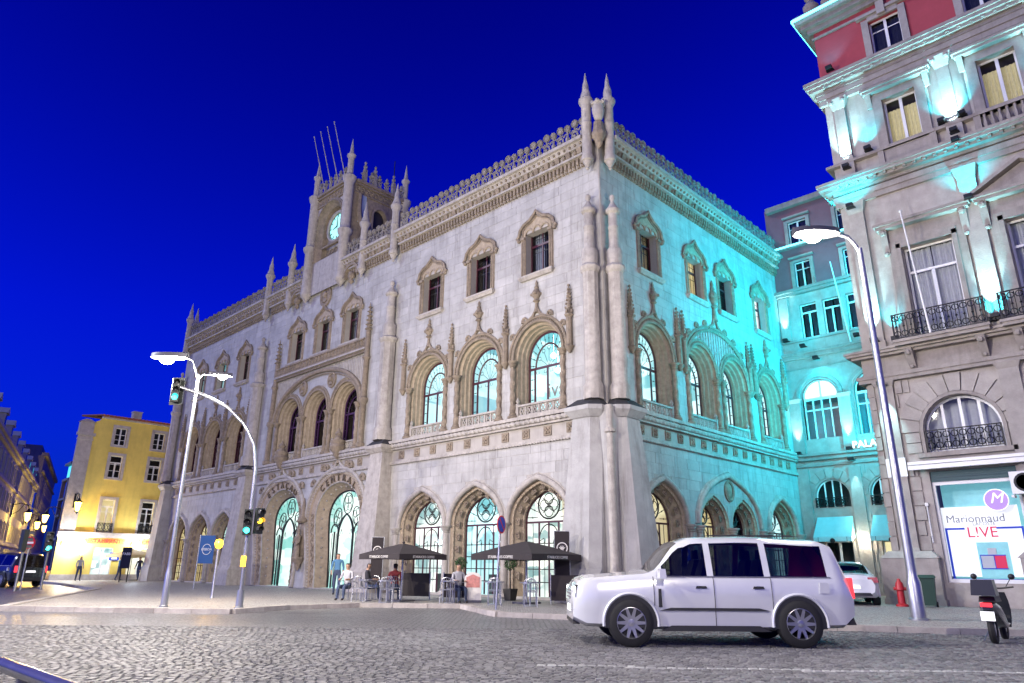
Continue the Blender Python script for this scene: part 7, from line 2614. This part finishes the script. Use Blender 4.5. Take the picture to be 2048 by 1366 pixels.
# ================================================================== people
def person_mesh(pose, seed):
    """one skinned body, painted by region: skin, hair, top, trousers, shoes"""
    rg = random.Random(seed)
    if pose == 'sit':
        J = dict(pel=(0, 0, 0.48), sp=(0, 0.02, 0.72), ch=(0, 0.03, 0.95), nk=(0, 0.02, 1.10), hd=(0, -0.02, 1.22), tp=(0, -0.01, 1.33))
        leg = lambda s: [(s * 0.1, 0, 0.48), (s * 0.12, -0.42, 0.50), (s * 0.13, -0.44, 0.10), (s * 0.13, -0.58, 0.04)]
        arm = lambda s: [(s * 0.19, 0.03, 1.0), (s * 0.24, -0.05, 0.76), (s * 0.15, -0.30, 0.74), (s * 0.12, -0.38, 0.74)]
    else:
        J = dict(pel=(0, 0, 0.92), sp=(0, 0.01, 1.12), ch=(0, 0.02, 1.34), nk=(0, 0.0, 1.48), hd=(0, -0.02, 1.60), tp=(0, -0.01, 1.71))
        st = 0.14
        leg = lambda s: [(s * 0.09, 0, 0.9), (s * 0.1, -0.04 - s * st * 0.5, 0.5), (s * 0.1, 0.03 - s * st, 0.08), (s * 0.11, -0.12 - s * st, 0.04)]
        arm = lambda s: [(s * 0.19, 0.02, 1.40), (s * 0.25, 0.04 + s * 0.05, 1.12), (s * 0.24, -0.08 + s * 0.08, 0.9), (s * 0.23, -0.12 + s * 0.09, 0.82)]
    vs, es, rd, reg = [], [], [], []
    def v(p, r, g):
        vs.append(p); rd.append(r); reg.append(g)
        return len(vs) - 1
    i = [v(J['pel'], 0.14, 'leg'), v(J['sp'], 0.13, 'top'), v(J['ch'], 0.15, 'top'), v(J['nk'], 0.055, 'skin'), v(J['hd'], 0.095, 'skin'), v(J['tp'], 0.085, 'hair')]
    es += [(i[k], i[k + 1]) for k in range(5)]
    for s in (-1, 1):
        L = leg(s)
        a = [v(L[0], 0.095, 'leg'), v(L[1], 0.07, 'leg'), v(L[2], 0.045, 'leg'), v(L[3], 0.04, 'shoe')]
        es += [(i[0], a[0]), (a[0], a[1]), (a[1], a[2]), (a[2], a[3])]
        A = arm(s)
        b = [v(A[0], 0.06, 'top'), v(A[1], 0.045, 'top'), v(A[2], 0.035, 'skin'), v(A[3], 0.035, 'skin')]
        es += [(i[2], b[0]), (b[0], b[1]), (b[1], b[2]), (b[2], b[3])]
    me = bpy.data.meshes.new('body')
    me.from_pydata(vs, es, [])
    ob = bpy.data.objects.new('body', me)
    C.objects.link(ob)
    md = ob.modifiers.new('skin', 'SKIN')
    for k, sv in enumerate(me.skin_vertices[0].data):
        sv.radius = (rd[k], rd[k] * (0.72 if reg[k] == 'top' and rd[k] > 0.1 else 1.0))
        sv.use_root = (k == 0)
    md.use_smooth_shade = True
    sb_ = ob.modifiers.new('sub', 'SUBSURF')
    sb_.levels = 2
    sb_.render_levels = 2
    dg = bpy.context.evaluated_depsgraph_get()
    out = bpy.data.meshes.new_from_object(ob.evaluated_get(dg))
    bpy.data.objects.remove(ob)
    order = ['skin', 'hair', 'top', 'leg', 'shoe']
    hdc, tpc = Vector(J['hd']), Vector(J['tp'])
    for p in out.polygons:
        c_ = p.center
        if c_.z > J['nk'][2] + 0.02:
            g = 'hair' if (c_.z > hdc.z + 0.06 or (c_.y > hdc.y + 0.03 and c_.z > hdc.z - 0.05)) else 'skin'
        else:
            k = min(range(len(vs)), key=lambda k: (Vector(vs[k]) - c_).length - rd[k] * 0.8)
            g = reg[k]
        p.material_index = order.index(g)
        p.use_smooth = True
    return out
mat('cloth_a', (0.42, 0.42, 0.45), 0.9)
mat('cloth_b', (0.03, 0.03, 0.04), 0.9)
mat('cloth_c', (0.35, 0.06, 0.06), 0.9)
mat('cloth_d', (0.08, 0.2, 0.35), 0.9)
mat('denim', (0.05, 0.07, 0.13), 0.9)
mat('leather', (0.02, 0.015, 0.012), 0.6)
PM = {}
def person(pos, yaw, pose, top, label):
    key = (pose, top)
    if key not in PM:
        me = person_mesh(pose, 1)
        for k in ('skin', 'hair', top, 'denim', 'leather'):
            me.materials.append(MATS[k])
        PM[key] = me
    o = put('person', PM[key], None, (pos[0], pos[1], pos[2] - (0.03 if pose == 'sit' else 0)), yaw)
    if pose == 'sit':
        chair(pos, yaw, 'bent metal chair under the ' + label.replace(' seated', ' sitting'))
    tag(o, label, 'person', 'people around the station')
person(W2(-9.6, -7.0), 0.5, 'sit', 'cloth_a', 'person in a grey top seated left of the farther parasol')
person(W2(-9.0, -6.3), 2.4, 'sit', 'cloth_b', 'person in black seated beside the one in grey')
person(W2(-7.4, -6.0), 4.0, 'sit', 'cloth_c', 'person in red seated under the farther parasol')
person(W2(-4.9, -4.5), 1.2, 'sit', 'cloth_a', 'person in a grey top seated between the parasols')
person(W2(-14.2, -4.6), 1.0, 'stand', 'cloth_d', 'person in blue standing before the right horseshoe door')
person(W2(-52.5, -6.0), 1.6, 'stand', 'cloth_a', 'person in grey standing outside the yellow house')
person(W2(-52.8, -2.7), 2.6, 'stand', 'cloth_d', 'person in blue standing by the cream parasol')
person(W2(-52.0, -1.3), 0.6, 'stand', 'cloth_b', 'person in black standing by the cream parasol')

# ================================================================== vehicles
mat('paint_white', (0.72, 0.73, 0.75), 0.25, coat=0.6, var=0.03)
mat('paint_silver', (0.68, 0.69, 0.70), 0.2, metal=0.1, coat=1.0, var=0.03)
mat('paint_dark', (0.02, 0.022, 0.028), 0.25, coat=0.6, var=0.05)
mat('car_glass', (0.012, 0.016, 0.02), 0.03, spec=1.0)
glassmat('glass_car', (0.32, 0.36, 0.38), 0.45)
mat('rubber', (0.012, 0.012, 0.012), 0.75, var=0.2, scale=10)
mat('alloy', (0.5, 0.5, 0.52), 0.3, metal=0.9)
mat('car_trim', (0.02, 0.02, 0.022), 0.5)
mat('head_lamp', (0.8, 0.85, 0.9), 0.2, emit=(0.9, 0.95, 1.0), es=4.0)
mat('tail_lamp', (0.35, 0.01, 0.015), 0.2, emit=(1.0, 0.04, 0.05), es=0.9)
mat('tail_dim', (0.30, 0.01, 0.02), 0.15, coat=0.5)
mat('turn_lamp', (0.6, 0.3, 0.02), 0.2, emit=(1.0, 0.45, 0.0), es=2.0)
mat('plate_white', (0.8, 0.8, 0.8), 0.4, emit=(1, 1, 1), es=0.35)
def interp(tab, x):
    for i in range(len(tab) - 1):
        (x0, y0), (x1, y1) = tab[i], tab[i + 1]
        if x0 <= x <= x1:
            f = (x - x0) / (x1 - x0)
            f = f * f * (3 - 2 * f)
            return y0 + (y1 - y0) * f
    return tab[0][1] if x < tab[0][0] else tab[-1][1]
def wheel_meshes(r, w_):
    ty = MB()
    prof = [(r * 0.64, -w_ / 2), (r * 0.9, -w_ / 2), (r * 0.98, -w_ * 0.4), (r, -w_ * 0.25), (r, w_ * 0.25), (r * 0.98, w_ * 0.4), (r * 0.9, w_ / 2), (r * 0.64, w_ / 2)]
    n = 28
    ty.loft([[(rr * math.cos(2 * PI * i / n), y, rr * math.sin(2 * PI * i / n)) for i in range(n)] for rr, y in prof], True)
    rim = MB()
    rp = [(r * 0.66, -w_ * 0.48), (r * 0.62, -w_ * 0.5), (r * 0.60, -w_ * 0.3), (r * 0.58, 0.0)]
    rim.loft([[(rr * math.cos(2 * PI * i / n), y, rr * math.sin(2 * PI * i / n)) for i in range(n)] for rr, y in rp], True)
    for k in range(10):
        a_ = 2 * PI * k / 10
        c_, s_ = math.cos(a_), math.sin(a_)
        t_ = 0.035
        rim.add([(r * 0.1 * c_ - t_ * s_, -w_ * 0.42, r * 0.1 * s_ + t_ * c_), (r * 0.1 * c_ + t_ * s_, -w_ * 0.42, r * 0.1 * s_ - t_ * c_), (r * 0.61 * c_ + t_ * 0.6 * s_, -w_ * 0.46, r * 0.61 * s_ - t_ * 0.6 * c_), (r * 0.61 * c_ - t_ * 0.6 * s_, -w_ * 0.46, r * 0.61 * s_ + t_ * 0.6 * c_),
                 (r * 0.1 * c_ - t_ * s_, -w_ * 0.3, r * 0.1 * s_ + t_ * c_), (r * 0.1 * c_ + t_ * s_, -w_ * 0.3, r * 0.1 * s_ - t_ * c_), (r * 0.61 * c_ + t_ * 0.6 * s_, -w_ * 0.34, r * 0.61 * s_ - t_ * 0.6 * c_), (r * 0.61 * c_ - t_ * 0.6 * s_, -w_ * 0.34, r * 0.61 * s_ + t_ * 0.6 * c_)],
                [(0, 1, 2, 3), (0, 4, 5, 1), (1, 5, 6, 2), (2, 6, 7, 3), (3, 7, 4, 0)])
    rim.lathe_d([(r * 0.16, -w_ * 0.3), (r * 0.15, -w_ * 0.46), (r * 0.05, -w_ * 0.48)], 0, 0, 12)
    disc = MB().lathe_d([(r * 0.6, -w_ * 0.12), (r * 0.1, -w_ * 0.12)], 0, 0, 20)
    return ty.mesh('tyre', 'rubber', 40), rim.mesh('rim', 'alloy', 30), disc.mesh('brake_disc', 'car_trim')
def car(name, label, pos, yaw, spec, paint, lamps=True, scale=1.0):
    """spec: keyed tables along x (nose +). top line, belt line, half widths, sill; then glass spans"""
    t_ = thing(name, label, 'car', pos, yaw, None, (scale,) * 3)
    X0, X1 = spec['x']
    n = 44
    wr = spec['wr']
    arches = spec['wheels']
    def section(x):
        zt, zb, ws, wbelt, wt = (interp(spec[k], x) for k in ('top', 'belt', 'wsill', 'wbelt', 'wtop'))
        zs = interp(spec['sill'], x)
        zt = max(zt, zb + 0.02)
        cr = 0.03
        return [(0, zs), (ws * 0.86, zs), (ws, zs + 0.06), (ws + 0.02, zs + (zb - zs) * 0.35), (ws + 0.035, zs + (zb - zs) * 0.62), (wbelt, zb - 0.06), (wbelt - 0.03, zb), (wt + (wbelt - 0.03 - wt) * 0.5, zb + (zt - zb) * 0.5), (wt + 0.02, zt - min(0.10, (zt - zb) * 0.25)), (wt - 0.08, zt - 0.015), (wt * 0.5, zt + cr * 0.7), (0, zt + cr)]
    xs = [X0 + (X1 - X0) * i / n for i in range(n + 1)]
    m = MB()
    rings = []
    for x in xs:
        s_ = section(x)
        rings.append([(x, y, z) for y, z in s_] + [(x, -y, z) for y, z in s_[-2:0:-1]])
    nr = len(rings[0])
    glass = {}
    vs_ = [p for r_ in rings for p in r_]
    fs_ = []
    for i in range(n):
        xm = (xs[i] + xs[i + 1]) / 2
        for j in range(nr):
            k = (j + 1) % nr
            q = (i * nr + j, i * nr + k, (i + 1) * nr + k, (i + 1) * nr + j)
            slot = None
            if j in (6, 7, 14, 15):
                for w_i, (lo, hi) in enumerate(spec['side_cut']):
                    if lo < xm < hi:
                        slot = ('side_window', w_i, j > 10)
            elif j in (9, 10, 11, 12):
                for nm, lo, hi in spec['screens']:
                    if lo < xm < hi:
                        slot = (nm, 0, 0)
            if slot:
                glass.setdefault(slot, []).append(q)
            else:
                fs_.append(q)
    fs_.append(tuple(range(nr - 1, -1, -1)))
    fs_.append(tuple(n * nr + j for j in range(nr)))
    m.add(vs_, fs_)
    body = child(t_, 'body', m, paint, 35)
    for (nm, _a, _b), fl in glass.items():
        used = {}
        g = MB()
        ff = [tuple(used.setdefault(v_, len(used)) for v_ in q) for q in fl]
        g.add([vs_[v_] for v_ in used], ff)
        child(t_, nm, g, 'glass_car', 60)
    # chrome line under the glass, roof line above, cabin fittings inside
    xa_, xb_ = min(c_[0] for c_ in spec['side_cut']), max(c_[1] for c_ in spec['side_cut'])
    for sg in (-1, 1):
        line = [(x, sg * (section(x)[6][0] + 0.006), section(x)[6][1] + 0.004) for x in [xa_ + (xb_ - xa_) * i / 14 for i in range(15)]]
        child(t_, 'window_chrome', MB().tube(line, 0.011, 5), 'alloy', 60)
    zf, zr = spec['cabin']
    ck = MB().box(xa_ + 0.1, xb_ - 0.2, -0.72, 0.72, zf - 0.12, zf)
    child(t_, 'cabin_floor', ck, 'car_trim')
    for sx2 in spec['seats']:
        for sy2 in (-0.38, 0.38):
            m = MB().frus((-0.25, 0.25, -0.24, 0.24), (-0.26, 0.24, -0.23, 0.23), zf, zf + 0.22)
            m.frus((-0.30, -0.16, -0.24, 0.24), (-0.40, -0.30, -0.2, 0.2), zf + 0.2, zr - 0.30)
            m.frus((-0.40, -0.32, -0.12, 0.12), (-0.40, -0.33, -0.1, 0.1), zr - 0.29, zr - 0.12)
            child(t_, 'seat', m, 'leather', loc=(sx2, sy2, 0))
    child(t_, 'dashboard', MB().frus((xb_ - 0.35, xb_ + 0.1, -0.7, 0.7), (xb_ - 0.25, xb_ + 0.1, -0.66, 0.66), zf + 0.1, interp(spec['belt'], xb_) - 0.02), 'car_trim')
    # wheels in dark arches
    if (wr,) not in WM:
        WM[(wr,)] = wheel_meshes(wr, 0.24)
    ty, rm_, bd = WM[(wr,)]
    for wx in arches:
        for sg in (-1, 1):
            wy = interp(spec['wsill'], wx) + 0.035
            zc_ = interp(spec['sill'], wx) - wr + 0.02
            al = MB().prism([(wr * 1.17 * math.cos(a_), max(wr * 1.17 * math.sin(a_), zc_)) for a_ in [-0.25 + (PI + 0.5) * i / 26 for i in range(27)]], -wy - 0.012, -wy + 0.05)
            lip = MB().tube([(wr * 1.2 * math.cos(a_), -wy - 0.004, wr * 1.2 * math.sin(a_)) for a_ in [-0.12 + (PI + 0.24) * i / 20 for i in range(21)]], 0.03, 6)
            h_ = put('wheel_arch', al.mesh('wheel_arch', 'car_trim'), t_, (wx, 0, wr), 0 if sg > 0 else PI)
            h_2 = put('arch_lip', lip.mesh('arch_lip', paint, 60), t_, (wx, 0, wr), 0 if sg > 0 else PI)
            w__ = put('wheel', ty, t_, (wx, -sg * (wy - 0.085), wr), 0 if sg > 0 else PI)
            put('rim', rm_, w__)
            put('brake_disc', bd, w__)
    for nm, mt_, x, y, z, dx, dy, dz in spec['bits']:
        for sg in ((-1, 1) if y else (1,)):
            m = MB().frus((-dx, dx, -dy, dy), (-dx * 0.8, dx * 0.8, -dy * 0.9, dy * 0.9), -dz, dz)
            child(t_, nm, m, mt_, loc=(x, sg * y, z))
    for sx in spec['seams']:
        for sg in (-1, 1):
            sct = section(sx)
            p = [(sx, sg * (y + 0.003), z) for y, z in sct[2:7]]
            child(t_, 'door_seam', MB().tube(p, 0.006, 4), 'car_trim')
    return t_
WM = {}
SUV = dict(x=(-2.45, 2.48), wr=0.395, wheels=(1.5, -1.42),
    top=[(-2.45, 1.05), (-2.40, 1.2), (-2.24, 1.70), (-2.0, 1.79), (-0.6, 1.84), (0.3, 1.82), (0.52, 1.75), (1.12, 1.24), (1.3, 1.20), (2.2, 1.14), (2.40, 1.08), (2.48, 0.92)],
    belt=[(-2.45, 0.98), (-2.3, 1.15), (1.1, 1.15), (2.2, 1.09), (2.42, 1.02), (2.48, 0.88)],
    sill=[(-2.45, 0.46), (-2.2, 0.32), (-1.0, 0.28), (1.1, 0.28), (2.25, 0.32), (2.48, 0.42)],
    wsill=[(-2.45, 0.80), (-2.25, 0.92), (0, 0.95), (2.1, 0.95), (2.38, 0.89), (2.48, 0.78)],
    wbelt=[(-2.45, 0.80), (-2.2, 0.93), (0, 0.97), (2.1, 0.94), (2.38, 0.87), (2.48, 0.76)],
    wtop=[(-2.45, 0.72), (-2.0, 0.70), (0.4, 0.74), (1.2, 0.84), (2.2, 0.80), (2.48, 0.6)],
    side_cut=[(0.08, 0.96), (-0.92, -0.02), (-2.05, -1.02)], cabin=(0.85, 1.75), seats=(0.35, -0.65),
    screens=[('windscreen', 0.55, 1.12), ('rear_screen', -2.4, -2.2)],
    bits=[('lamp_housing', 'car_trim', 2.37, 0.64, 0.90, 0.07, 0.2, 0.10), ('head_lamp', 'head_lamp', 2.43, 0.71, 0.90, 0.03, 0.075, 0.07), ('head_lamp', 'head_lamp', 2.45, 0.54, 0.90, 0.03, 0.06, 0.06), ('fog_lamp', 'lens_off', 2.44, 0.62, 0.52, 0.03, 0.07, 0.05), ('grille_bar', 'alloy', 2.485, 0, 0.78, 0.012, 0.40, 0.012), ('grille_bar', 'alloy', 2.485, 0, 0.84, 0.012, 0.40, 0.012), ('grille_bar', 'alloy', 2.48, 0, 0.90, 0.012, 0.40, 0.012), ('fuel_flap', 'paint_silver', -1.9, 0.965, 0.98, 0.09, 0.008, 0.09), ('turn_lamp', 'turn_lamp', 2.0, 0.955, 0.80, 0.06, 0.02, 0.03), ('grille', 'car_trim', 2.45, 0, 0.82, 0.03, 0.42, 0.11), ('bumper_vent', 'car_trim', 2.42, 0, 0.52, 0.05, 0.6, 0.07), ('tail_lamp', 'tail_lamp', -2.44, 0.74, 0.98, 0.035, 0.10, 0.17), ('mirror', 'paint_silver', 0.95, 1.08, 1.2, 0.06, 0.11, 0.08), ('door_handle', 'car_trim', 0.25, 0.985, 0.98, 0.10, 0.012, 0.02), ('door_handle', 'car_trim', -0.75, 0.985, 0.98, 0.10, 0.012, 0.02), ('side_vent', 'car_trim', 0.98, 0.985, 0.80, 0.03, 0.012, 0.15), ('number_plate', 'plate_white', 2.49, 0, 0.6, 0.012, 0.26, 0.055), ('rear_plate', 'plate_white', -2.47, 0, 0.85, 0.012, 0.26, 0.06), ('roof_rail', 'car_trim', -0.8, 0.64, 1.865, 0.9, 0.018, 0.012), ('sill_trim', 'car_trim', 0.04, 0.95, 0.31, 0.95, 0.03, 0.045), ('rub_strip', 'car_trim', 0.04, 0.99, 0.62, 0.95, 0.012, 0.022), ('bumper_trim', 'car_trim', 2.42, 0, 0.42, 0.06, 0.72, 0.07), ('bumper_trim', 'car_trim', -2.4, 0, 0.45, 0.07, 0.78, 0.08)],
    seams=(1.08, 0.03, -0.98))
sx_, sy_ = 10.22, -10.69
car('silver_suv', 'large pale silver off-roader crossing in front of the corner pier', W2(sx_, sy_, ROADZ + 0.01), ACROSS + PI, SUV, 'paint_silver', scale=1.0)
SED = dict(x=(-2.25, 2.2), wr=0.32, wheels=(1.38, -1.28),
    top=[(-2.25, 0.86), (-2.15, 1.0), (-1.75, 1.06), (-1.05, 1.40), (-0.4, 1.46), (0.2, 1.45), (0.5, 1.36), (1.15, 0.98), (1.9, 0.84), (2.14, 0.72), (2.2, 0.58)],
    belt=[(-2.25, 0.82), (-2.0, 0.96), (0.9, 0.90), (1.9, 0.80), (2.2, 0.54)],
    sill=[(-2.25, 0.4), (-2.0, 0.26), (2.0, 0.22), (2.2, 0.34)],
    wsill=[(-2.25, 0.68), (-1.95, 0.83), (0, 0.87), (1.8, 0.84), (2.1, 0.7), (2.2, 0.5)],
    wbelt=[(-2.25, 0.68), (-1.95, 0.83), (0, 0.87), (1.8, 0.82), (2.1, 0.66), (2.2, 0.46)],
    wtop=[(-2.25, 0.6), (-1.7, 0.7), (-0.9, 0.58), (0.3, 0.6), (1.1, 0.7), (2.0, 0.6), (2.2, 0.4)],
    side_cut=[(-0.02, 0.85), (-1.25, -0.1)], cabin=(0.62, 1.36), seats=(0.3, -0.55),
    screens=[('windscreen', 0.5, 1.12), ('rear_screen', -1.72, -1.08)],
    bits=[('head_lamp', 'lens_off', 2.05, 0.55, 0.66, 0.12, 0.14, 0.07), ('tail_lamp', 'tail_dim', -2.14, 0.66, 0.86, 0.10, 0.17, 0.09), ('mirror', 'paint_white', 0.8, 0.96, 0.98, 0.05, 0.09, 0.06), ('rear_plate', 'plate_white', -2.27, 0, 0.62, 0.012, 0.25, 0.06), ('bumper_vent', 'car_trim', -2.22, 0, 0.38, 0.04, 0.6, 0.05), ('door_handle', 'paint_white', 0.05, 0.90, 0.8, 0.08, 0.012, 0.02)],
    seams=(0.9, -0.06, -1.1))
car('white_saloon', 'white saloon parked tail-out in the yard beside the hotel pier', W2(6.3, 9.4, 0.0), VIEW - 0.35, SED, 'paint_white')
car('dark_estate', 'dark off-roader waiting at the side street on the far left', W2(-42.0, -13.2, ROADZ), VIEW + 1.0, SUV, 'paint_dark', scale=1.0)
spot('headlight_beam', bpy.data.objects['silver_suv'], (2.55, 0.66, 0.86), (1, 0, -0.12), 120, (0.95, 0.97, 1.0), 50, 0.6, 0.08)
spot('headlight_beam', bpy.data.objects['silver_suv'], (2.55, -0.66, 0.86), (1, 0, -0.12), 120, (0.95, 0.97, 1.0), 50, 0.6, 0.08)
# scooter at the right kerb, seen from behind
t_ = thing('motor_scooter', 'black scooter with a top box stopped at the right kerb', 'scooter', W2(14.75, -5.2, ROADZ), 1.62)
for wx in (0.62, -0.62):
    m = MB()
    n = 20
    m.loft([[(r_ * math.cos(2 * PI * i / n), y, r_ * math.sin(2 * PI * i / n)) for i in range(n)] for r_, y in ((0.14, -0.05), (0.24, -0.05), (0.265, 0), (0.24, 0.05), (0.14, 0.05))], True)
    w__ = child(t_, 'wheel', m, 'rubber', 50, loc=(wx, 0, 0.26))
    put('rim', MB().lathe_d([(0.15, -0.03), (0.05, -0.05), (0.05, 0.05), (0.15, 0.03)], 0, 0, 14).mesh('rim', 'alloy'), w__)
m = MB()
m.loft([[(x, y * w_, zc + z * h_) for y, z in ((-1, 0), (-0.8, 0.7), (0, 1), (0.8, 0.7), (1, 0), (0.8, -0.8), (0, -1), (-0.8, -0.8))] for x, w_, zc, h_ in ((-0.85, 0.08, 0.66, 0.06), (-0.6, 0.16, 0.62, 0.14), (-0.2, 0.18, 0.5, 0.2), (0.05, 0.17, 0.32, 0.08), (0.32, 0.17, 0.32, 0.08))], True, True)
child(t_, 'body', m, 'paint_dark', 50)
m = MB().loft([[(0.34 + 0.1 * (1 - z), y * (0.16 + 0.05 * math.sin(z * 3)), 0.25 + 0.65 * z) for y in (-1, -0.5, 0, 0.5, 1)] for z in (0, 0.25, 0.5, 0.75, 1)])
child(t_, 'leg_shield', m, 'paint_dark', 60)
child(t_, 'seat', MB().frus((-0.7, 0.0, -0.14, 0.14), (-0.68, -0.05, -0.12, 0.12), 0.74, 0.84), 'leather')
child(t_, 'fork', MB().tube([(0.62, 0, 0.26), (0.42, 0, 0.95)], 0.04, 8), 'galv_dark', 50)
child(t_, 'handlebar', MB().tube([(0.36, -0.33, 1.0), (0.42, -0.1, 0.97), (0.42, 0.1, 0.97), (0.36, 0.33, 1.0)], 0.018, 6), 'black_paint', 50)
for s_ in (-1, 1):
    m = MB().tube([(0.4, s_ * 0.2, 1.0), (0.42, s_ * 0.3, 1.16)], 0.008, 5)
    m.lathe_d([(0.07, 0.0), (0.06, 0.02), (0.01, 0.025)], 0, 0, 12)
    child(t_, 'mirror', MB().tube([(0.4, s_ * 0.2, 1.0), (0.42, s_ * 0.3, 1.16)], 0.008, 5).ball((0.42, s_ * 0.32, 1.19), 0.06, 8, 6), 'black_paint', 50)
child(t_, 'top_box', MB().frus((-0.98, -0.6, -0.2, 0.2), (-0.96, -0.64, -0.17, 0.17), 0.86, 1.14), 'black_paint')
child(t_, 'tail_lamp', MB().box(-0.9, -0.85, -0.09, 0.09, 0.66, 0.73), 'lens_red')
child(t_, 'number_plate', MB().box(-0.93, -0.91, -0.11, 0.11, 0.42, 0.58), 'plate_white')
child(t_, 'stand', MB().tube([(-0.1, 0.1, 0.3), (-0.15, 0.26, 0.0)], 0.012, 5), 'galv')

# ------------------------------------------------------------------ pieces that stand apart become parts of their own
def split_apart(names, margin=0.015):
    cache = {}
    for o in [x for x in bpy.data.objects if x.type == 'MESH' and x.name.split('.')[0] in names and x.get('kind') is None]:
        me = o.data
        if me.name not in cache:
            par = list(range(len(me.vertices)))
            def find(i):
                while par[i] != i:
                    par[i] = par[par[i]]
                    i = par[i]
                return i
            for p in me.polygons:
                v_ = p.vertices
                for k in range(1, len(v_)):
                    par[find(v_[k])] = find(v_[0])
            groups = {}
            for p in me.polygons:
                groups.setdefault(find(p.vertices[0]), []).append(p.index)
            boxes = []
            for g in groups.values():
                co = [me.vertices[i].co for f in g for i in me.polygons[f].vertices]
                boxes.append([[min(c_[k] for c_ in co) - margin for k in range(3)], [max(c_[k] for c_ in co) + margin for k in range(3)], g])
            merged = True
            while merged:
                merged = False
                for i in range(len(boxes)):
                    for j in range(i + 1, len(boxes)):
                        A, B = boxes[i], boxes[j]
                        if all(A[0][k] <= B[1][k] and B[0][k] <= A[1][k] for k in range(3)):
                            boxes[i] = [[min(A[0][k], B[0][k]) for k in range(3)], [max(A[1][k], B[1][k]) for k in range(3)], A[2] + B[2]]
                            boxes.pop(j)
                            merged = True
                            break
                    if merged:
                        break
            out = []
            if len(boxes) > 1:
                for b in boxes:
                    idx = {}
                    fs = []
                    for f in b[2]:
                        fs.append([idx.setdefault(i, len(idx)) for i in me.polygons[f].vertices])
                    nm = bpy.data.meshes.new(me.name)
                    nm.from_pydata([me.vertices[i].co[:] for i in idx], [], fs)
                    nm.materials.append(me.materials[0])
                    out.append(nm)
            cache[me.name] = out
        pieces = cache[me.name]
        if pieces:
            base = o.name.split('.')[0]
            for nm in pieces[1:]:
                c_ = put(base, nm, o.parent, o.location, 0, tuple(o.scale))
                c_.rotation_euler = o.rotation_euler
            o.data = pieces[0]
split_apart({'cornice', 'string_course', 'console', 'leaf_carving', 'spandrel_ribs', 'tower_cornice', 'blue_border', 'bottle_edges', 'bracket', 'post', 'balcony'})
for o in bpy.data.objects:
    if o.name.split('.')[0] == 'glazing_bars':
        o['kind'] = 'stuff'
